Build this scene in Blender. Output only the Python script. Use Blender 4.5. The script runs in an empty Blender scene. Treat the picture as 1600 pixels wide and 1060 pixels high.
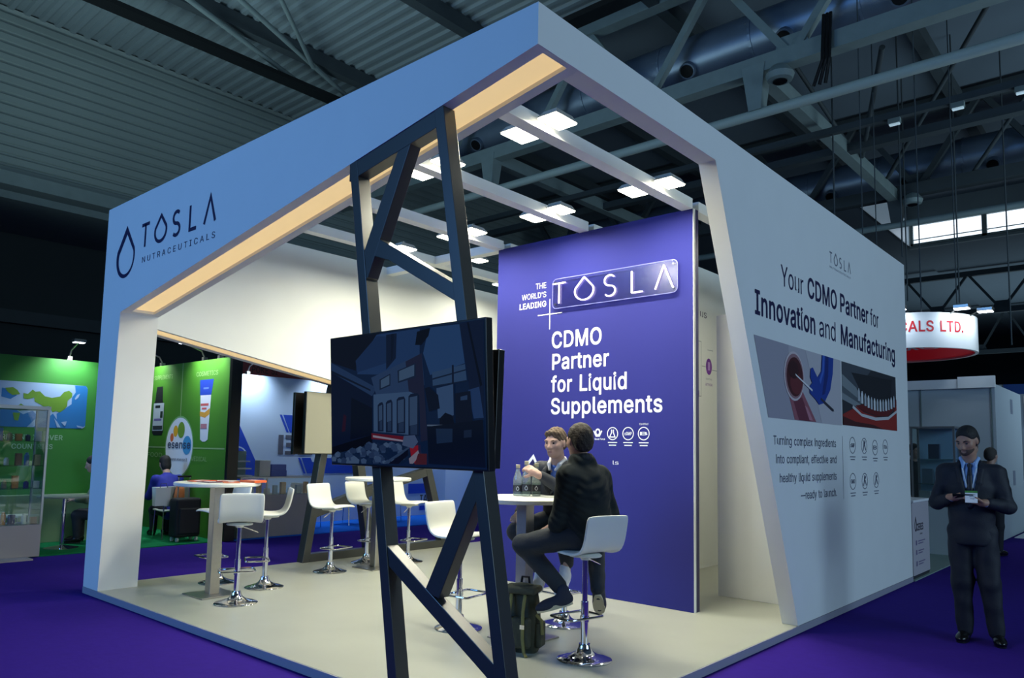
import bpy, bmesh, math, random
import numpy as np
from mathutils import Vector, Matrix
from mathutils.geometry import tessellate_polygon

random.seed(4)
SC = bpy.context.scene
COL = SC.collection
PI = math.pi

# ------------------------------------------------------------------ camera
YAW, PITCH, ROLL = -0.722, 0.0922, 0.0191
fw = Vector((math.sin(YAW)*math.cos(PITCH), math.cos(YAW)*math.cos(PITCH), math.sin(PITCH)))
r0 = Vector((math.cos(YAW), -math.sin(YAW), 0)); u0 = r0.cross(fw)
rt = math.cos(ROLL)*r0 + math.sin(ROLL)*u0
up = -math.sin(ROLL)*r0 + math.cos(ROLL)*u0
cd = bpy.data.cameras.new('camera'); cam = bpy.data.objects.new('camera', cd); COL.objects.link(cam)
m = Matrix((rt, up, -fw)).transposed().to_4x4(); m.translation = (0, 0, 1.53)
cam.matrix_world = m
cd.sensor_width = 36; cd.lens = 36*1177.4/1600; cd.shift_y = 64.1/1600
cd.clip_start = 0.05; cd.clip_end = 300
SC.camera = cam

# ------------------------------------------------------------------ view, world, added hall fill
SC.view_settings.view_transform = 'Standard'; SC.view_settings.look = 'None'
SC.view_settings.exposure = 0.0; SC.view_settings.gamma = 1.0
SC.view_settings.use_curve_mapping = False
try:
    SC.cycles.use_denoising = True
    SC.cycles.max_bounces = 8
    SC.cycles.sample_clamp_indirect = 4.0
except Exception: pass
w = bpy.data.worlds.new('hall_air'); SC.world = w; w.use_nodes = True
bgn = w.node_tree.nodes['Background']
bgn.inputs[0].default_value = (0.42, 0.60, 0.72, 1); bgn.inputs[1].default_value = 0.075

def area(name, loc, target, sx, sy, power, col, spread=180):
    l = bpy.data.lights.new(name, 'AREA'); l.shape = 'RECTANGLE'; l.size = sx; l.size_y = sy
    l.energy = power; l.color = col; l.spread = math.radians(spread)
    o = bpy.data.objects.new(name, l); COL.objects.link(o); o.location = loc
    o.rotation_euler = (Vector(target)-Vector(loc)).to_track_quat('-Z', 'Y').to_euler()
    return o
# added unseen area light giving the bluish wash on the stand front
area('added_blue_wash', (-9.5, -12, 6.5), (-6, 3, 2.6), 9, 5, 550, (0.16, 0.42, 0.95), 110)
# added cool area light without a fixture, brightening the right wall
area('added_right_fill', (14, 6, 6.0), (-2, 8, 2.4), 10, 6, 780, (0.50, 0.76, 1.0), 150)
# added upward area lights to brighten the roof and wall cladding
area('added_roof_fill', (-15.5, 2, 4.6), (-14, 6, 14), 8, 8, 540, (0.66, 0.92, 1.0), 130)
area('added_roof_fill', (8, 22, 4.6), (2, 22, 14), 8, 20, 900, (0.62, 0.85, 1.0), 130)
area('added_roof_fill', (-2, 52, 4.6), (-2, 52, 14), 22, 14, 700, (0.62, 0.85, 1.0), 140)

# ------------------------------------------------------------------ materials
def lin(c):
    c = c/255.0
    return c/12.92 if c <= 0.04045 else ((c+0.055)/1.055)**2.4
def rgb(c, a=1.0): return (lin(c[0]), lin(c[1]), lin(c[2]), a)
MATS = {}
def mat(name, col, rough=0.6, metal=0.0, noise=None, bump=0.0, emit=0.0, coat=0.0, ecol=None, spec=None):
    """principled material; noise=(scale, amount) mottles the colour a little, bump roughens the surface"""
    if name in MATS: return MATS[name]
    m = bpy.data.materials.new(name); m.use_nodes = True; nt = m.node_tree
    b = nt.nodes['Principled BSDF']; c = rgb(col)
    b.inputs['Base Color'].default_value = c; b.inputs['Roughness'].default_value = rough; b.inputs['Metallic'].default_value = metal
    if spec is not None: b.inputs['Specular IOR Level'].default_value = spec
    if coat: b.inputs['Coat Weight'].default_value = coat
    if emit:
        b.inputs['Emission Color'].default_value = rgb(ecol or col); b.inputs['Emission Strength'].default_value = emit
    if noise or bump:
        tc = nt.nodes.new('ShaderNodeTexCoord'); nz = nt.nodes.new('ShaderNodeTexNoise')
        nz.inputs['Scale'].default_value = noise[0] if noise else 60; nz.inputs['Detail'].default_value = 5
        nt.links.new(tc.outputs['Object'], nz.inputs['Vector'])
        if noise:
            mx = nt.nodes.new('ShaderNodeMix'); mx.data_type = 'RGBA'
            a = noise[1]
            mx.inputs[6].default_value = tuple(v*(1-a) for v in c[:3])+(1,)
            mx.inputs[7].default_value = tuple(min(1, v*(1+a)) for v in c[:3])+(1,)
            nt.links.new(nz.outputs['Fac'], mx.inputs[0]); nt.links.new(mx.outputs[2], b.inputs['Base Color'])
        if bump:
            bp = nt.nodes.new('ShaderNodeBump'); bp.inputs['Strength'].default_value = bump; bp.inputs['Distance'].default_value = 0.01
            nt.links.new(nz.outputs['Fac'], bp.inputs['Height']); nt.links.new(bp.outputs[0], b.inputs['Normal'])
    MATS[name] = m; return m
def glass(name, col=(235, 245, 245), rough=0.02, alpha=0.12):
    """thin clear sheet: part transparent, part glossy"""
    if name in MATS: return MATS[name]
    m = bpy.data.materials.new(name); m.use_nodes = True; nt = m.node_tree
    for n in list(nt.nodes): nt.nodes.remove(n)
    o = nt.nodes.new('ShaderNodeOutputMaterial'); t = nt.nodes.new('ShaderNodeBsdfTransparent'); g = nt.nodes.new('ShaderNodeBsdfGlossy')
    t.inputs[0].default_value = rgb(col); g.inputs['Roughness'].default_value = rough
    lw = nt.nodes.new('ShaderNodeLayerWeight'); lw.inputs[0].default_value = 0.25
    ad = nt.nodes.new('ShaderNodeMath'); ad.operation = 'MULTIPLY_ADD'; ad.inputs[1].default_value = 0.5; ad.inputs[2].default_value = alpha*0.5
    mx = nt.nodes.new('ShaderNodeMixShader')
    nt.links.new(lw.outputs['Fresnel'], ad.inputs[0]); nt.links.new(ad.outputs[0], mx.inputs[0])
    nt.links.new(t.outputs[0], mx.inputs[1]); nt.links.new(g.outputs[0], mx.inputs[2]); nt.links.new(mx.outputs[0], o.inputs[0])
    MATS[name] = m; return m
def printmat(name, emit=0.0, rough=0.6, coat=0.0):
    """flat artwork: colour comes from the print's own colour attribute"""
    if name in MATS: return MATS[name]
    m = bpy.data.materials.new(name); m.use_nodes = True; nt = m.node_tree; b = nt.nodes['Principled BSDF']
    a = nt.nodes.new('ShaderNodeVertexColor'); a.layer_name = 'ink'
    b.inputs['Roughness'].default_value = rough; b.inputs['Coat Weight'].default_value = coat
    if emit:
        nt.links.new(a.outputs[0], b.inputs['Emission Color']); b.inputs['Emission Strength'].default_value = emit
        b.inputs['Base Color'].default_value = (0.004, 0.005, 0.008, 1)
    else: nt.links.new(a.outputs[0], b.inputs['Base Color'])
    MATS[name] = m; return m
def wavebump(m, scale, strength, rot=(0, 0, 0), kind='BANDS'):
    nt = m.node_tree; b = nt.nodes['Principled BSDF']
    tc = nt.nodes.new('ShaderNodeTexCoord'); mp = nt.nodes.new('ShaderNodeMapping'); mp.inputs['Rotation'].default_value = rot
    wv = nt.nodes.new('ShaderNodeTexWave'); wv.inputs['Scale'].default_value = scale; wv.inputs['Distortion'].default_value = 1.0
    bp = nt.nodes.new('ShaderNodeBump'); bp.inputs['Strength'].default_value = strength; bp.inputs['Distance'].default_value = 0.02
    nt.links.new(tc.outputs['Object'], mp.inputs[0]); nt.links.new(mp.outputs[0], wv.inputs['Vector'])
    nt.links.new(wv.outputs['Fac'], bp.inputs['Height']); nt.links.new(bp.outputs[0], b.inputs['Normal'])

WHITE = mat('white_paint', (236, 238, 235), 0.55, noise=(3, 0.03))
WHITEW = mat('white_laminate', (220, 222, 220), 0.5, noise=(2, 0.04))
NAVY = mat('navy_vinyl', (22, 20, 70), 0.5)
PURPLE = mat('purple_print', (40, 43, 122), 0.8, noise=(1.5, 0.05), spec=.25)
PLATF = mat('platform_floor', (168, 170, 158), 0.33, noise=(2.2, 0.10), bump=0.03)
DARK = mat('anthracite_lacquer', (50, 52, 50), 0.34, noise=(6, 0.08), spec=.8)
CHROME = mat('chrome', (215, 215, 220), 0.08, 1.0)
STEEL = mat('brushed_steel', (175, 172, 165), 0.32, 1.0, noise=(30, 0.08))
PLASTIC = mat('white_plastic', (228, 230, 222), 0.38)
BLACK = mat('black_plastic', (12, 13, 15), 0.35)
BLACKG = mat('black_gloss', (6, 7, 9), 0.12)
WARM = mat('warm_diffuser', (240, 205, 150), 0.8, noise=(5, 0.05), emit=0.74, ecol=(238, 208, 152))
LAMP = mat('lamp_face', (255, 250, 230), 0.5, emit=14.0, ecol=(255, 250, 225))
LAMPC = mat('cool_lamp_face', (235, 245, 255), 0.5, emit=12.0, ecol=(225, 238, 255))
NEON = mat('neon_tube', (255, 245, 250), 0.5, emit=3.0, ecol=(255, 236, 246))
WVINYL = mat('white_vinyl', (236, 238, 240), 0.5)
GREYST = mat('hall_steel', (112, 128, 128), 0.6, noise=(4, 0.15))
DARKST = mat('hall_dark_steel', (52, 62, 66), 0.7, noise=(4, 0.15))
ROOFM = mat('roof_deck', (112, 126, 130), 0.55, noise=(0.6, 0.12))
ROOFP = mat('roof_panel', (92, 106, 116), 0.8, noise=(0.5, 0.10))
CLAD = mat('wall_cladding', (122, 136, 134), 0.6, noise=(0.4, 0.12))
WALLD = mat('dark_hall_wall', (40, 50, 52), 0.8, noise=(0.4, 0.2))
DUCT = mat('galvanised_duct', (108, 124, 142), 0.38, 0.55, noise=(3, 0.15))
CARPET = mat('purple_carpet', (50, 27, 128), 0.95, noise=(18, 0.10), bump=0.25, spec=0.1)
GCARPET = mat('green_carpet', (20, 118, 70), 0.95, noise=(18, 0.12), bump=0.25, spec=0.1)
BCARPET = mat('blue_carpet', (20, 96, 205), 0.95, noise=(18, 0.1), bump=0.25, spec=0.1)
GLASS = glass('clear_glass')
ACRYL = glass('clear_acrylic', (235, 235, 250), 0.22, 0.10)
PRINT = printmat('printed_film', rough=0.55)
SCREEN = printmat('screen_picture', emit=0.55, rough=0.1)

# ------------------------------------------------------------------ object helpers
W = {}                                        # world position of each object's origin
def tag(o, label=None, cat=None, group=None, kind=None):
    if label: o['label'] = label
    if cat: o['category'] = cat
    if group: o['group'] = group
    if kind: o['kind'] = kind
    return o
def thing(name, label, cat, loc=(0, 0, 0), group=None):
    o = bpy.data.objects.new(name, None); COL.objects.link(o); o.location = loc; o.empty_display_size = 0.1
    W[o] = Vector(loc); return tag(o, label, cat, group)
def finish(o, parent, loc):
    COL.objects.link(o)
    if parent is not None: o.parent = parent; W[o] = W[parent].copy()
    else: o.location = loc; W[o] = Vector(loc)
    return o
class MB:
    def __init__(s): s.v = []; s.f = []; s.c = []; s.ink = None
    def add(s, vs, fs, ink=None):
        n = len(s.v); s.v += [Vector(p) for p in vs]; s.f += [tuple(i+n for i in f) for f in fs]
        s.c += [ink]*len(fs); return s
    def hexa(s, p): return s.add(p, [(0, 3, 2, 1), (4, 5, 6, 7), (0, 1, 5, 4), (1, 2, 6, 5), (2, 3, 7, 6), (3, 0, 4, 7)])
    def box(s, c, d, R=None):
        x, y, z = d[0]/2, d[1]/2, d[2]/2
        p = [Vector(q) for q in [(-x, -y, -z), (x, -y, -z), (x, y, -z), (-x, y, -z), (-x, -y, z), (x, -y, z), (x, y, z), (-x, y, z)]]
        if R is not None: p = [R @ q for q in p]
        return s.hexa([q+Vector(c) for q in p])
    def span(s, a, b): return s.box([(a[i]+b[i])/2 for i in range(3)], [abs(b[i]-a[i]) for i in range(3)])
    def bar(s, a, b, w, h, upv=(0, 0, 1)):
        a, b = Vector(a), Vector(b); d = (b-a).normalized(); u = Vector(upv)
        if abs(d.dot(u)) > 0.98: u = Vector((1, 0, 0))
        x = d.cross(u).normalized()*(w/2); y = x.cross(d).normalized()*(h/2)
        return s.hexa([a-x-y, a+x-y, a+x+y, a-x+y, b-x-y, b+x-y, b+x+y, b-x+y])
    def prism(s, poly, fn, d0, d1):
        """poly: 2D outline; fn(u, v, d) -> point; extruded from depth d0 to d1"""
        n = len(poly); vs = [fn(u, v, d0) for u, v in poly]+[fn(u, v, d1) for u, v in poly]
        fs = [tuple(range(n-1, -1, -1)), tuple(range(n, 2*n))]+[(i, (i+1) % n, n+(i+1) % n, n+i) for i in range(n)]
        return s.add(vs, fs)
    def tube(s, pts, r, seg=8, closed=False, cap=True):
        pts = [Vector(p) for p in pts]; n = len(pts); rs = r if isinstance(r, (list, tuple)) else [r]*n
        base = None; vs = []
        for i, p in enumerate(pts):
            if closed: d = (pts[(i+1) % n]-pts[i-1]).normalized()
            else: d = (pts[min(i+1, n-1)]-pts[max(i-1, 0)]).normalized()
            if base is None:
                t = Vector((0, 0, 1)) if abs(d.z) < 0.9 else Vector((1, 0, 0)); base = d.cross(t).normalized()
            base = (base-d*base.dot(d)).normalized(); q = d.cross(base)
            for k in range(seg):
                a = 2*PI*k/seg; vs.append(p+(base*math.cos(a)+q*math.sin(a))*rs[i])
        fs = []
        for i in range(n if closed else n-1):
            j = (i+1) % n
            for k in range(seg): fs.append((i*seg+k, i*seg+(k+1) % seg, j*seg+(k+1) % seg, j*seg+k))
        if cap and not closed: fs += [tuple(range(seg-1, -1, -1)), tuple(range((n-1)*seg, n*seg))]
        return s.add(vs, fs)
    def lathe(s, prof, c=(0, 0, 0), seg=28):
        c = Vector(c); vs = []; fs = []; n = len(prof)
        for r, z in prof:
            for k in range(seg): a = 2*PI*k/seg; vs.append(c+Vector((r*math.cos(a), r*math.sin(a), z)))
        for i in range(n-1):
            for k in range(seg): fs.append((i*seg+k, i*seg+(k+1) % seg, (i+1)*seg+(k+1) % seg, (i+1)*seg+k))
        fs += [tuple(range(seg-1, -1, -1)), tuple(range((n-1)*seg, n*seg))]
        return s.add(vs, fs)
    def poly(s, pts, ink=None): return s.add(pts, [tuple(range(len(pts)))], ink)
    def build(s, name, material, parent=None, smooth=False, bevel=0.0, label=None, flat=False, seg=2):
        me = bpy.data.meshes.new(name)
        if parent is not None: org = W[parent]
        else:
            lo = [min(v[i] for v in s.v) for i in range(3)]; hi = [max(v[i] for v in s.v) for i in range(3)]
            org = Vector(((lo[0]+hi[0])/2, (lo[1]+hi[1])/2, lo[2]))
        me.from_pydata([v-org for v in s.v], [], s.f)
        if any(c is not None for c in s.c):
            at = me.color_attributes.new('ink', 'FLOAT_COLOR', 'CORNER')
            for p in me.polygons:
                cc = s.c[p.index] or (0.5, 0.5, 0.5, 1)
                for li in p.loop_indices: at.data[li].color = cc
        if not flat:
            bm = bmesh.new(); bm.from_mesh(me); bmesh.ops.recalc_face_normals(bm, faces=bm.faces)
            if bevel:
                es = [e for e in bm.edges if len(e.link_faces) == 2 and e.calc_face_angle(0) > 0.6]
                bmesh.ops.bevel(bm, geom=es, offset=bevel, segments=seg, affect='EDGES', profile=0.5, clamp_overlap=True)
            bm.to_mesh(me); bm.free()
        if smooth:
            for p in me.polygons: p.use_smooth = True
            try: me.set_sharp_from_angle(angle=0.7)
            except Exception: pass
        me.materials.append(material)
        o = bpy.data.objects.new(name, me); finish(o, parent, org)
        if label: o['label'] = label
        return o
def dup(root, loc, rz=None, label=None, group=None):
    """a copy of a thing with copies of its parts and sub-parts"""
    r = root.copy(); COL.objects.link(r); r.location = loc; W[r] = Vector(loc)
    if rz is not None: r.rotation_euler = (0, 0, rz)
    if label: r['label'] = label
    if group: r['group'] = group
    for ch in list(root.children):
        c = ch.copy(); COL.objects.link(c); c.parent = r
        for g in list(ch.children):
            d = g.copy(); COL.objects.link(d); d.parent = c
    return r
def struct(mb, name, material, **k): return tag(mb.build(name, material, None, **k), kind='structure')

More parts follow.
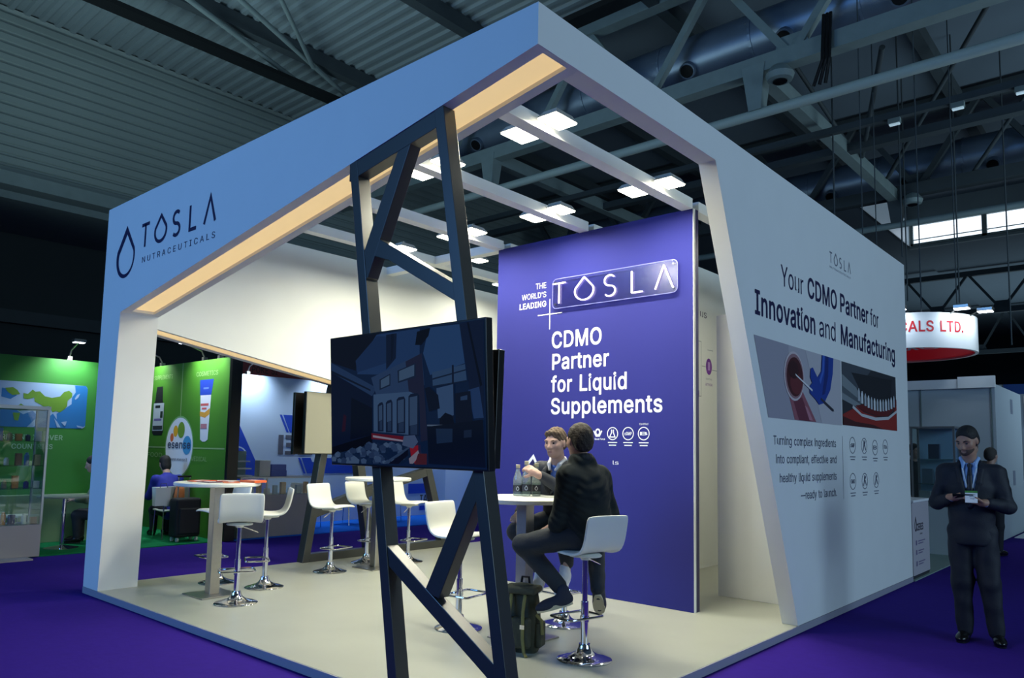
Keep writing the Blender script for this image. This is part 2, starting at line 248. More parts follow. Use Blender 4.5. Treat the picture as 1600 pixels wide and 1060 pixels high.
# letter outlines: weight+letter : advance : closed loops of x,y
GLYPHS = (
    'rA:240:230,3 139,252 137,254 134,254 101,253 9,3 11,0 41,0 44,3 68,72 170,71 173,70 197,3 200,0 227,0/185,99 185,72 185,96 182,99 56,99 77,99 119,226 122,220 138,168 162,102 164,99|bA:250:239,0 145,258 142,261 137,262 98,261 95,259 93,255 1,3 1,-3 3,-6 8,-8 44,-8 48,-6 50,-3 74,63 167,63 191,-3 193,-6 197,-8 233,-8 236,-6/150,108 149,107 92,107 89,108 119,199|rB:228:209,69 207,87 201,102 192,114 180,124 171,128 159,131 157,132 177,142 186,149 192,159 198,171 199,186 197,204 189,222 180,235 165,244 144,252 120,254 33,254 30,252 30,3 33,0 123,0 150,2 171,9 189,20 200,33 207,51/178,69 175,54 167,42 163,39 147,31 120,29 63,29 62,30 62,114 63,115 126,115 141,114 150,110 162,103 170,93 176,81/168,186 166,174 162,164 155,156 144,148 132,144 120,143 63,143 62,144 62,225 63,226 120,226 141,223 156,214 164,204 165,201|bB:238:217,69 215,87 208,105 197,120 187,129 182,132 180,135 192,144 200,156 206,171 207,186 205,207 197,225 186,240 168,252 144,260 120,262 30,262 24,259 22,252 22,0 25,-6 30,-8 123,-8 153,-6 174,1 195,15 207,29 215,48/170,69 168,57 161,48 147,40 123,37 72,37 70,39 70,105 72,107 123,107 141,105 150,101 156,97 162,90 168,78/160,186 158,177 155,168 147,160 138,154 129,152 117,151 72,151 70,153 70,216 72,218 120,218 138,215 150,208 156,201 158,198|rC:255:235,177 231,195 223,210 213,225 200,237 185,245 170,252 152,256 134,258 104,254 74,241 51,222 36,198 24,162 20,126 24,90 36,57 51,33 74,13 101,2 134,-3 155,-2 170,2 187,9 200,18 213,30 224,45 232,63 235,75 235,78 233,80 206,80 203,78 195,57 179,40 167,33 146,27 134,26 110,30 92,38 77,51 63,72 54,96 52,126 54,156 63,183 74,201 92,216 110,225 134,228 146,227 158,224 176,216 186,207 194,198 203,177 206,174 233,174|bC:265:244,174 239,197 231,213 221,228 205,243 190,252 176,258 155,264 134,266 101,262 71,249 47,229 44,225 28,201 17,168 12,126 17,87 28,54 46,27 70,6 101,-7 134,-11 152,-10 173,-5 191,2 206,13 218,24 230,40 240,60 244,78 244,81 242,85 236,88 203,88 200,87 197,84 192,69 187,60 176,48 167,42 155,37 143,35 134,34 113,37 96,45 83,57 71,75 62,99 60,126 62,156 70,180 83,198 95,208 113,217 134,220 155,217 165,213 175,207 188,192 197,171 200,167 203,166 236,166 241,168|rD:251:231,129 227,165 217,195 201,220 177,238 147,251 111,254 33,254 30,252 30,3 33,0 45,0 48,3 48,12 48,3 51,0 111,0 144,4 175,15 198,33 217,60 227,90/200,129 197,99 189,75 177,55 159,40 135,31 105,29 63,28 62,30 62,225 63,226 111,226 138,223 161,213 177,200 190,180 197,156|bD:261:239,129 235,165 223,201 207,225 180,246 147,259 111,262 30,262 26,261 23,258 22,252 23,-3 25,-6 30,-8 111,-8 147,-4 180,9 204,28 225,57 235,90/192,129 189,102 181,78 171,60 156,48 132,39 105,37 72,37 70,39 70,216 72,218 108,218 135,215 156,207 171,194 182,177 189,153|rE:209:186,252 183,254 33,254 30,252 30,3 33,0 186,0 188,3 188,27 186,29 63,29 62,30 62,111 63,114 177,114 178,117 178,141 177,142 63,143 62,144 62,225 63,226 183,226 186,228|bE:219:194,252 192,259 186,262 30,262 26,261 23,258 22,252 22,0 25,-6 30,-8 186,-8 192,-7 195,-4 196,0 196,30 195,33 192,36 186,37 72,37 70,39 70,102 70,105 72,106 177,106 183,108 186,114 186,144 183,149 180,151 72,151 70,153 70,216 72,218 189,219 192,221 194,225|rF:205:185,252 183,254 33,254 30,252 30,3 33,0 60,0 62,3 62,108 63,111 171,111 173,114 173,135 172,138 171,139 63,140 62,141 62,225 63,226 183,226 185,228|bF:215:193,252 192,258 189,261 186,262 30,262 26,261 23,258 22,252 22,0 25,-6 30,-8 63,-8 67,-6 69,-3 70,102 72,103 174,103 178,105 180,108 181,141 177,146 171,147 72,147 70,150 70,216 72,218 186,218 189,219 192,222 193,225|rG:260:239,126 236,128 143,128 141,126 141,102 143,100 206,100 207,99 205,81 198,63 188,48 170,35 155,29 134,26 113,29 92,38 74,54 63,72 54,96 52,126 54,156 63,183 74,201 92,216 110,225 131,228 146,227 158,224 170,219 188,204 194,197 203,176 206,174 236,174 236,177 232,192 225,207 214,222 200,236 188,244 170,252 152,256 131,258 101,254 76,243 51,222 36,198 24,165 20,126 25,87 36,57 51,33 74,14 101,1 134,-3 164,0 188,9 211,27 225,45 236,72 239,99|bG:270:247,126 245,1'
    '33 239,136 143,136 137,135 134,132 133,126 133,99 134,96 137,93 143,92 194,92 197,91 198,90 197,81 191,66 182,54 166,42 152,37 134,34 113,37 98,44 80,60 71,75 62,99 60,126 62,153 70,180 80,195 95,208 113,217 134,220 146,219 164,213 180,201 187,192 197,171 200,167 203,166 236,166 242,168 244,171 244,177 240,192 233,210 221,226 206,242 191,252 173,259 152,264 131,266 101,262 71,249 46,228 28,201 17,168 12,126 17,87 28,54 46,27 71,6 98,-6 134,-11 164,-8 191,2 216,21 232,42 244,69 247,99|rH:258:228,252 225,254 198,254 196,252 196,147 195,144 63,144 62,147 62,252 60,254 33,254 30,252 30,3 33,0 60,0 62,3 62,114 63,116 66,116 195,116 196,114 196,3 198,0 225,0 228,3|bH:268:236,252 234,259 228,262 195,262 192,261 189,258 188,252 188,156 188,153 186,152 72,152 70,153 70,156 70,252 69,258 66,261 63,262 30,262 24,259 22,252 22,0 25,-6 30,-8 63,-8 67,-6 69,-3 70,105 72,108 186,108 188,105 189,-3 191,-6 195,-8 228,-8 234,-5 236,0|rI:150:135,252 133,254 19,254 16,252 16,228 19,226 58,226 59,225 59,30 58,29 19,29 16,27 16,3 19,0 133,0 135,3 135,27 133,29 94,29 91,30 91,99 91,225 94,226 133,226 135,228|bI:160:143,252 142,258 139,261 136,262 16,262 12,261 9,258 8,255 8,225 10,221 16,218 49,218 51,216 51,39 49,37 16,37 10,34 8,30 8,0 10,-5 13,-7 136,-8 140,-6 142,-3 143,30 142,33 139,36 136,37 103,37 100,38 99,39 99,216 100,218 103,218 136,218 139,219 142,222 143,225|rJ:198:168,252 167,254 164,254 140,254 137,254 136,252 136,72 132,51 125,39 113,30 107,27 92,25 74,29 62,36 53,51 49,72 49,84 47,86 20,86 17,84 17,72 23,39 38,16 62,2 92,-3 122,2 146,15 162,39 168,75|rK:233:222,252 219,254 183,254 180,252 88,153 63,122 62,126 62,252 60,254 33,254 30,252 30,3 33,0 60,0 62,3 62,78 61,81 63,85 99,123 186,0 219,0 222,3 122,144|bK:243:232,255 231,258 228,261 225,262 183,262 177,260 90,167 72,146 70,150 70,252 69,258 66,261 63,262 30,262 24,259 22,252 22,0 25,-6 30,-8 63,-8 66,-7 69,-4 70,0 71,81 96,108 99,109 181,-6 186,-8 225,-8 228,-7 231,-4 232,0 230,6 133,144 230,249|rL:196:181,27 180,28 177,29 63,29 62,30 62,252 60,254 33,254 30,252 30,3 33,0 180,0 181,3|bL:206:189,27 188,33 183,37 72,37 70,39 70,255 69,258 66,261 63,262 30,262 26,261 23,258 22,252 22,0 24,-5 30,-8 183,-8 186,-6 189,0|rM:314:284,252 282,254 240,254 237,252 177,96 159,41 156,42 138,96 77,252 75,254 72,254 33,254 30,252 30,3 33,0 60,0 61,3 60,219 60,210 63,209 65,204 85,144 142,3 144,0 171,0 231,153 252,214 253,210 252,174 252,3 255,0 282,0 284,3|bM:324:292,252 291,258 288,261 285,262 237,262 234,261 231,258 169,99 159,68 156,69 146,99 83,258 80,261 75,262 30,262 24,259 22,252 22,0 24,-5 30,-8 60,-8 66,-6 68,-3 69,165 69,159 72,158 78,141 136,-3 138,-6 144,-8 171,-8 176,-6 178,-3 241,156 243,163 244,159 245,-3 247,-6 252,-8 285,-8 289,-6 292,0|rN:262:232,252 231,254 228,254 201,254 199,252 199,90 200,51 200,48 198,45 171,93 69,252 66,254 33,254 30,252 30,3 33,0 60,0 62,3 62,177 60,225 60,213 63,210 102,144 192,2 195,0 231,0 232,3|bN:272:240,252 239,258 237,260 231,262 198,262 195,261 192,258 191,255 191,90 192,75 189,77 178,96 75,258 72,261 69,262 30,262 24,259 22,252 22,0 25,-6 30,-8 63,-8 67,-6 69,-3 70,174 72,178 94,141 188,-6 195,-8 231,-8 237,-6 240,0|rO:267:247,126 243,165 231,198 215,223 190,243 164,254 134,258 104,254 77,243 51,222 36,198 24,165 20,126 25,87 36,57 51,33 77,11 104,1 134,-3 164,1 191,12 215,32 231,57 242,87/215,126 212,96 205,75 190,51 176,39 155,29 134,26 113,29 92,38 76,51 63,72 54,99 52,126 54,156 64,183 74,200 92,216 110,224 116,226 134,228 155,225 176,215 191,202 203,183 212,156|bO:277:255,126 250,168 239,201 221,228 194,250 167,261 134,266 101,262 74,250 68,247 46,228 28,201 17,168 12,126 17,87 28,54 46,27 70,6 74,4 101,-7 134,-11 167,-6 194,4 221,27 239,54 250,87/207,126 204,99 198,78 185,57 170,45 152,37 134,34 116,37 96,45 83,56 71,75 62,99 60,126 62,156 70,177 80,195 95,208 116,217 134,220 152,217 173,207 185,196 196,180 204,156|rP:222:204,174 202,195 194,216 183,231 165,244 144,252 120,254 33,254 30,252 30,3 33,0 60,0 62,3 62,90 60,93 57,93 120,93 144'
    ",96 165,104 183,116 194,132 202,153/172,174 171,159 167,147 159,136 147,127 135,123 117,121 66,121 63,122 62,123 62,225 63,226 117,226 135,224 147,219 159,211 167,201 171,189|bP:232:212,174 209,198 202,219 188,237 168,252 147,259 120,262 30,262 24,259 22,252 22,0 24,-5 30,-8 63,-8 67,-6 69,-3 70,84 72,85 117,85 144,88 171,98 189,111 202,129 210,150/164,174 163,162 159,150 153,142 144,135 132,131 114,129 72,129 70,132 70,216 72,218 117,218 132,216 144,212 153,205 159,198 163,186|rR:224:212,3 156,105 168,110 183,120 194,135 202,153 205,177 202,198 193,219 183,232 168,243 144,252 117,254 33,254 30,252 30,3 33,0 60,0 62,3 62,96 63,99 117,99 123,100 177,0 210,0/57,99 48,99 48,111 48,102 51,99/173,177 171,162 167,150 159,140 147,132 135,129 117,128 63,128 62,129 62,225 63,226 117,226 135,224 150,219 159,212 167,201 171,189|bR:234:222,0 220,6 169,99 170,102 186,112 191,117 202,132 210,153 213,177 209,201 201,222 189,237 171,251 147,260 117,262 30,262 26,261 23,258 22,252 22,0 24,-5 30,-8 63,-8 67,-6 69,-3 70,87 70,90 72,91 117,91 119,90 170,-3 174,-7 216,-8 219,-6/165,177 163,165 159,153 153,146 144,140 132,137 117,136 72,136 70,138 70,216 72,218 117,218 132,216 144,213 153,206 160,198 163,189|rS:223:204,68 202,86 197,98 189,110 179,119 169,125 154,133 97,150 85,154 76,159 64,169 60,176 58,188 60,200 64,209 73,218 85,224 97,228 112,229 133,227 151,219 163,206 169,190 172,189 199,190 200,191 196,209 187,226 175,238 157,249 136,256 115,258 88,255 70,249 49,236 37,224 29,206 26,188 30,164 42,146 64,130 91,120 136,107 150,101 166,89 171,80 173,68 170,56 166,47 154,36 142,30 127,26 112,25 97,26 85,29 71,35 62,44 56,53 52,68 22,68 20,65 23,50 33,29 48,14 64,5 85,-2 112,-4 139,-2 163,6 181,18 193,32 201,50|bS:233:212,68 210,86 205,101 196,114 184,125 172,133 157,140 88,161 73,171 69,176 67,182 66,188 67,197 70,203 76,210 88,217 100,220 112,221 133,219 146,212 155,203 162,185 166,182 199,181 204,182 207,185 208,188 204,212 196,228 181,243 160,257 139,264 115,266 91,264 64,255 46,244 32,230 22,209 18,185 22,161 37,140 61,123 91,112 133,100 145,94 154,89 160,83 164,77 165,71 163,59 157,50 151,44 139,37 127,34 112,33 88,36 76,42 68,50 64,56 59,71 55,75 16,75 13,73 11,68 16,44 25,26 40,10 61,-2 85,-10 112,-12 139,-10 163,-3 185,11 199,27 208,47|rT:224:208,252 205,254 19,254 16,252 16,228 19,226 94,226 96,225 96,3 97,0 127,0 128,3 128,225 130,226 205,226 208,228|bT:234:216,252 214,259 208,262 16,262 12,261 9,258 8,255 8,225 10,221 13,219 85,218 88,216 88,0 91,-6 94,-8 130,-8 133,-6 136,0 136,216 139,218 211,219 214,221 216,225|rU:259:229,251 228,254 198,254 196,251 196,89 194,71 189,59 179,44 165,34 150,28 129,26 111,28 93,35 80,44 69,59 64,71 62,89 62,251 60,254 33,254 30,251 30,89 33,62 44,38 57,22 75,9 102,-1 129,-4 156,-1 183,9 201,22 216,40 226,62 229,86|bU:269:237,254 234,260 228,262 195,262 191,260 189,257 188,92 186,74 181,62 174,51 162,42 147,36 129,34 111,36 96,42 86,50 79,59 72,74 70,92 69,257 67,260 63,262 30,262 24,259 22,254 22,89 25,62 36,35 54,14 72,2 99,-9 129,-12 156,-9 186,1 207,17 222,35 233,59 237,86|rV:240:230,252 227,254 200,254 196,252 133,69 122,32 119,32 108,69 43,252 41,254 38,254 11,254 9,252 101,3 104,0 137,0 140,3|bV:250:239,255 236,260 230,262 197,262 193,261 190,258 122,60 119,60 49,258 46,261 41,262 8,262 4,261 1,258 0,255 1,249 95,-3 98,-7 101,-8 140,-8 144,-6 146,-3 238,249|rW:343:334,252 332,254 305,254 301,252 261,99 248,40 245,38 231,99 190,252 188,254 155,254 153,252 112,99 98,38 95,38 91,60 82,99 42,252 38,254 11,254 9,252 77,3 80,0 113,0 116,3 163,177 170,211 173,210 185,159 227,3 230,0 263,0 266,3|rY:236:227,252 224,254 191,254 140,172 119,132 104,159 47,252 44,254 14,254 11,254 9,252 101,105 102,3 104,0 131,0 134,3 135,105|r.:94:71,19 69,28 64,37 55,42 46,43 37,41 31,37 26,28 25,19 27,10 31,4 40,-1 55,-1 64,4 69,13|b.:104:79,19 77,31 70,42 58,50 49,51 37,50 26,43 18,31 17,19 18,10 26,-2 37,-9 49,-10 58,-9 69,-2 76,8|r,:94:67,33 67,36 34,36 19,-57 22,-60 40,-60 43,-57|r':103:68,252 65,254 38,254 35,252 39"
    ',162 41,159 62,159 64,162|r-:227:168,121 165,122 60,122 57,121 57,97 60,94 165,94 168,97|r—:350:350,118 350,121 348,122 3,122 0,121 0,97 3,94 348,94 350,97|ra:195:168,125 167,146 160,161 152,173 141,181 129,187 108,192 81,191 66,188 51,181 39,173 29,161 22,149 21,146 48,138 51,139 60,151 66,156 75,161 87,164 108,164 120,161 129,155 137,140 138,128 136,122 132,117 117,113 78,108 51,102 39,97 30,91 22,80 18,71 15,56 17,38 24,22 34,11 48,2 63,-3 81,-4 96,-3 108,1 117,6 126,12 135,24 138,26 138,2 141,0 165,0 168,2/138,95 138,68 136,56 132,47 125,38 114,29 99,24 84,23 75,24 66,26 59,29 51,36 47,44 46,53 47,62 51,68 57,74 66,79 78,82 123,89|ba:205:176,125 175,146 168,164 157,179 147,187 135,193 120,198 111,200 96,200 81,199 66,196 47,188 33,178 21,164 13,149 13,143 15,140 51,129 55,131 66,145 78,153 87,156 108,156 117,153 123,149 129,137 130,128 129,125 123,123 75,116 48,110 36,104 24,96 15,84 10,74 7,56 9,35 18,17 29,5 42,-4 63,-11 81,-12 96,-11 111,-6 129,4 131,-4 135,-7 168,-8 172,-7 175,-4 176,-1/130,80 130,68 126,53 117,42 108,35 99,32 84,31 75,32 63,36 56,44 54,50 55,59 59,65 63,68 78,74 93,77 129,82|rb:212:195,95 193,122 185,146 173,166 155,180 137,189 116,192 98,191 86,186 77,181 68,172 60,161 58,161 57,164 57,251 56,254 29,254 26,251 26,2 29,0 53,0 56,2 56,29 59,29 77,7 86,2 98,-3 116,-4 137,-1 157,8 173,23 185,42 193,65/164,95 163,74 158,59 150,44 142,35 138,32 125,26 110,23 94,26 81,32 72,41 70,44 63,59 58,74 56,95 58,113 62,131 71,146 80,155 92,162 110,165 125,163 140,156 151,143 158,131 162,116|rc:198:180,140 170,161 162,170 152,179 131,189 104,192 80,189 56,178 41,165 28,146 20,122 17,95 20,65 28,44 41,23 59,8 80,-1 104,-4 119,-3 140,3 152,10 161,17 172,29 176,38 181,50 179,52 152,59 146,44 141,38 131,30 121,26 104,23 86,26 71,35 62,44 53,62 50,74 48,92 50,113 54,128 62,144 73,155 86,162 104,165 119,162 128,159 142,149 152,131 177,137|bc:208:189,137 184,152 177,164 167,176 157,185 134,196 104,200 80,197 53,186 35,170 21,149 13,125 9,95 13,62 22,38 35,18 56,0 77,-9 101,-12 119,-11 131,-8 146,-3 158,5 169,14 179,26 184,35 189,50 187,56 182,59 155,66 149,66 145,62 138,47 125,36 113,32 104,31 89,34 77,40 70,47 62,62 58,77 56,92 58,113 62,127 69,140 77,148 89,154 104,157 116,155 125,152 136,143 142,134 144,128 146,125 149,123 182,130 188,134|rd:212:186,251 185,254 158,254 155,251 155,161 152,162 143,174 128,185 113,191 98,192 74,189 56,180 41,167 27,146 20,122 17,95 20,65 28,41 40,23 56,8 77,-1 98,-4 113,-3 125,2 136,8 152,28 155,29 156,26 156,2 158,0 182,0 185,0 186,2/156,95 154,74 150,59 143,45 132,32 119,26 101,23 86,26 74,32 62,44 54,59 50,74 48,95 50,113 54,131 62,145 71,155 86,163 101,165 116,163 133,155 141,146 150,131 154,113|bd:222:194,254 191,260 188,262 155,262 149,259 147,254 147,185 146,182 131,192 116,199 98,200 74,197 50,185 33,170 20,150 13,125 9,95 12,65 20,38 35,17 53,1 74,-9 98,-12 116,-11 119,-10 140,1 146,7 148,5 149,-4 152,-7 155,-8 188,-8 193,-4 194,2/148,95 146,77 141,59 135,47 128,39 116,34 101,31 86,35 77,40 70,47 61,62 58,77 56,95 58,113 62,128 68,140 76,149 89,155 101,157 116,155 128,149 136,140 142,128 146,113|re:202:186,95 184,122 179,140 170,157 161,169 148,179 134,186 119,191 104,192 77,189 59,180 39,164 29,146 20,122 17,92 20,65 27,44 41,23 58,8 80,-1 107,-4 125,-3 140,2 155,9 170,23 177,32 181,44 179,46 155,52 152,51 149,44 143,36 128,27 107,23 89,25 77,31 63,41 55,53 50,68 49,83 50,85 53,85 185,85 186,86/167,110 38,110 47,110 49,113 54,134 62,147 71,155 86,163 104,165 119,163 131,157 142,146 149,134 155,110|be:212:194,95 192,122 187,143 177,161 167,174 152,186 137,194 119,199 104,200 74,196 53,186 34,170 21,149 13,125 9,92 12,65 20,41 36,17 53,2 74,-7 80,-9 107,-12 128,-10 143,-6 161,4 173,14 184,29 190,44 188,50 183,53 152,61 149,60 146,57 141,47 137,42 125,34 107,31 92,33 80,38 69,47 62,59 58,71 58,74 59,77 188,77 192,80 194,83/144,119 143,118 59,118 58,119 62,133 68,141 77,150 89,155 104,157 116,155 128,149 134,143 141,131|rf:127:120,258 119,261 117,262 102,265 81,264 66,258 57,252 48,2'
    '43 42,231 40,216 40,192 39,190 6,190 3,189 3,165 6,164 36,164 39,164 40,162 40,3 42,0 69,0 71,3 71,162 72,164 75,164 111,164 114,165 114,189 111,190 72,190 71,192 71,207 73,222 78,231 87,235 102,237 114,234|bf:137:129,261 126,266 120,269 102,273 78,272 63,265 52,258 43,249 36,237 34,231 32,219 32,201 30,198 3,198 -3,195 -5,192 -5,165 -3,159 3,156 30,156 32,153 32,0 35,-6 39,-8 72,-8 76,-6 78,-3 79,153 81,156 117,157 120,159 122,165 122,189 120,195 114,198 81,198 79,201 80,219 84,225 90,228 102,229 114,226 119,228 122,234|rg:213:186,189 185,190 158,190 157,189 157,162 155,159 137,180 125,187 113,191 98,192 77,189 56,180 39,165 27,147 20,123 17,96 20,69 28,45 41,26 58,12 77,5 98,2 113,4 128,9 137,15 152,32 155,34 156,33 156,-3 152,-21 151,-24 140,-38 122,-46 104,-49 89,-48 77,-44 68,-39 50,-21 28,-33 26,-36 32,-45 41,-55 53,-63 65,-69 86,-74 104,-75 125,-73 146,-67 161,-60 176,-43 183,-27 186,-3/156,96 154,75 149,60 143,48 131,38 119,32 101,30 84,33 74,38 62,48 54,63 50,78 48,96 50,114 54,129 62,145 73,156 84,162 101,165 119,163 132,156 141,147 150,132 154,117|bg:223:194,189 192,195 188,198 155,198 152,196 149,192 149,180 142,186 131,193 116,199 98,200 74,197 50,185 34,171 20,151 13,126 9,99 12,69 21,42 35,21 53,6 74,-3 95,-6 116,-4 128,0 140,7 146,13 148,9 148,-3 144,-21 134,-32 122,-38 101,-41 92,-40 80,-36 68,-28 57,-15 53,-12 47,-13 20,-29 17,-33 17,-36 24,-48 35,-60 50,-70 65,-78 83,-82 104,-83 125,-81 149,-75 166,-66 182,-48 190,-30 194,-3/148,96 147,78 143,66 137,54 128,45 116,40 104,38 86,41 77,45 71,51 68,54 61,66 58,81 56,96 58,114 62,129 69,141 77,149 86,154 101,157 116,155 128,149 136,141 142,129 147,114|rh:205:179,120 176,144 170,159 161,174 149,183 134,189 113,192 92,188 75,180 62,166 59,160 57,165 57,252 56,254 53,254 29,254 26,252 26,3 29,0 56,0 57,3 57,111 58,129 63,141 71,151 80,159 92,163 104,165 122,161 135,153 144,138 148,117 148,3 149,0 176,0 179,3|bh:215:187,120 185,144 176,165 166,180 152,191 137,197 113,200 92,197 74,189 65,183 65,252 64,258 61,261 56,262 26,262 20,259 18,252 18,0 21,-6 26,-8 56,-8 62,-6 64,-3 66,126 71,138 83,151 92,155 104,157 119,154 129,147 138,132 140,117 141,-3 143,-6 149,-8 179,-8 184,-6 187,0|ri:83:63,243 62,249 57,256 51,259 42,262 33,259 26,255 22,249 21,240 22,234 27,227 33,224 42,221 51,224 58,228 62,234/57,189 54,190 27,190 26,189 26,3 27,0 54,0 57,3|bi:93:71,243 69,252 63,261 54,267 42,270 30,267 21,261 15,252 13,243 15,231 21,222 30,216 42,213 54,216 63,222 69,231/65,189 63,195 57,198 24,198 21,196 18,192 18,0 21,-6 24,-8 57,-8 62,-6 64,-3|rj:83:57,187 55,190 28,190 26,187 26,-14 25,-26 21,-35 13,-41 -5,-44 -5,-68 -2,-71 19,-70 32,-65 43,-56 50,-47 55,-32 57,-14/63,241 60,250 57,256 49,260 43,262 34,260 27,256 23,250 20,241 22,234 28,226 34,223 43,221 55,226 60,232|rk:190:184,3 101,108 179,189 176,190 143,190 141,189 59,106 57,108 57,252 56,254 53,254 29,254 26,252 26,3 29,0 56,0 57,3 57,66 56,69 77,89 146,1 149,0 182,0|rl:95:90,2 85,26 83,27 74,26 65,27 60,32 58,38 57,50 57,251 56,254 29,254 26,251 26,44 29,26 36,11 50,2 71,-1 86,0|bl:105:98,2 93,29 91,32 86,35 77,34 68,35 66,41 64,257 62,260 59,262 23,261 20,259 18,254 18,44 21,23 31,5 47,-5 71,-9 86,-8 95,-5 98,-1|rm:305:278,126 276,147 269,165 261,177 251,184 233,191 218,193 203,192 179,182 168,171 158,153 154,165 146,177 143,181 131,189 128,190 110,193 98,192 86,188 74,181 67,174 56,159 56,150 56,189 53,190 29,190 26,189 26,3 29,0 56,0 57,3 57,117 58,132 65,147 71,155 80,160 89,164 98,165 116,162 126,156 134,144 137,129 137,3 140,0 167,0 168,3 168,123 169,135 173,144 179,153 188,160 197,164 209,165 226,162 236,156 245,144 248,126 248,3 251,0 275,0 278,3|bm:315:286,126 284,150 275,171 266,183 254,192 236,199 218,201 200,199 188,195 173,187 161,174 158,174 149,186 134,196 130,198 110,201 95,199 82,195 71,189 65,184 64,192 62,195 59,197 23,197 20,195 18,189 19,-3 21,-6 26,-8 59,-8 62,-6 64,-3 65,117 66,132 70,141 77,149 89,155 101,157 113,155 120,150 126,141 129,129 130,-3 132,-6 137,-8 167,-8 173,-6 176,0 177,132 180,14'
    '1 185,148 191,153 200,156 209,157 221,155 224,154 230,150 238,141 240,126 241,-3 243,-6 248,-8 281,-7 284,-5 286,0|rn:205:179,120 176,141 170,159 160,174 146,184 131,190 116,192 92,188 77,181 64,168 59,160 56,159 56,144 53,144 56,147 56,189 53,190 29,190 26,189 26,3 29,0 56,0 57,3 57,111 58,129 63,141 71,151 80,159 92,163 104,165 122,161 125,160 137,150 144,138 148,117 148,3 149,0 176,0 179,3|bn:215:187,120 184,144 176,165 165,180 149,192 134,198 113,200 92,197 71,187 65,181 64,192 62,195 59,197 26,198 20,195 18,189 18,0 20,-5 26,-8 56,-8 62,-6 64,-3 66,126 71,138 83,151 92,155 104,157 119,154 129,147 138,132 140,117 141,-3 143,-6 149,-8 179,-8 184,-6 187,0|ro:208:191,95 188,122 181,143 167,165 146,181 128,189 104,192 80,189 59,180 41,165 27,143 20,122 17,95 20,65 28,44 41,23 59,8 80,-1 104,-4 128,-1 149,8 167,23 180,44 188,65/160,95 158,74 154,59 146,44 134,33 122,26 104,23 86,26 74,32 62,44 54,59 50,74 48,95 50,113 54,128 64,146 73,155 86,162 104,165 107,164 122,162 137,153 147,143 154,128 158,113|bo:218:199,95 195,125 188,147 173,170 151,188 131,196 104,200 77,197 56,188 35,170 20,147 13,125 9,95 13,62 22,38 35,18 56,0 77,-9 104,-12 131,-8 152,1 173,18 186,38 195,62/152,95 150,77 146,62 140,50 131,40 119,34 104,31 86,35 77,40 70,47 62,62 58,77 56,95 58,110 61,125 69,140 77,148 89,154 104,157 119,154 131,148 140,138 147,125 150,110|rp:212:195,94 193,121 185,145 173,166 155,180 137,189 116,192 98,191 86,186 77,181 68,172 59,160 56,160 56,187 53,190 29,190 26,187 26,-68 29,-71 56,-71 57,-68 57,25 58,28 60,28 77,7 86,2 98,-3 116,-4 137,-1 155,7 173,23 185,43 193,67/164,94 163,76 158,58 149,43 141,34 125,26 110,23 95,26 80,33 71,42 63,58 58,76 56,94 58,115 62,130 71,146 80,155 92,162 110,165 125,163 140,156 150,145 157,133 163,115|bp:222:203,94 201,124 193,148 179,171 160,187 137,197 116,200 98,199 82,193 71,186 65,180 63,193 59,197 26,198 21,196 18,190 18,-71 20,-76 26,-79 56,-79 62,-77 64,-74 65,7 72,1 83,-5 98,-11 113,-12 140,-8 161,1 164,4 179,18 193,40 201,64/156,94 155,76 150,61 144,49 135,40 124,34 110,31 95,34 86,39 77,48 70,61 66,76 64,97 66,112 69,127 78,142 86,149 95,154 110,157 125,155 136,148 143,141 149,130 155,112|rq:212:186,187 185,190 158,190 156,187 156,163 155,160 152,162 145,172 137,179 125,186 116,190 98,192 74,189 56,180 40,166 27,145 20,121 17,94 20,67 27,43 41,22 56,8 77,-1 98,-4 113,-3 125,2 134,7 152,28 155,28 155,-68 158,-71 185,-71 186,-68/156,94 154,76 150,58 142,43 134,34 131,32 119,26 104,23 86,26 74,32 63,43 54,58 50,76 48,94 50,115 54,130 62,145 71,155 86,163 101,165 119,162 134,154 142,145 149,133 154,115|bq:222:194,190 191,196 188,198 155,198 151,196 149,193 148,184 146,182 131,192 116,199 98,200 71,196 52,187 35,172 20,150 12,124 9,94 12,64 20,38 33,19 53,1 74,-9 98,-12 116,-11 119,-10 140,1 146,7 147,4 147,-71 149,-76 155,-79 188,-79 191,-77 194,-71/148,94 146,76 142,61 136,49 128,40 116,34 104,32 89,34 77,40 68,49 62,61 58,76 56,94 58,112 61,127 68,139 76,148 80,151 89,155 101,157 116,155 128,148 136,139 141,130 146,112|rr:130:122,189 119,192 107,192 89,190 77,184 66,174 59,162 56,162 56,189 53,190 29,190 26,189 26,3 29,0 56,0 57,3 57,117 58,132 63,141 71,152 83,158 92,161 104,163 119,162 122,165|br:140:130,192 128,197 125,199 104,200 86,197 71,190 65,184 64,192 62,195 59,197 26,198 20,195 18,189 18,0 20,-5 23,-7 59,-8 62,-6 64,-3 66,129 70,138 74,143 83,149 92,153 104,155 122,153 128,156 130,162|rs:182:166,53 162,71 153,86 135,98 114,105 87,111 72,116 63,121 57,128 54,137 57,149 65,158 78,164 93,166 109,164 120,159 129,149 135,139 159,144 161,146 157,158 149,170 141,178 126,186 114,190 93,192 75,190 60,186 42,176 33,166 27,154 23,137 27,119 36,104 54,92 75,85 105,78 118,74 126,69 129,65 132,59 134,50 131,41 120,30 108,25 90,23 75,25 63,30 54,39 48,51 45,53 18,47 23,32 33,17 44,8 57,2 72,-3 90,-4 114,-1 129,3 147,14 156,24 162,35|bs:192:174,53 169,74 161,89 156,94 138,105 117,113 90,118 75,124 68,128 63,134 63,143 64,146 69,151 81,156 93,158 108,156 115,152 121,146 128,134 132,131 165,138 16'
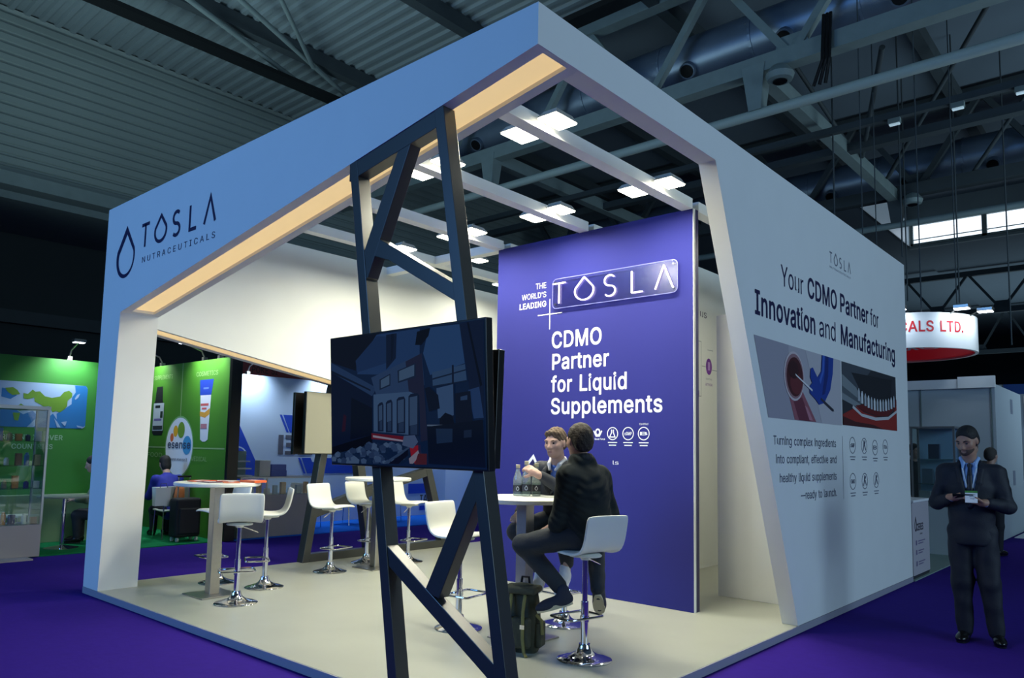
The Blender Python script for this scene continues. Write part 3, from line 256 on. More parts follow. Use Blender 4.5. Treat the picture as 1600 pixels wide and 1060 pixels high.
    '8,140 170,146 164,161 156,174 145,185 129,194 114,199 93,200 75,198 54,192 39,184 27,171 19,155 15,137 20,116 30,99 51,85 72,78 114,67 121,62 125,53 124,44 117,38 105,33 90,31 78,33 66,38 60,44 54,57 51,60 48,61 15,54 12,52 10,47 16,29 25,14 36,4 54,-6 72,-11 90,-12 111,-10 132,-5 150,6 163,20 171,35|rt:114:106,4 101,25 99,26 87,25 75,26 68,31 65,37 63,49 63,169 63,166 66,164 99,164 102,166 102,187 99,190 66,190 63,187 63,178 63,235 60,236 33,236 32,235 32,193 33,190 54,190 6,190 3,187 3,166 6,164 30,164 32,163 32,46 36,28 45,13 63,1 90,-2 105,1|bt:124:115,1 108,31 105,34 102,35 87,33 78,34 72,40 71,49 71,154 72,156 75,156 102,156 108,159 110,163 109,193 107,196 102,198 72,198 71,199 71,238 69,241 66,243 30,244 27,242 24,238 24,199 0,197 -3,195 -5,190 -5,163 -3,159 3,156 21,156 24,154 24,46 28,25 39,7 42,4 60,-7 84,-10 93,-10 111,-6 114,-3|ru:205:179,189 176,190 149,190 148,189 148,78 146,60 142,48 131,36 122,30 113,27 101,25 83,28 70,36 67,39 60,54 57,72 57,189 56,190 29,190 26,189 26,69 28,48 35,30 44,15 56,6 74,-1 89,-3 113,1 130,9 143,23 146,29 149,30 149,45 149,3 152,0 176,0 179,3|bu:215:187,189 185,195 179,198 149,198 146,198 142,195 140,189 140,78 138,63 134,51 126,42 119,37 101,33 86,35 83,37 74,43 68,54 65,75 65,192 62,196 56,198 26,198 20,195 18,189 18,69 20,45 27,27 36,12 53,-2 71,-9 92,-11 113,-8 134,2 140,8 142,-3 146,-7 179,-8 185,-5 187,0|rv:195:185,189 183,190 153,190 152,189 112,78 99,35 96,33 83,78 42,189 39,190 12,190 10,189 81,0 111,0 114,3|bv:205:194,189 192,195 186,198 153,198 150,198 146,195 99,64 96,61 90,81 48,195 42,198 9,198 3,195 1,192 2,186 74,-3 78,-7 114,-8 117,-7 120,-4|rw:284:271,189 269,190 242,190 240,189 206,69 200,40 197,40 185,90 158,189 155,190 128,190 126,189 102,105 86,37 83,42 72,90 44,189 41,190 14,190 12,189 68,3 71,0 98,0 100,3 128,99 140,148 143,149 160,84 183,3 185,0 215,0|rx:189:175,189 172,190 142,190 141,189 109,141 97,119 94,120 50,189 49,190 16,190 15,189 76,100 79,99 79,96 76,95 12,3 13,0 46,0 77,48 94,78 115,43 142,2 145,0 175,0 177,3 112,96|ry:195:185,188 183,190 156,190 152,188 112,77 99,35 96,33 82,80 43,188 39,190 12,190 10,188 81,-1 71,-28 63,-39 57,-43 51,-44 45,-45 33,-43 30,-46 25,-67 27,-70 33,-72 45,-73 69,-68 81,-61 96,-43|rz:190:169,27 168,28 66,28 63,30 166,165 166,189 165,190 27,190 24,189 24,162 27,161 123,161 126,159 22,24 21,3 24,0 168,0 169,3|r2:227:195,27 194,28 80,28 76,30 152,110 168,129 178,144 185,159 189,171 191,186 188,204 181,222 169,237 152,248 134,255 113,258 92,255 71,247 55,237 44,222 35,201 33,183 35,181 62,181 64,183 65,195 69,207 77,216 86,224 89,225 98,228 113,230 125,228 137,224 146,218 153,210 159,198 160,186 159,174 154,162 140,140 116,113 32,24 32,3 35,0 194,0 195,3|b2:237:203,27 201,33 197,36 194,36 95,36 96,39 158,105 173,123 186,141 196,168 199,186 196,207 187,228 174,243 158,254 137,262 110,266 89,263 68,255 50,243 36,225 27,204 25,180 26,177 29,174 35,173 65,173 68,174 71,177 72,180 73,192 75,201 82,210 92,218 101,220 113,222 122,220 134,216 140,212 146,206 151,195 151,177 147,165 134,145 110,118 26,29 24,24 25,-3 27,-6 32,-8 197,-8 200,-6 203,0')
# ------------------------------------------------------------------ lettering and pictures
GLYPH = {}
for _g in GLYPHS.split('|'):
    _k, _a, _l = _g[:2], *_g[3:].split(':')
    GLYPH[_k] = (int(_a), [[tuple(int(q) for q in p.split(',')) for p in l.split(' ')] for l in _l.split('/') if l])
TCACHE = {}
def glyphs(s, wt='r', space=1.0):
    key = (s, wt, space)
    if key in TCACHE: return TCACHE[key]
    vs = []; fs = []; x = 0
    for ch in s:
        if ch == ' ': x += 140*space; continue
        adv, loops = GLYPH.get(wt+ch) or GLYPH['r'+ch]
        if loops:
            n = len(vs); vs += [((p[0]+x), p[1]) for l in loops for p in l]
            fs += [tuple(n+i for i in f) for f in tessellate_polygon([[Vector((p[0], p[1], 0)) for p in l] for l in loops])]
        x += adv+(space-1)*250
    TCACHE[key] = (vs, fs); return vs, fs
def add_text(mb, s, x0, x1, base, cap, fn, wt='r', space=1.0, ink=None):
    """fits s between u=x0 and u=x1 with capitals cap tall standing on v=base; fn(u, v) -> point"""
    vs, fs = glyphs(s, wt, space)
    a = min(p[0] for p in vs); b = max(p[0] for p in vs); sx = (x1-x0)/(b-a); sy = cap/254.0
    mb.add([fn(x0+(u-a)*sx, base+v*sy) for u, v in vs], fs, ink); return mb
def text(name, s, x0, x1, base, cap, fn, material, parent, wt='r', space=1.0):
    return add_text(MB(), s, x0, x1, base, cap, fn, wt, space).build(name, material, parent, flat=True)
def strokes(mb, lines, width, fn, ink=None, closed=False):
    """flat strokes along 2D polylines with mitred joints"""
    for ln in lines:
        cl = len(ln) > 2 and ln[0] == ln[-1]; p = [Vector(q) for q in (ln[:-1] if cl else ln)]; n = len(p); L = []; R = []
        for i in range(n):
            a = p[i-1] if (cl or i > 0) else None; b = p[(i+1) % n] if (cl or i < n-1) else None
            d1 = (p[i]-a).normalized() if a is not None else None; d2 = (b-p[i]).normalized() if b is not None else None
            d1 = d1 or d2; d2 = d2 or d1
            n1 = Vector((-d1.y, d1.x)); n2 = Vector((-d2.y, d2.x)); mt = n1+n2
            mt = mt.normalized() if mt.length > 1e-4 else n1
            k = min(1/max(mt.dot(n1), 0.35), 2.2)
            L.append(p[i]+mt*(width/2*k)); R.append(p[i]-mt*(width/2*k))
        for i in range(n if cl else n-1):
            j = (i+1) % n; mb.add([fn(*R[i]), fn(*R[j]), fn(*L[j]), fn(*L[i])], [(0, 1, 2, 3)], ink)
    return mb
def ring_pts(cx, cy, rx, ry, n=28, a0=0, a1=2*PI):
    return [(cx+rx*math.cos(a0+(a1-a0)*i/n), cy+ry*math.sin(a0+(a1-a0)*i/n)) for i in range(n+1)]
def picture(name, parent, fn, items, material=None):
    """flat artwork; items = (colour, outline) laid over each other; fn(u, v, lift) -> point"""
    mb = MB()
    for i, (c, pl) in enumerate(items):
        mb.poly([fn(u, v, 0.0006*(i+1)) for u, v in pl], rgb(c))
    return mb.build(name, material or PRINT, parent, flat=True)
def rect(x0, y0, x1, y1): return [(x0, y0), (x1, y0), (x1, y1), (x0, y1)]
def oval(cx, cy, rx, ry, n=24): return ring_pts(cx, cy, rx, ry, n)[:-1]
def drop_outline(cx, z0, z1, hw, n=20):
    """pointed drop: closed 2D outline (first point repeated)"""
    ry = (z1-z0)*.40; cz = z0+ry; pts = [(cx, z1)]; q = math.radians(20)
    for i in range(n+1):
        a = q-(PI+2*q)*i/n; pts.append((cx+hw*math.cos(a)/math.cos(q*.0), cz+ry*math.sin(a)))
    pts.append((cx, z1)); return pts
def brand_lines(x0, x1, z0, z1, xs=None):
    """the five thin letters T, drop O, S, L, A-without-bar, as polylines"""
    w = x1-x0; h = z1-z0
    def X(t): return x0+w*t
    T = [[(X(0), z1), (X(.115), z1)], [(X(.0575), z1), (X(.0575), z0)]]
    O = [drop_outline(X(.285), z0, z1+h*.12, w*.082)]
    S = []
    cx = X(.505); rx = w*.042; ry = h*.25
    for i in range(11): a = math.radians(40+i*(230/10)); S.append((cx+rx*1.05*math.cos(a), z1-ry+ry*math.sin(a)))
    for i in range(1, 12): a = math.radians(90-i*(230/11)); S.append((cx+rx*1.1*math.cos(a), z0+ry+ry*math.sin(a)))
    L = [[(X(.685), z1), (X(.685), z0), (X(.77), z0)]]
    A = [[(X(.868), z0), (X(.934), z1+h*.04), (X(1.0), z0)]]
    return T+O+[S]+L+A

# ================================================================== THE HALL
FLOOR_H = 0.0
mb = MB(); mb.span((-32, -14, -0.2), (22, 75, 0)); struct(mb, 'floor', CARPET)
# corrugated roof deck over the near bays, smooth panels beyond
mb = MB(); y = -9.0; prof = []
while y < 15.0:
    prof += [(y, 12.9), (y+.17, 12.9), (y+.21, 12.82), (y+.33, 12.82)]; y += .37
for i in range(len(prof)-1):
    a, b = prof[i], prof[i+1]
    mb.add([(-22.6, a[0], a[1]), (22, a[0], a[1]), (22, b[0], b[1]), (-22.6, b[0], b[1])], [(0, 1, 2, 3)])
mb.span((-22.6, -9, 13.0), (22, 15.2, 13.1)); struct(mb, 'ceiling', ROOFM, flat=True)
mb = MB(); mb.span((-22.6, 15.2, 13.0), (22, 32, 13.1))
mb.span((-9.4, 32, 14.0), (22, 41, 14.1)); mb.span((-22.6, 32, 11.8), (-9.4, 75, 11.9)); mb.span((-9.4, 40.2, 11.7), (22, 75, 11.8))
mb.span((-9.5, 32, 11.8), (-9.4, 40, 14.0)); mb.span((-9.4, 31.9, 13.0), (22, 32, 14.0))
struct(mb, 'ceiling', ROOFP)
# ribbed left wall, ledge under it and the dark wall set back below
mb = MB(); prof = []; z = 8.45
while z < 12.6:
    prof += [(0, z), (0, z+.17), (.05, z+.20), (.05, z+.25)]; z += .27
prof.append((0, 12.85))
for i in range(len(prof)-1):
    a, b = prof[i], prof[i+1]
    mb.add([(-22.5-a[0], -9, a[1]), (-22.5-a[0], 75, a[1]), (-22.5-b[0], 75, b[1]), (-22.5-b[0], -9, b[1])], [(0, 1, 2, 3)])
mb.span((-22.8, -9, 8.3), (-22.7, 75, 12.9)); struct(mb, 'wall_left', CLAD)
mb = MB(); mb.span((-27, -9, 0), (-26.8, 75, 8.5)); struct(mb, 'wall_left', WALLD)
mb = MB(); mb.span((-23.0, -9, 8.1), (-22.3, 75, 8.45)); mb.span((-26.9, -9, 7.9), (-22.9, 75, 8.1)); struct(mb, 'trim_1', GREYST)
mb = MB(); mb.span((-26.8, -9, 5.1), (-26.5, 75, 5.5)); struct(mb, 'trim_2', DARKST)
mb = MB(); mb.span((-27, 74, 0), (22, 75, 12)); struct(mb, 'wall_back', WALLD)
# clerestory windows over the far bay
mb = MB(); mb.span((-9.4, 40.0, 12.95), (22, 40.2, 14.0)); mb.span((-9.4, 40.0, 11.7), (22, 40.2, 11.82))
struct(mb, 'wall_back', ROOFM)
WPANE = mat('window_daylight', (235, 242, 250), 0.3, emit=1.6, ecol=(226, 238, 252))
for i, (a, b) in enumerate([(-9.2, -6.3), (-6.1, -3.2), (-3.0, -0.1), (0.1, 3.0)]):
    f = MB()
    f.span((a-.1, 39.9, 11.82), (a, 40.1, 12.95)); f.span((b, 39.9, 11.82), (b+.1, 40.1, 12.95))
    f.span((a-.1, 39.9, 12.83), (b+.1, 40.1, 12.95)); f.span((a-.1, 39.9, 11.82), (b+.1, 40.1, 11.92)); f.span((a, 39.95, 12.1), (b, 40.05, 12.13))
    fr = struct(f, 'window_%d' % (i+1), GREYST)
    p = MB(); p.span((a, 40.08, 11.92), (b, 40.12, 12.83)); p.build('pane', WPANE, fr)
mb = MB(); mb.span((-9.38, 32.2, 11.82), (-9.34, 39.8, 13.0)); struct(mb, 'window_5', mat('side_glazing', (150, 175, 190), 0.4, emit=0.12, ecol=(190, 215, 235)))

def truss(label, y, zb, zt, xa, xb, step, cw, m, posts=()):
    t = thing('roof_truss', label, 'roof truss', ((xa+xb)/2, y, zb), 'steel trusses under the hall roof')
    b = MB(); b.bar((xa, y, zb), (xb, y, zb), cw, cw*1.1); b.build('bottom_chord', m, t)
    b = MB(); b.bar((xa, y, zt), (xb, y, zt), cw, cw*1.1); b.build('top_chord', m, t)
    n = int((xb-xa)/step)
    for i in range(n):
        x = xa+i*step
        b = MB(); b.bar((x, y, zt), (x+step/2, y, zb), cw*.5, cw*.5); b.build('web_member', m, t)
        b = MB(); b.bar((x+step/2, y, zb), (x+step, y, zt), cw*.5, cw*.5); b.build('web_member', m, t)
        g = MB(); g.prism([(x+step/2-.4, zb+.1), (x+step/2+.4, zb+.1), (x+step/2+.28, zb+.5), (x+step/2-.28, zb+.5)], lambda u, v, d: (u, y+d, v), -.04, .04); g.build('gusset_plate', m, t)
    for x, z0 in posts:
        b = MB(); b.hexa([(x-.14, y-.14, z0), (x+.14, y-.14, z0), (x+.14, y+.14, z0), (x-.14, y+.14, z0), (x-.26, y-.2, zb), (x+.26, y-.2, zb), (x+.26, y+.2, zb), (x-.26, y+.2, zb)]); b.build('drop_post', m, t)
    return t
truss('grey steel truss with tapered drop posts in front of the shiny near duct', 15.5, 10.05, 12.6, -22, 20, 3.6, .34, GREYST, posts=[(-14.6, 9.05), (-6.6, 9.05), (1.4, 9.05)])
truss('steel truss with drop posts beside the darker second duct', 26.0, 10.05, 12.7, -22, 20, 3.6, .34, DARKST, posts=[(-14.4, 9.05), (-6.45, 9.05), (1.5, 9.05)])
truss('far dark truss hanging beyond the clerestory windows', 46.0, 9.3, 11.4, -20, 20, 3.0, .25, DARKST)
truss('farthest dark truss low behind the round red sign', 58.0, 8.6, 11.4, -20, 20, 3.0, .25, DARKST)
def runner(name, label, cat, a, b, w_, h_, m, group=None, round_=False):
    mb = MB()
    if round_: mb.tube([a, b], w_, 12)
    else: mb.bar(a, b, w_, h_)
    return tag(mb.build(name, m, smooth=round_), label, cat, group)
runner('steel_tube', 'pale round tube running under the nearer drop posts', 'tube', (-20, 15.5, 9.0), (18, 15.5, 9.0), .11, 0, mat('pale_steel', (150, 165, 160), .6), round_=True)
runner('steel_tube', 'dim round tube running under the farther drop posts', 'tube', (-20, 26, 9.0), (18, 26, 9.0), .11, 0, GREYST, round_=True)
for x, lb in ((-6.5, 'long grey beam joining the two drop posts at right'), (-14.5, 'long grey beam high behind the spotlights of the stand'), (1.4, 'long grey beam at the top right edge')):
    runner('roof_beam', lb, 'beam', (x, 15.6, 9.95), (x, 26, 9.95), .28, .36, GREYST, 'long beams between the trusses')
for x, lb in ((-18.1, 'roof purlin nearest the ribbed wall'), (-13.6, 'second roof purlin from the ribbed wall'), (-9.1, 'third roof purlin from the ribbed wall'), (-4.6, 'roof purlin over the near corner of the white stand')):
    runner('roof_purlin', lb, 'beam', (x, -9, 12.62), (x, 31, 12.62), .3, .4, DARKST, 'purlins under the ribbed roof deck')
runner('cable_tray', 'black cable tray slanting along the roof at upper left', 'cable tray', (-18.57, -9, 11.9), (-18.57, 15, 11.9), .45, .12, BLACK)
runner('cable_tray', 'black cable tray under the roof just right of the near corner', 'cable tray', (-20, 13.4, 11.5), (18, 13.4, 11.5), .4, .14, BLACK)
runner('lighting_rail', 'dark lighting rail hung below the nearer truss', 'rail', (-20, 18.6, 9.5), (18, 18.6, 9.5), .16, .16, DARKST)
runner('lighting_rail', 'dark lighting rail between the two ducts', 'rail', (-20, 21.0, 9.9), (18, 21.0, 9.9), .3, .22, DARKST)
runner('wind_brace', 'lower of two long thin braces crossing the roof at upper left', 'brace', (-16.2, 4.2, 12.3), (-19.5, 13.2, 12.2), .07, 0, GREYST, 'thin braces under the roof', True)
runner('wind_brace', 'upper of two long thin braces crossing the roof at upper left', 'brace', (-15.2, 5.4, 12.35), (-18.6, 13.15, 12.25), .07, 0, GREYST, 'thin braces under the roof', True)
runner('wind_brace', 'short thin brace crossing the long ones at upper left', 'brace', (-15.7, 9.1, 12.3), (-17.85, 11.5, 12.2), .06, 0, GREYST, 'thin braces under the roof', True)
for a_, b_, l_ in (((-2.2, 19.5, 12.9), (-6.3, 24.5, 10.1), 'dark diagonal brace right of the long beam'), ((-7.8, 20.5, 12.9), (-6.85, 25.4, 10.15), 'dark diagonal brace left of the long beam'), ((-4.2, 16.2, 10.0), (-6.3, 22.0, 10.0), 'dark diagonal brace crossing the long beam'), ((-1.0, 22.5, 12.9), (-4.3, 26.0, 10.2), 'dark diagonal brace before the second duct')):
    runner('diagonal_brace', l_, 'brace', a_, b_, .06, 0, DARKST, 'dark braces between the trusses', True)
b = MB()
for k_ in range(3): b.tube([(-5.05+.07*k_, 15.25, 10.6), (-5.08+.07*k_, 15.2, 9.6), (-5.3+.12*k_, 15.3, 9.15)], .035, 6)
tag(b.build('cable_bundle', BLACK), 'black cable bundle hanging from the near truss', 'cables')
def duct(label, y, z, r, m):
    t = thing('air_duct', label, 'air duct', (-1, y, z-r), 'round air ducts under the roof')
    b = MB(); b.tube([(-20, y, z), (18, y, z)], r, 28); b.build('pipe', m, t, smooth=True)
    for i in range(15):
        x = -18.2+i*2.4
        b = MB(); b.tube([(x, y-r*.72, z-r*.62), (x, y-r*.9, z-r*.78)], .2, 14); b.build('nozzle', m, t, smooth=True)
        b = MB(); b.tube([(x, y-r*.89, z-r*.77), (x, y-r*.92, z-r*.80)], .16, 14); b.build('nozzle_mouth', BLACK, t)
    for i in range(16):
        x = -19+i*2.4
        b = MB(); b.tube([(x-.03, y, z), (x+.03, y, z)], r*1.03, 28); b.build('duct_seam', m, t)
    return t
duct('shiny round duct behind the near truss at top right', 16.6, 11.35, .62, DUCT)
duct('darker blue round duct running along the second truss', 26.9, 11.0, .68, DUCT)
for i, (x, y, z0) in enumerate([(-5.0, 20.6, 6.6), (-4.1, 22.4, 5.6), (-5.6, 23.5, 6.0), (-3.2, 24.0, 4.6), (-6.0, 18.6, 7.2)]):
    b = MB(); b.tube([(x, y, z0), (x, y, 13.0 if y > 15.2 else 12.85)], .02, 6)
    tag(b.build('hanging_cable', DARKST), ['thin cable hanging nearest the beam between drop posts', 'thin cable ending just above the right wall of the stand', 'thin cable passing the second duct, left one', 'thin cable passing the windows at right', 'thin cable beside the nearer drop post'][i], 'cable', 'thin cables hanging from the roof')
for i, (x, y, z) in enumerate([(-4.6, 18.6, 9.285), (-3.3, 18.6, 9.285), (-2.1, 18.6, 9.285), (-5.6, 26.25, 9.96), (-7.3, 26.25, 9.96)]):
    t = thing('high_bay_lamp', ['small hall lamp on the rail, nearest the drop post', 'small hall lamp on the rail, middle one', 'small hall lamp on the rail, nearest the picture edge', 'small lit hall lamp right of the far drop post', 'small lit hall lamp left of the far drop post'][i], 'hall lamp', (x, y, z), 'hall lamps under the roof')
    b = MB(); b.box((x, y, z+.08), (.26, .14, .12)); b.build('housing', GREYST, t)
    b = MB(); b.box((x, y, z), (.22, .10, .03)); b.build('lens', mat('dim_lens', (200, 225, 235), .4, emit=.4, ecol=(200, 225, 235)), t)
for i, (x, y) in enumerate([(-7.0, 15.2), (-6.9, 25.6)]):
    t = thing('loudspeaker', ['round hall loudspeaker by the nearer drop post', 'round hall loudspeaker by the farther drop post'][i], 'loudspeaker', (x, y, 9.1), 'hall loudspeakers')
    b = MB(); b.lathe([(.02, .0), (.26, .04), (.3, .16), (.18, .34), (.05, .4)], (x+1.0, y+.1, 9.47), 16); b.build('horn', GREYST, t, smooth=True)
    b = MB(); b.lathe([(.01, -.02), (.15, .0), (.15, .02)], (x+1.0, y+.1, 9.47), 16); b.build('mouth', BLACK, t)

# ================================================================== THE WHITE STAND
X0, X1, Y0, Y2, H, PH = -8.394, -2.511, 3.012, 10.403, 3.98, 0.068
t = thing('stand_platform', 'low white platform floor under the whole stand', 'platform', ((X0+X1)/2, (Y0+Y2)/2, 0))
b = MB(); b.span((X0+.004, Y0+.004, 0), (X1-.004, Y2, PH-.0005)); b.build('deck', PLATF, t, bevel=.004)
b = MB(); b.span((X0, Y0-.004, .004), (X1+.004, Y0+.004, PH-.003)); b.span((X1-.004, Y0, .004), (X1+.004, Y2, PH-.003)); b.build('edge_board', mat('edge_board', (150, 150, 165), .6), t, label='grey edge board of the platform')
b = MB(); b.bar((-3.12, 3.92, PH+.0006), (-2.83, 4.0, PH+.0006), .012, .001); b.build('floor_slot', BLACK, t)

# ---- front frame: sloping fascia on a left pillar, lit recess in its underside
SL = (3.737-2.834)/(7.921-2.511)
low = lambda x: 2.834+SL*(x+7.921)
fr = thing('front_frame', 'white front frame with sloping fascia, logo and warm lit recess', 'stand frame', (-5.45, 3.2, PH))
out = [(X0, PH), (X0, H), (X1, H), (X1, low(X1)), (-7.921, 2.834), (-8.02, PH)]
fy = lambda u, v, d: (u, Y0+d, v)
b = MB(); b.prism(out, fy, 0, .085); b.prism(out, fy, .305, .38)
b.prism([(X0, PH), (X0, H), (X1, H), (X1, low(X1)), (-2.545, low(-2.545)), (-2.545, low(-2.545)+.045), (-7.855, low(-7.855)+.045), (-7.855, low(-7.855)), (-7.921, 2.834), (-8.02, PH)], fy, .085, .305)
b.build('fascia', WHITE, fr)
b = MB(); b.prism([(-2.547, low(-2.547)+.028), (-2.547, low(-2.547)+.046), (-7.853, low(-7.853)+.046), (-7.853, low(-7.853)+.028)], fy, .086, .304)
b.build('light_panel', WARM, fr, label='warm glowing diffuser in the underside')
ff = lambda u, v: (u, Y0-.002, v)
b = MB(); o1 = drop_outline(-7.883, 3.177, 3.715, .222, 26); o2 = drop_outline(-7.87, 3.215, 3.625, .178, 26)
n = len(o1)
for i in range(n-1): b.add([ff(*o1[i]), ff(*o1[i+1]), ff(*o2[i+1]), ff(*o2[i])], [(0, 1, 2, 3)])
b.build('drop_logo', NAVY, fr, flat=True)
b = MB(); strokes(b, brand_lines(-7.523, -6.05, 3.424, 3.648), .034, ff); b.build('brand_lettering', NAVY, fr, flat=True)
text('tagline_lettering', 'NUTRACEUTICALS', -7.476, -6.034, 3.272, .056, ff, NAVY, fr, 'r', 1.45)

# ---- right wall: slanted opening edge, printed graphics on the aisle side
rw = thing('right_wall_panel', 'white right-hand wall of the stand with slanted edge and printed graphics', 'stand wall', (X1-.07, 7.5, PH))
fx = lambda u, v, d: (X1-d, u, v)
b = MB(); b.prism([(3.392, low(X1)), (3.392, H), (Y2, H), (Y2, PH), (6.63, PH), (5.126, 3.737)], fx, 0, .14); b.build('wall_board', WHITE, rw)
fr_ = lambda u, v: (X1+.002, u, v)
b = MB(); strokes(b, brand_lines(7.61, 8.255, 3.455, 3.56), .014, fr_); b.build('brand_lettering', mat('grey_vinyl', (120, 124, 135), .6), rw, flat=True)
text('tagline_lettering', 'NUTRACEUTICALS', 7.61, 8.25, 3.40, .02, fr_, mat('pale_vinyl', (165, 170, 178), .6), rw)
b = MB()
add_text(b, 'Your', 6.36, 6.884, 2.997, .185, fr_, 'l'); add_text(b, 'CDMO', 6.991, 7.797, 3.0, .185, fr_, 'b')
add_text(b, 'Partner', 7.90, 8.84, 3.0, .185, fr_, 'b'); add_text(b, 'for', 8.91, 9.22, 3.0, .185, fr_, 'l')
add_text(b, 'Innovation', 5.81, 7.172, 2.668, .195, fr_, 'b'); add_text(b, 'and', 7.28, 7.739, 2.668, .195, fr_, 'l'); add_text(b, 'Manufacturing', 7.90, 9.862, 2.668, .195, fr_, 'b')
b.build('headline_lettering', NAVY, rw, flat=True)
b = MB()
add_text(b, 'Turning complex ingredients', 6.15, 7.684, 1.614, .075, fr_); add_text(b, 'into compliant, effective and', 6.2, 7.687, 1.458, .075, fr_)
add_text(b, 'healthy liquid supplements', 6.275, 7.685, 1.298, .075, fr_); add_text(b, '\u2014ready to launch.', 6.74, 7.68, 1.14, .075, fr_)
b.build('body_lettering', mat('slate_vinyl', (58, 62, 92), .6), rw, flat=True)
b = MB(); strokes(b, [[(7.88, 1.10), (7.88, 1.73)]], .006, fr_); b.build('divider_line', mat('grey_vinyl', (120, 124, 135), .6), rw, flat=True)
fp = lambda u, v, l: (X1+.001+l, u, v)
it = [((176, 172, 180), [(5.78, 2.49), (7.87, 2.49), (7.87, 1.835), (6.05, 1.835)]), ((160, 156, 168), [(5.78, 2.49), (6.5, 2.49), (6.6, 1.835), (6.05, 1.835)]), ((188, 184, 190), [(6.9, 2.49), (7.87, 2.49), (7.87, 1.835), (7.3, 1.835)])]
it += [((150, 88, 100), [(6.45, 2.12), (6.82, 2.10), (7.15, 1.84), (6.62, 1.84)]), ((110, 50, 66), [(6.6, 2.0), (6.8, 2.05), (7.0, 1.84), (6.72, 1.84)]), ((182, 122, 136), [(6.86, 1.98), (6.93, 1.96), (7.06, 1.85), (6.97, 1.85)])]
it += [((204, 190, 194), oval(6.62, 2.225, .235, .22)), ((150, 112, 118), oval(6.625, 2.225, .215, .20)), ((74, 26, 32), oval(6.632, 2.22, .19, .175)), ((104, 40, 46), oval(6.66, 2.165, .14, .10)), ((58, 20, 26), oval(6.6, 2.28, .12, .08))]
it += [((28, 62, 150), [(7.319, 2.488), (7.64, 2.488), (7.61, 2.33), (7.533, 2.167), (7.36, 2.03), (7.22, 2.005), (7.13, 2.05), (6.985, 2.10), (6.975, 2.16), (7.05, 2.2), (7.0, 2.25), (7.015, 2.33), (7.07, 2.345), (7.19, 2.26), (7.29, 2.33)]), ((18, 40, 112), [(7.42, 2.488), (7.5, 2.488), (7.48, 2.3), (7.38, 2.12), (7.3, 2.1), (7.38, 2.3)]), ((60, 98, 190), [(7.34, 2.488), (7.39, 2.488), (7.36, 2.33), (7.26, 2.2), (7.23, 2.24), (7.31, 2.33)])]
it += [((226, 224, 226), [(6.63, 2.25), (6.645, 2.232), (7.04, 2.118), (7.05, 2.135)]), ((52, 52, 60), [(7.27, 2.075), (7.26, 2.055), (7.59, 1.962), (7.62, 1.962), (7.61, 1.982)])]
picture('laboratory_picture', rw, fp, it)
it = [((44, 46, 52), rect(7.897, 1.842, 9.86, 2.488)), ((70, 76, 84), [(7.897, 2.488), (8.9, 2.488), (8.3, 2.2), (7.897, 2.32)]), ((30, 32, 38), [(8.2, 2.40), (9.7, 2.44), (9.6, 2.16), (8.7, 2.10)]), ((128, 136, 140), [(7.897, 2.36), (8.35, 2.25), (8.55, 2.12), (8.4, 2.04), (7.897, 2.10)]), ((84, 92, 98), [(7.897, 2.24), (8.4, 2.14), (8.5, 2.08), (7.897, 2.17)])]
it += [((146, 40, 34), [(7.897, 1.842), (9.86, 1.842), (9.86, 2.16), (9.72, 2.05), (9.45, 1.98), (9.1, 1.97), (8.6, 2.0), (8.35, 2.05), (7.897, 1.95)]), ((98, 24, 24), [(8.3, 2.06), (8.6, 2.01), (9.1, 1.98), (9.5, 2.0), (9.86, 2.14), (9.86, 2.22), (9.5, 2.09), (9.1, 2.06), (8.6, 2.09)])]
it += [((196, 196, 198), [(8.2, 2.03), (8.5, 1.955), (9.0, 1.93), (9.5, 1.96), (9.86, 2.06), (9.86, 2.09), (9.5, 1.995), (9.0, 1.965), (8.5, 1.985), (8.22, 2.06)]), ((70, 24, 26), [(7.897, 1.842), (9.3, 1.842), (8.9, 1.88), (8.3, 1.89), (7.897, 1.93)])]
for i in range(13):
    x = 8.42+i*.108; z = 2.10+.0021*(i-6)**2; it.append(((208, 212, 214) if i % 2 else (170, 176, 182), [(x-.036, z-.06), (x+.036, z-.06), (x+.036, z+.04), (x+.012, z+.075), (x-.012, z+.075), (x-.036, z+.04)]))
picture('factory_picture', rw, fp, it)
GV = mat('seal_vinyl', (98, 102, 118), .6)
def seal(b, cx, cz, r, txt, fn, ry=None, under=True, w_=.008, band=False):
    ry = ry or r; strokes(b, [ring_pts(cx, cz, r, ry, 24)], w_, fn)
    if txt: add_text(b, txt, cx-r*.68, cx+r*.68, cz-ry*.25, ry*.5, fn, 'b')
    if under:
        for k, ww in ((0, .9), (1, .7)): strokes(b, [[(cx-r*ww, cz-ry*1.45-k*.028), (cx+r*ww, cz-ry*1.45-k*.028)]], .010, fn)
for nm, cx, cz, tx in (('seal', 8.19, 1.642, 'cGMP'), ('seal', 8.58, 1.642, ''), ('seal', 8.965, 1.63, 'B'), ('seal', 9.362, 1.642, 'FDA'), ('seal', 8.178, 1.272, 'GMO'), ('seal', 8.572, 1.268, ''), ('seal', 8.98, 1.272, '')):
    b = MB(); seal(b, cx, cz, .095, tx, fr_, .082)
    if not tx: strokes(b, [[(cx-.045, cz-.05), (cx-.01, cz+.01), (cx-.005, cz+.06)], [(cx+.05, cz-.045), (cx+.0, cz+.02), (cx+.04, cz+.05)]], .022, fr_)
    b.build('certification_seal', GV, rw, flat=True)

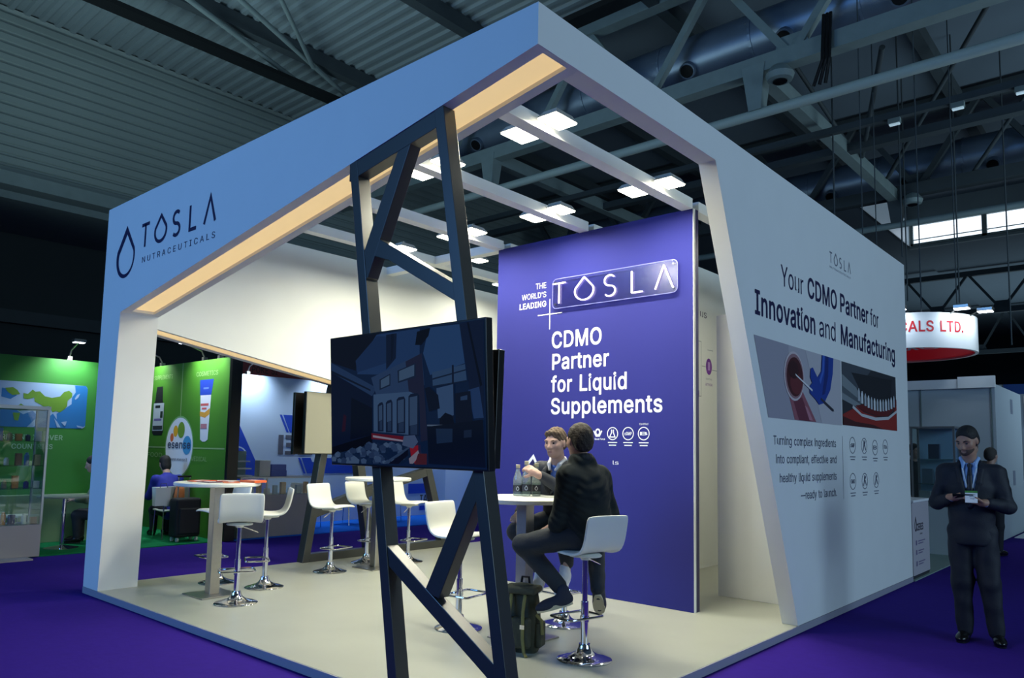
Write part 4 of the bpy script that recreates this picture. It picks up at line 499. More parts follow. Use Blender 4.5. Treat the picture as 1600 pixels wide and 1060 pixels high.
# ---- left wall with sloping lower edge and a warm strip
lw_ = thing('left_wall_panel', 'white left wall of the stand with sloping underside and warm light strip', 'stand wall', (-8.2, 6.5, PH))
ll = lambda y: 2.72-.1625*(y-3.436)
fl = lambda u, v, d: (X0+d, u, v)
ol = [(3.392, ll(3.392)), (3.392, H), (Y2-.1, H), (Y2-.1, PH), (9.95, PH), (9.6, ll(9.6))]
b = MB(); b.prism(ol, fl, 0, .12); b.prism(ol, fl, .34, .394)
b.prism([(3.392, ll(3.392)), (3.392, H), (Y2-.1, H), (Y2-.1, PH), (9.95, PH), (9.6, ll(9.6)), (9.55, ll(9.55)), (9.55, ll(9.55)+.04), (3.45, ll(3.45)+.04), (3.45, ll(3.45))], fl, .12, .34); b.build('wall_board', WHITE, lw_)
b = MB(); b.prism([(3.452, ll(3.452)+.006), (3.452, ll(3.452)+.03), (9.548, ll(9.548)+.03), (9.548, ll(9.548)+.006)], fl, .125, .335)
b.build('light_strip', WARM, lw_, label='warm glowing strip in the underside')
b = MB(); b.span((X0, Y2-.1, PH), (X1-.14, Y2, H)); tag(b.build('rear_wall_panel', WHITE), 'plain white rear wall closing the back of the stand', 'stand wall')

# ---- purple wall
YP = 6.44
pw = thing('purple_wall_panel', 'tall purple wall with white headline text and a mounted glowing sign', 'stand wall', (-4.65, YP+.05, PH))
b = MB(); b.span((-5.92, YP, PH), (-3.395, YP+.1, 3.882)); b.build('panel', PURPLE, pw, bevel=.003)
b = MB(); b.span((-3.397, YP+.004, PH), (-3.388, YP+.04, 3.88)); b.build('edge_trim', WHITE, pw, label='white edge strip')
b = MB(); b.span((-3.397, YP+.042, PH), (-3.387, YP+.098, 3.88)); b.build('edge_trim', NAVY, pw, label='dark blue edge strip')
f4 = lambda u, v: (u, YP-.002, v)
b = MB()
add_text(b, 'THE', -5.338, -5.19, 3.333, .064, f4, 'l'); add_text(b, "WORLD'S", -5.541, -5.188, 3.23, .062, f4, 'l'); add_text(b, 'LEADING', -5.574, -5.186, 3.124, .063, f4, 'b')
b.build('small_lettering', WVINYL, pw, flat=True)
b = MB(); strokes(b, [[(-5.132, 2.859), (-5.132, 3.199)], [(-5.303, 3.03), (-4.958, 3.03)]], .010, f4); b.build('cross_mark', WVINYL, pw, flat=True)
b = MB()
for s_, a, c, z, h_ in (('CDMO', -5.098, -4.438, 2.648, .172), ('Partner', -5.088, -4.345, 2.411, .166), ('for Liquid', -5.10, -4.129, 2.166, .166), ('Supplements', -5.097, -3.721, 1.925, .166)):
    add_text(b, s_, a, c, z, h_, f4, 'b')
b.build('headline_lettering', WVINYL, pw, flat=True)
for cx, tx, k in ((-4.477, '', 0), (-4.295, '', 1), (-4.11, 'cGMP', 2), (-3.93, 'B', 3)):
    b = MB(); cz = 1.712
    if k == 0:
        strokes(b, [[(cx-.05, cz+.03), (cx-.02, cz-.025), (cx+.02, cz-.025), (cx+.05, cz+.03)], oval(cx, cz+.015, .025, .03)+[(cx+.025, cz+.015)]], .016, f4)
        add_text(b, 'The Good Force', cx-.09, cx+.09, cz-.065, .018, f4, 'b')
    else:
        seal(b, cx, cz, .062, tx, f4, .062, True, .009)
        if k == 1: strokes(b, [[(cx-.012, cz+.04), (cx-.012, cz+.01), (cx-.035, cz-.035), (cx+.03, cz-.035), (cx+.01, cz+.01), (cx+.01, cz+.04)]], .012, f4)
        if k == 3: add_text(b, 'Certified', cx-.05, cx+.05, cz+.085, .02, f4)
    b.build('certification_seal', WVINYL, pw, flat=True)
# white drop-house mark low on the wall and the dark web line
b = MB(); strokes(b, [[(-5.24, 1.30), (-5.335, 1.46), (-5.43, 1.36)], [(-5.42, 1.06), (-5.36, 1.055), (-5.22, 1.13)]], .032, f4); b.build('drop_logo', WVINYL, pw, flat=True)
b = MB(); b.add([f4(-5.39, 1.36), f4(-5.335, 1.425), f4(-5.25, 1.30), f4(-5.25, 1.14), f4(-5.36, 1.075)], [(0, 1, 2, 3, 4)]); b.build('logo_fill', NAVY, pw, flat=True)
text('web_lettering', 'ls', -4.29, -4.22, 1.40, .04, f4, WVINYL, pw)

# ---- neon sign on a clear board
ns = thing('neon_sign', 'glowing white neon name on a clear board on the purple wall', 'sign', (-4.32, YP-.06, 3.09))
def rr(x0, z0, x1, z1, r, n=5):
    o = []
    for cx, cz, a in ((x1-r, z1-r, 0), (x0+r, z1-r, 90), (x0+r, z0+r, 180), (x1-r, z0+r, 270)):
        for i in range(n+1): t_ = math.radians(a+90*i/n); o.append((cx+r*math.cos(t_), cz+r*math.sin(t_)))
    return o
b = MB(); b.prism(rr(-5.07, 3.075, -3.54, 3.40, .05), lambda u, v, d: (u, YP-d, v), .03, .036); b.build('clear_board', ACRYL, ns)
b = MB(); b.tube([(u, YP-.033, v) for u, v in rr(-5.07, 3.075, -3.54, 3.40, .05)], .004, 6, True); b.build('board_edge', mat('acrylic_edge', (150, 150, 225), .2), ns)
for (x, z) in ((-5.03, 3.12), (-3.58, 3.12), (-5.03, 3.36), (-3.58, 3.36)):
    b = MB(); b.tube([(x, YP-.002, z), (x, YP-.042, z)], .012, 10); b.build('spacer', CHROME, ns)
LN = brand_lines(-5.055, -3.58, 3.125, 3.345)
for nm, idx in (('T', (0, 1)), ('O', (2,)), ('S', (3,)), ('L', (4,)), ('A', (5,))):
    b = MB()
    for i in idx:
        for pc_ in ([LN[i]] if len(LN[i]) > 4 else [LN[i][k_:k_+2] for k_ in range(len(LN[i])-1)]): b.tube([(u, YP-.05, v) for u, v in (pc_[:-1] if len(pc_) > 20 else pc_)], .0075, 6)
        if len(LN[i]) > 20: b.tube([(u, YP-.05, v) for u, v in LN[i][-2:]], .0075, 6)
    b.build('neon_letter', NEON, ns)

# ---- inner walls on the right
iw = thing('inner_wall_panel', 'white inner wall with process chart, seen past the purple wall', 'stand wall', (-4.66, 8.5, PH))
b = MB(); b.span((-4.72, YP+.1, PH), (-4.62, Y2-.1, H)); b.build('wall_board', WHITE, iw)
fi = lambda u, v: (-4.618, u, v)
text('wall_lettering', 'with us', 8.52, 9.141, 3.318, .10, fi, NAVY, iw)
PV = mat('violet_ink', (112, 40, 150), .5); GL = mat('chart_line', (150, 155, 165), .6)
b = MB(); strokes(b, [[(8.75, 2.99), (8.986, 2.99), (8.98, 2.27), (8.7, 2.27)], [(9.0, 2.67), (9.11, 2.67)], [(9.32, 2.9), (9.16, 2.9)], [(9.29, 2.64), (9.5, 2.64)]], .008, fi); b.build('chart_lines', GL, iw, flat=True)
for cy, cz in ((9.2, 2.678), (8.84, 2.3), (9.55, 2.9)):
    b = MB(); b.poly([fi(*q) for q in oval(cy, cz, .085, .11)]); b.build('chart_icon', PV, iw, flat=True)
    b = MB(); b.poly([(-4.6165, u, v) for u, v in rect(cy-.03, cz-.05, cy+.03, cz+.06)]); b.build('icon_symbol', mat('lilac_ink', (190, 150, 215), .5), iw, flat=True)
text('chart_caption', 'ARTWORK', 9.1, 9.3, 2.42, .035, fi, PV, iw, 'r'); text('chart_caption', 'SHIPPING', 9.11, 9.29, 2.50, .022, fi, GL, iw)
text('chart_caption', 'LINE', 8.78, 8.9, 2.08, .03, fi, PV, iw, 'r')
b = MB(); b.span((-3.63, 7.41, PH), (X1-.14, 7.5, 3.0)); tag(b.build('side_partition', WHITE, bevel=.004), 'short grey-white partition behind the slanted wall edge', 'partition')

# ---- ceiling beams and floodlights
bx = [-3.452, -4.68, -5.90, -7.08]
nm = ['white ceiling beam nearest the right wall, two lamp pairs on it', 'second white ceiling beam from the right, ending over the purple wall', 'third white ceiling beam from the right, ending at the edge of the purple wall', 'white ceiling beam nearest the left wall']
for x, l in zip(bx, nm):
    b = MB(); b.span((x-.06, 3.392, 3.875), (x+.06, YP-.001, 3.978)); tag(b.build('ceiling_beam', WHITE, bevel=.003), l, 'beam', 'white ceiling beams of the stand')
for x, l in zip((-3.452, -5.90, -7.08), ('white ceiling beam behind the right edge of the purple wall', 'white ceiling beam running on behind the left edge of the purple wall', 'white ceiling beam running back along the left wall')):
    b = MB(); b.span((x-.06, YP+.121, 3.875), (x+.06, Y2-.1, 3.978)); tag(b.build('ceiling_beam', WHITE, bevel=.003), l, 'beam', 'white ceiling beams of the stand')
b = MB(); b.span((-8.0, YP+.001, 3.875), (-5.93, YP+.12, 3.978)); tag(b.build('ceiling_beam', WHITE, bevel=.003), 'white cross beam from the left wall to the purple wall', 'beam', 'white ceiling beams of the stand')
FLOODP = 23.0
fl0 = None
def make_flood():
    t = thing('floodlight', 'floodlight', 'floodlight', (0, 0, 0), 'floodlights clamped to the ceiling beams')
    b = MB(); b.hexa([(-.09, -.13, .02), (.09, -.13, .02), (.09, .13, .02), (-.09, .13, .02), (-.06, -.09, .07), (.06, -.09, .07), (.06, .09, .07), (-.06, .09, .07)]); b.build('housing', mat('lamp_housing', (180, 182, 180), .5), t)
    b = MB(); b.span((-.082, -.122, .008), (.082, .122, .019)); b.build('lamp_face', LAMP, t)
    b = MB(); b.tube([(0, 0, .06), (0, 0, .1), (.16, 0, .1)], .012, 8); b.build('arm', CHROME, t)
    l = bpy.data.lights.new('flood_beam', 'AREA'); l.shape = 'RECTANGLE'; l.size = .16; l.size_y = .24; l.energy = FLOODP; l.color = (1, .965, .76); l.spread = math.radians(170)
    o = bpy.data.objects.new('flood_beam', l); COL.objects.link(o); o.parent = t; o.location = (0, 0, .004)
    return t
spots = [(-3.27, 4.16, 'right of the first beam, nearest the stand corner'), (-3.65, 4.18, 'left of the first beam, near the stand corner'),
         (-3.27, 5.78, 'right of the first beam, above the purple wall edge'), (-3.65, 5.78, 'left of the first beam, above the purple wall edge'),
         (-4.49, 5.79, 'on the right of the second beam, above the purple wall'), (-4.87, 5.82, 'on the left of the second beam, above the purple wall'),
         (-4.65+.17, 4.22, 'on the right of the second beam, behind the dark lattice'), (-4.87, 4.24, 'on the left of the second beam, behind the dark lattice'),
         (-5.71, 5.80, 'at the end of the third beam, right of the lattice post'), (-6.09, 5.80, 'on the left of the third beam behind the lattice post'),
         (-6.87, 5.80, 'seen in the gap between the lattice bars'), (-6.55, 6.72, 'behind the cross beam beside the purple wall'),
         (-3.27, 7.9, 'behind the right edge of the purple wall'), (-7.27, 8.0, 'near the left wall behind the purple wall'), (-5.71, 8.4, 'hidden mostly behind the purple wall')]
for i, (x, y, l) in enumerate(spots):
    lb = 'lit white floodlight '+l; rz = 0 if (x-min(bx, key=lambda q: abs(q-x))) < 0 else PI
    if i == 0:
        fl0 = make_flood(); fl0.location = (x, y, 3.90); fl0.rotation_euler = (0, 0, rz); fl0['label'] = lb
    else: dup(fl0, (x, y, 3.90), rz, lb)

# ---- dark lattice at the front with two screens
def lattice(name, label, fn, bars, d0, d1, loc):
    t = thing(name, label, 'lattice frame', loc)
    for i_, (nm_, pl) in enumerate(bars):
        b = MB(); b.prism(pl, fn, d0+.0013*i_, d1-.0013*i_); b.build(nm_, DARK, t, bevel=.003)
    return t
LD = .10
bars = [('post', [(-4.178, 3.458), (-4.098, 3.471), (-3.50, PH), (-3.582, PH)]), ('post', [(-3.335, 3.598), (-3.255, 3.611), (-2.605, PH), (-2.687, PH)]),
        ('top_rail', [(-4.178, 3.455), (-3.255, 3.609), (-3.255, 3.495), (-4.178, 3.34)]), ('bottom_rail', [(-3.595, PH+.001), (-3.580, .15), (-2.61, .15), (-2.60, PH+.001)]),
        ('diagonal', [(-3.675, 3.43), (-3.551, 3.45), (-3.937, 2.64), (-3.99, 2.60), (-4.01, 2.78)]), ('diagonal', [(-3.84, 2.884), (-3.10, 2.478), (-3.07, 2.36), (-3.113, 2.385), (-3.726, 2.72), (-3.90, 2.78)]),
        ('diagonal', [(-3.66, .935), (-2.735, .395), (-2.68, .255), (-3.63, .81)]), ('diagonal', [(-3.305, .705), (-2.93, 1.42), (-2.86, 1.34), (-3.184, .68)])]
lat = lattice('display_lattice', 'dark grey slanted lattice frame at the front carrying the big screen', lambda u, v, d: (u, Y0+.001+d, v), bars, 0, LD, (-3.4, Y0+.1, PH))

def tv(name, label, o, ux, uz, nrm, wd, ht, items, sc):
    """o: lower left corner of the picture side; ux, uz: edge directions; nrm: out of the screen"""
    o, ux, uz, nrm = [Vector(q) for q in (o, ux, uz, nrm)]
    P = lambda u, v, d=0: o+ux*(u*wd)+uz*(v*ht)+nrm*d
    t = thing(name, label, 'screen', P(.5, 0, -.03))
    b = MB(); b.hexa([P(0, 0, -.055), P(1, 0, -.055), P(1, 0, -.002), P(0, 0, -.002), P(0, 1, -.055), P(1, 1, -.055), P(1, 1, -.002), P(0, 1, -.002)]); b.build('casing', BLACK, t, bevel=.004)
    e = .008
    if items: picture('screen_picture', t, lambda u, v, l: P(e+u*(1-2*e), e*1.6+v*(1-3.2*e), l*.3), items, sc)
    else:
        b = MB(); b.hexa([P(e, e, -.002), P(1-e, e, -.002), P(1-e, e, 0), P(e, e, 0), P(e, 1-e, -.002), P(1-e, 1-e, -.002), P(1-e, 1-e, 0), P(e, 1-e, 0)]); b.build('screen_glass', sc, t)
    b = MB(); b.hexa([P(.4, .3, -.1), P(.6, .3, -.1), P(.6, .3, -.055), P(.4, .3, -.055), P(.4, .7, -.1), P(.6, .7, -.1), P(.6, .7, -.055), P(.4, .7, -.055)]); b.build('wall_mount', BLACK, t)
    return t
k = 3.787; TLx, TLy, TRx, TRy, BRx, BRy, BLx, BLy = 65, 200, 975, 66, 1003, 955, 68, 928
def Q(x, y):
    u = (x-66.5)/(910+28*(y-66)/890); tp = 200+(66-200)*u; bt = 928+(962-928)*u; return (u, 1-(y-tp)/(bt-tp))
def QQ(*p): return [Q(*q) for q in p]
dk = (10, 20, 40); it = [((14, 32, 62), rect(0, 0, 1, 1)),
 ((12, 18, 32), QQ((66, 200), (400, 150), (250, 310), (240, 380), (66, 335))), ((32, 58, 100), QQ((380, 160), (640, 120), (640, 330), (380, 400), (250, 400), (270, 320))),
 ((38, 68, 112), QQ((690, 115), (855, 95), (885, 330), (700, 400), (660, 270))), ((26, 48, 86), QQ((240, 320), (380, 170), (440, 170), (440, 330), (250, 390))),
 ((16, 28, 52), QQ((440, 160), (505, 150), (500, 300), (440, 370))), ((12, 22, 42), QQ((470, 155), (490, 152), (480, 300), (470, 320))), ((8, 14, 26), QQ((625, 140), (700, 115), (690, 165), (650, 220), (615, 220))),
 ((16, 28, 54), QQ((855, 95), (975, 66), (985, 660), (935, 660), (900, 400))), ((8, 14, 28), QQ((893, 85), (903, 84), (975, 460), (965, 470))), ((34, 58, 100), QQ((905, 490), (960, 470), (985, 655), (935, 660))),
 ((34, 56, 92), QQ((66, 335), (340, 460), (380, 480), (350, 530), (66, 390))), ((14, 24, 44), QQ((66, 380), (340, 490), (340, 500), (66, 395))), ((10, 20, 44), QQ((66, 395), (350, 530), (350, 790), (66, 850))), ((6, 12, 28), QQ((210, 540), (350, 600), (350, 760), (200, 790))),
 ((40, 14, 34), QQ((155, 640), (175, 650), (165, 740), (140, 745))), ((6, 8, 14), QQ((66, 835), (350, 760), (350, 815), (200, 850), (66, 880))),
 ((40, 62, 98), QQ((345, 420), (655, 268), (670, 460), (600, 520), (380, 530))), ((58, 84, 120), QQ((360, 520), (600, 500), (590, 760), (360, 740))), ((30, 34, 58), QQ((560, 320), (655, 268), (690, 790), (650, 800), (640, 520), (580, 500))),
 ((22, 36, 60), QQ((400, 430), (468, 393), (468, 465), (400, 493))), ((62, 86, 116), QQ((408, 434), (462, 403), (462, 458), (408, 482))), ((22, 36, 60), QQ((512, 375), (620, 328), (620, 415), (515, 450))), ((62, 86, 116), QQ((522, 378), (612, 338), (612, 405), (522, 438)))]
for x0, x1, ya, yb in ((388, 425, 570, 740), (440, 482, 555, 745), (508, 560, 535, 750), (580, 640, 515, 765)):
    it += [((16, 28, 52), QQ((x0, ya+14), (x0+12, ya), (x1-8, ya-6), (x1, ya+10), (x1, yb), (x0, yb))), ((52, 74, 106), QQ((x0+7, ya+20), (x1-8, ya+10), (x1-8, yb-70), (x0+7, yb-60))), ((34, 52, 82), QQ((x0+12, yb-60), (x1-8, yb-68), (x1-8, yb-8), (x0+12, yb-8)))]
it += [((46, 72, 108), QQ((715, 385), (890, 335), (900, 430), (720, 470))), ((20, 34, 58), QQ((718, 420), (895, 365), (896, 373), (718, 430))), ((20, 34, 58), QQ((720, 465), (905, 430), (905, 437), (720, 473))), ((16, 26, 48), QQ((822, 340), (832, 340), (838, 660), (828, 665))),
 ((54, 80, 118), QQ((740, 480), (830, 455), (835, 640), (750, 660))), ((12, 20, 38), QQ((675, 480), (700, 470), (750, 520), (760, 600), (700, 620))), ((14, 22, 40), QQ((840, 510), (920, 495), (935, 690), (845, 690))), ((40, 62, 96), QQ((870, 530), (905, 520), (905, 548), (870, 552))),
 ((10, 16, 30), QQ((760, 660), (790, 625), (825, 640), (840, 690), (760, 700))), ((80, 98, 122), QQ((690, 697), (930, 697), (930, 706), (690, 706))), ((10, 18, 34), QQ((690, 710), (985, 665), (1003, 950), (700, 930))), ((26, 44, 72), QQ((740, 720), (830, 720), (830, 800), (745, 810))), ((24, 38, 62), QQ((890, 730), (930, 725), (930, 770), (890, 775))),
 ((92, 20, 34), QQ((350, 750), (555, 768), (640, 815), (560, 800), (350, 785))), ((134, 130, 150), QQ((360, 762), (550, 790), (550, 800), (360, 775))), ((128, 24, 36), QQ((590, 830), (640, 820), (640, 880), (620, 930), (600, 900))), ((120, 118, 136), QQ((585, 900), (640, 850), (650, 880), (610, 930), (590, 930))), ((70, 30, 34), QQ((640, 870), (690, 870), (690, 935), (620, 935))),
 ((66, 84, 118), QQ((555, 765), (620, 760), (640, 800), (610, 840), (545, 820)))]
rnd = random.Random(3)
for i in range(64):
    x = 80+rnd.random()*470; y = 930-rnd.random()*(40+70*min(1, x/330)); s_ = 15+rnd.random()*10
    if y < 815: continue
    c0 = rnd.choice([(44, 64, 98), (56, 78, 112), (36, 54, 86), (66, 88, 120)]); it.append((c0, QQ((x-s_, y-s_*.5), (x, y-s_), (x+s_, y-s_*.4), (x+s_*.8, min(930, y+s_*.7)), (x-s_*.7, min(930, y+s_*.7)))))
it += [((46, 66, 96), QQ((440, 925), (590, 830), (600, 836), (460, 930))), ((10, 14, 26), QQ((470, 930), (590, 845), (590, 880), (530, 932)))]
tiltv = Vector((0, -.052, .825)).normalized()
tv('television', 'large wide screen on the front lattice showing a bottling machine', (-4.165, 2.955, 1.41), (1, 0, 0), tiltv, Vector((1, 0, 0)).cross(tiltv), 1.41, .83, it, SCREEN)
tl2 = Vector((0, .02, .68)).normalized()
tv('television', 'black screen behind the large one, facing into the stand', (-2.88, Y0+LD+.075, 1.42), (-1, 0, 0), tl2, Vector((-1, 0, 0)).cross(tl2), 1.22, .68, None, BLACKG)

# ---- matching lattice under the left wall
fL = lambda u, v, d: (X0+d, u, v)
bars = [('post', [(5.49, PH), (5.59, PH), (5.94, 2.34), (5.84, 2.355)]), ('post', [(6.52, PH), (6.65, PH), (6.21, 2.26), (6.09, 2.28)]), ('post', [(7.90, PH), (8.03, PH), (7.36, 2.06), (7.24, 2.08)]),
        ('bottom_rail', [(5.60, PH+.001), (7.9, PH+.001), (7.87, .17), (5.60, .17)]), ('top_rail', [(5.84, 2.327), (7.36, 2.08), (7.36, 1.98), (5.84, 2.227)]),
        ('diagonal', [(5.60, .72), (5.60, .60), (6.45, .84), (7.6, 1.13), (7.6, 1.25), (6.40, .97)])]
lattice('display_lattice', 'grey slanted lattice frame under the left wall, seen from inside', fL, bars, .002, .13, (X0+.06, 6.7, PH))
tv('television', 'screen on the left lattice facing into the stand, wall reflection in its pale colour', (X0+.24, 6.80, 1.43), (0, -1, 0), (0, 0, 1), (1, 0, 0), 1.43, .78, None, mat('screen_reflection_tone', (150, 148, 132), .25))  # pale base colour stands in for the bright wall reflected in the screen
tv('television', 'dark screen on the left lattice facing the outer aisle', (X0-.105, 5.40, 1.42), (0, 1, 0), (0, 0, 1), (-1, 0, 0), 1.43, .79, None, BLACKG)

# ================================================================== FURNITURE ON THE STAND
def make_stool():
    t = thing('bar_stool', 'stool', 'bar stool', (0, 0, 0), 'white bar stools with chrome feet')
    prof = [(.205, .748), (.185, .762), (.10, .758), (0, .748), (-.09, .748), (-.15, .765), (-.185, .81), (-.203, .87), (-.216, .94), (-.228, 1.00), (-.232, 1.018)]
    n = len(prof); nt = 11; vs = []; th = .024
    def nrm(i):
        a = Vector(prof[max(i-1, 0)]); c = Vector(prof[min(i+1, n-1)]); d = (c-a).normalized(); return Vector((d.y, -d.x))
    for side in (0, 1):
        for i in range(n):
            nn = nrm(i); hw = .195 if 0 < i < n-1 else .182
            if i <= 1: hw -= .012
            for j in range(nt):
                q = -1+2*j/(nt-1); lift = .018*abs(q)**3
                x = prof[i][0]-(-nn.x)*0; p = Vector((prof[i][0], prof[i][1]))-nn*(lift) + nn*(th*side if 0 < i < n-1 else th*(.2+.6*side))
                vs.append((p.x, hw*q, p.y))
    fs = []; N = n*nt
    for i in range(n-1):
        for j in range(nt-1):
            a = i*nt+j; fs.append((a, a+1, a+nt+1, a+nt)); fs.append((N+a, N+a+nt, N+a+nt+1, N+a+1))
    for i in range(n-1):
        a = i*nt; fs.append((a, a+nt, N+a+nt, N+a)); a = i*nt+nt-1; fs.append((a, N+a, N+a+nt, a+nt))
    for j in range(nt-1):
        fs.append((j, N+j, N+j+1, j+1)); a = (n-1)*nt+j; fs.append((a, a+1, N+a+1, N+a))
    b = MB(); b.add(vs, fs); o = b.build('seat', PLASTIC, t, smooth=True)
    md = o.modifiers.new('soft', 'SUBSURF'); md.levels = 1; md.render_levels = 1
    b = MB(); b.lathe([(.115, .716), (.12, .724), (.10, .738), (.03, .742)], seg=20); b.lathe([(.03, .69), (.045, .716), (.03, .72)], seg=16); b.build('seat_plate', PLASTIC, t, smooth=True)
    b = MB(); b.tube([(0, 0, .32), (0, 0, .72)], .019, 16); b.tube([(0, 0, .03), (0, 0, .40)], .027, 16); b.build('pole', CHROME, t, smooth=True)
    b = MB(); b.lathe([(.192, 0), (.195, .006), (.188, .012), (.14, .024), (.09, .04), (.06, .06), (.045, .085), (.04, .11), (.028, .112)], seg=36); b.build('base', CHROME, t, smooth=True)
    b = MB(); pts = []
    for cx, cy, a in ((.17, .13, 0), (.0, .13, 90), (.0, -.13, 180), (.17, -.13, 270)):
        for i in range(5): q = math.radians(a+90*i/4); pts.append((cx+.03*math.cos(q), cy+.03*math.sin(q), .285))
    b.tube(pts, .009, 8, True); b.tube([(-.03, .03, .285), (-.03, -.03, .285)], .008, 8); b.lathe([(.03, .26), (.034, .262), (.034, .30), (.03, .302)], seg=16); b.build('footrest', CHROME, t, smooth=True)
    b = MB(); b.tube([(.0, -.02, .70), (.02, -.07, .68), (.03, -.17, .64)], .006, 8); b.build('lever', CHROME, t, smooth=True)
    return t
stools = [(-6.60, 3.69, PI-.45, 0, 'white bar stool with its back to the viewer, in front of the leaflet table'),
          (-7.14, 4.30, -2.05, 0, 'white bar stool in side view on the right of the leaflet table'),
          (-7.69, 4.08, -1.60, 0, 'white bar stool behind the leaflet table, mostly hidden by the nearest stool'),
          (-7.50, 5.36, .22, 0, 'white bar stool standing alone before the left lattice, third from the left'),
          (-7.50, 6.55, .30, -.05, 'white bar stool seen between the lattice posts under the large screen'),
          (-7.80, 6.12, .25, 0, 'white bar stool almost hidden behind the left post of the front lattice'),
          (-4.479, 4.48, .12, 0, 'white empty bar stool behind the slanting lattice bars, left of the bottle table'),
          (-3.201, 4.462, PI-.22, 0, 'white bar stool under the man seen from behind'),
          (-3.958, 5.217, -PI/2, 0, 'white bar stool under the man facing the viewer')]
st0 = None
for x, y, rz, dz, l in stools:
    if st0 is None: st0 = make_stool(); st0.location = (x, y, PH); st0.rotation_euler = (0, 0, rz); st0['label'] = l
    else: dup(st0, (x, y, PH+dz*0), rz, l)
def make_table():
    t = thing('bar_table', 'table', 'bar table', (0, 0, 0), 'round white bar tables on square steel feet')
    b = MB(); b.lathe([(.39, 1.052), (.402, 1.06), (.402, 1.082), (.395, 1.089), (.0, 1.089)], seg=48); b.build('table_top', PLASTIC, t, smooth=True)
    b = MB(); b.span((-.05, -.05, .012), (.05, .05, 1.053)); b.build('column', STEEL, t, bevel=.004)
    b = MB(); b.span((-.2, -.2, 0), (.2, .2, .012)); b.build('base_plate', STEEL, t, bevel=.003)
    b = MB(); b.span((-.13, -.13, 1.04), (.13, .13, 1.053)); b.build('top_plate', STEEL, t)
    return t
tb0 = make_table(); tb0.location = (-7.13, 3.73, PH); tb0['label'] = 'round white bar table at left with leaflets spread on it'
dup(tb0, (-3.90, 4.62, PH), 0, 'round white bar table with water bottles between the two seated men')
dup(tb0, (-7.40, 5.95, PH), 0, 'round white bar table far back behind the left post of the front lattice')
TT = PH+1.089
lv = [(-7.40, 3.72, .3, (214, 96, 60), 'orange leaflet at the left edge of the leaflet table'), (-7.28, 3.60, -.2, (205, 110, 80), 'salmon leaflet lying second from left on the leaflet table'), (-7.14, 3.86, .5, (176, 74, 66), 'red brown leaflet on top of the back of the leaflet table'),
      (-7.08, 3.62, .1, (92, 70, 92), 'dark violet leaflet at the front of the leaflet table'), (-6.93, 3.76, -.4, (206, 120, 86), 'pale orange leaflet right of the middle of the leaflet table'), (-6.90, 3.98, .2, (222, 104, 52), 'small stack of orange leaflets at the right of the leaflet table'), (-7.05, 3.98, .2, (120, 90, 120), 'mauve leaflet at the back of the leaflet table')]
for i, (x, y, rz, c, l) in enumerate(lv):
    th = .022 if 'stack' in l else .006
    t = thing('leaflet', l, 'leaflet', (x, y, TT), 'leaflets on the left table')
    R = Matrix.Rotation(rz, 3, 'Z'); b = MB(); b.box((x, y, TT+th/2+.0005), (.21, .15, th), R); b.build('pages', mat('leaflet_%d' % i, c, .5), t)
    b = MB(); b.box((x, y, TT+th+.0016), (.12, .05, .001), R); b.build('title_block', WVINYL, t)
CLEARG = glass('bottle_glass', (232, 240, 238), .03, .10)
_nt = CLEARG.node_tree; _mx = [n for n in _nt.nodes if n.type == 'MIX_SHADER'][0]; _o = [n for n in _nt.nodes if n.type == 'OUTPUT_MATERIAL'][0]
_d = _nt.nodes.new('ShaderNodeBsdfTranslucent'); _d.inputs[0].default_value = rgb((215, 225, 222)); _m2 = _nt.nodes.new('ShaderNodeMixShader'); _m2.inputs[0].default_value = .22
_nt.links.new(_mx.outputs[0], _m2.inputs[1]); _nt.links.new(_d.outputs[0], _m2.inputs[2]); _nt.links.new(_m2.outputs[0], _o.inputs[0])
def bottle(x, y, l, s=1.0):
    t = thing('water_bottle', l, 'bottle', (x, y, TT), 'water bottles on the table')
    pr = [(.0, .002), (.034, .002), (.037, .01), (.037, .12), (.033, .15), (.02, .19), (.0155, .21), (.0155, .232)]
    b = MB(); b.lathe([(r, z*s) for r, z in pr], (x, y, TT), 20); b.build('glass_body', CLEARG, t, smooth=True)
    b = MB(); b.lathe([(.033, .012*s), (.033, .10*s), (.0, .10*s)], (x, y, TT), 18); b.build('water', glass('water', (225, 235, 235), .02, .02), t, smooth=True)
    b = MB(); b.lathe([(.0375, .035*s), (.0382, .035*s), (.0382, .085*s), (.0375, .085*s)], (x, y, TT), 20); lb = b.build('paper_label', mat('dark_label', (34, 34, 44), .5), t, smooth=True)
    vx, vy = (-x, -y); L = math.hypot(vx, vy); a0 = math.atan2(vy, vx)
    fb = lambda u, v: (x+.0388*math.cos(a0+u/.0388), y+.0388*math.sin(a0+u/.0388), TT+v)
    b = MB(); strokes(b, [drop_outline(0, .045*s, .076*s, .0105, 10)], .004, fb); b.build('drop_mark', WVINYL, lb, flat=True)
    b = MB(); b.lathe([(.0165, .226*s), (.0175, .228*s), (.0175, .25*s), (.015, .252*s)], (x, y, TT), 14); b.build('cap', mat('beige_cap', (196, 186, 150), .5), t, smooth=True)
bottle(-4.055, 4.700, 'clear water bottle with dark label at the left on the table')
bottle(-3.985, 4.725, 'clear water bottle with dark label, taller, held at its cap by the man', 1.12)
bottle(-3.965, 4.83, 'clear water bottle with dark label at the right on the table', 1.05)

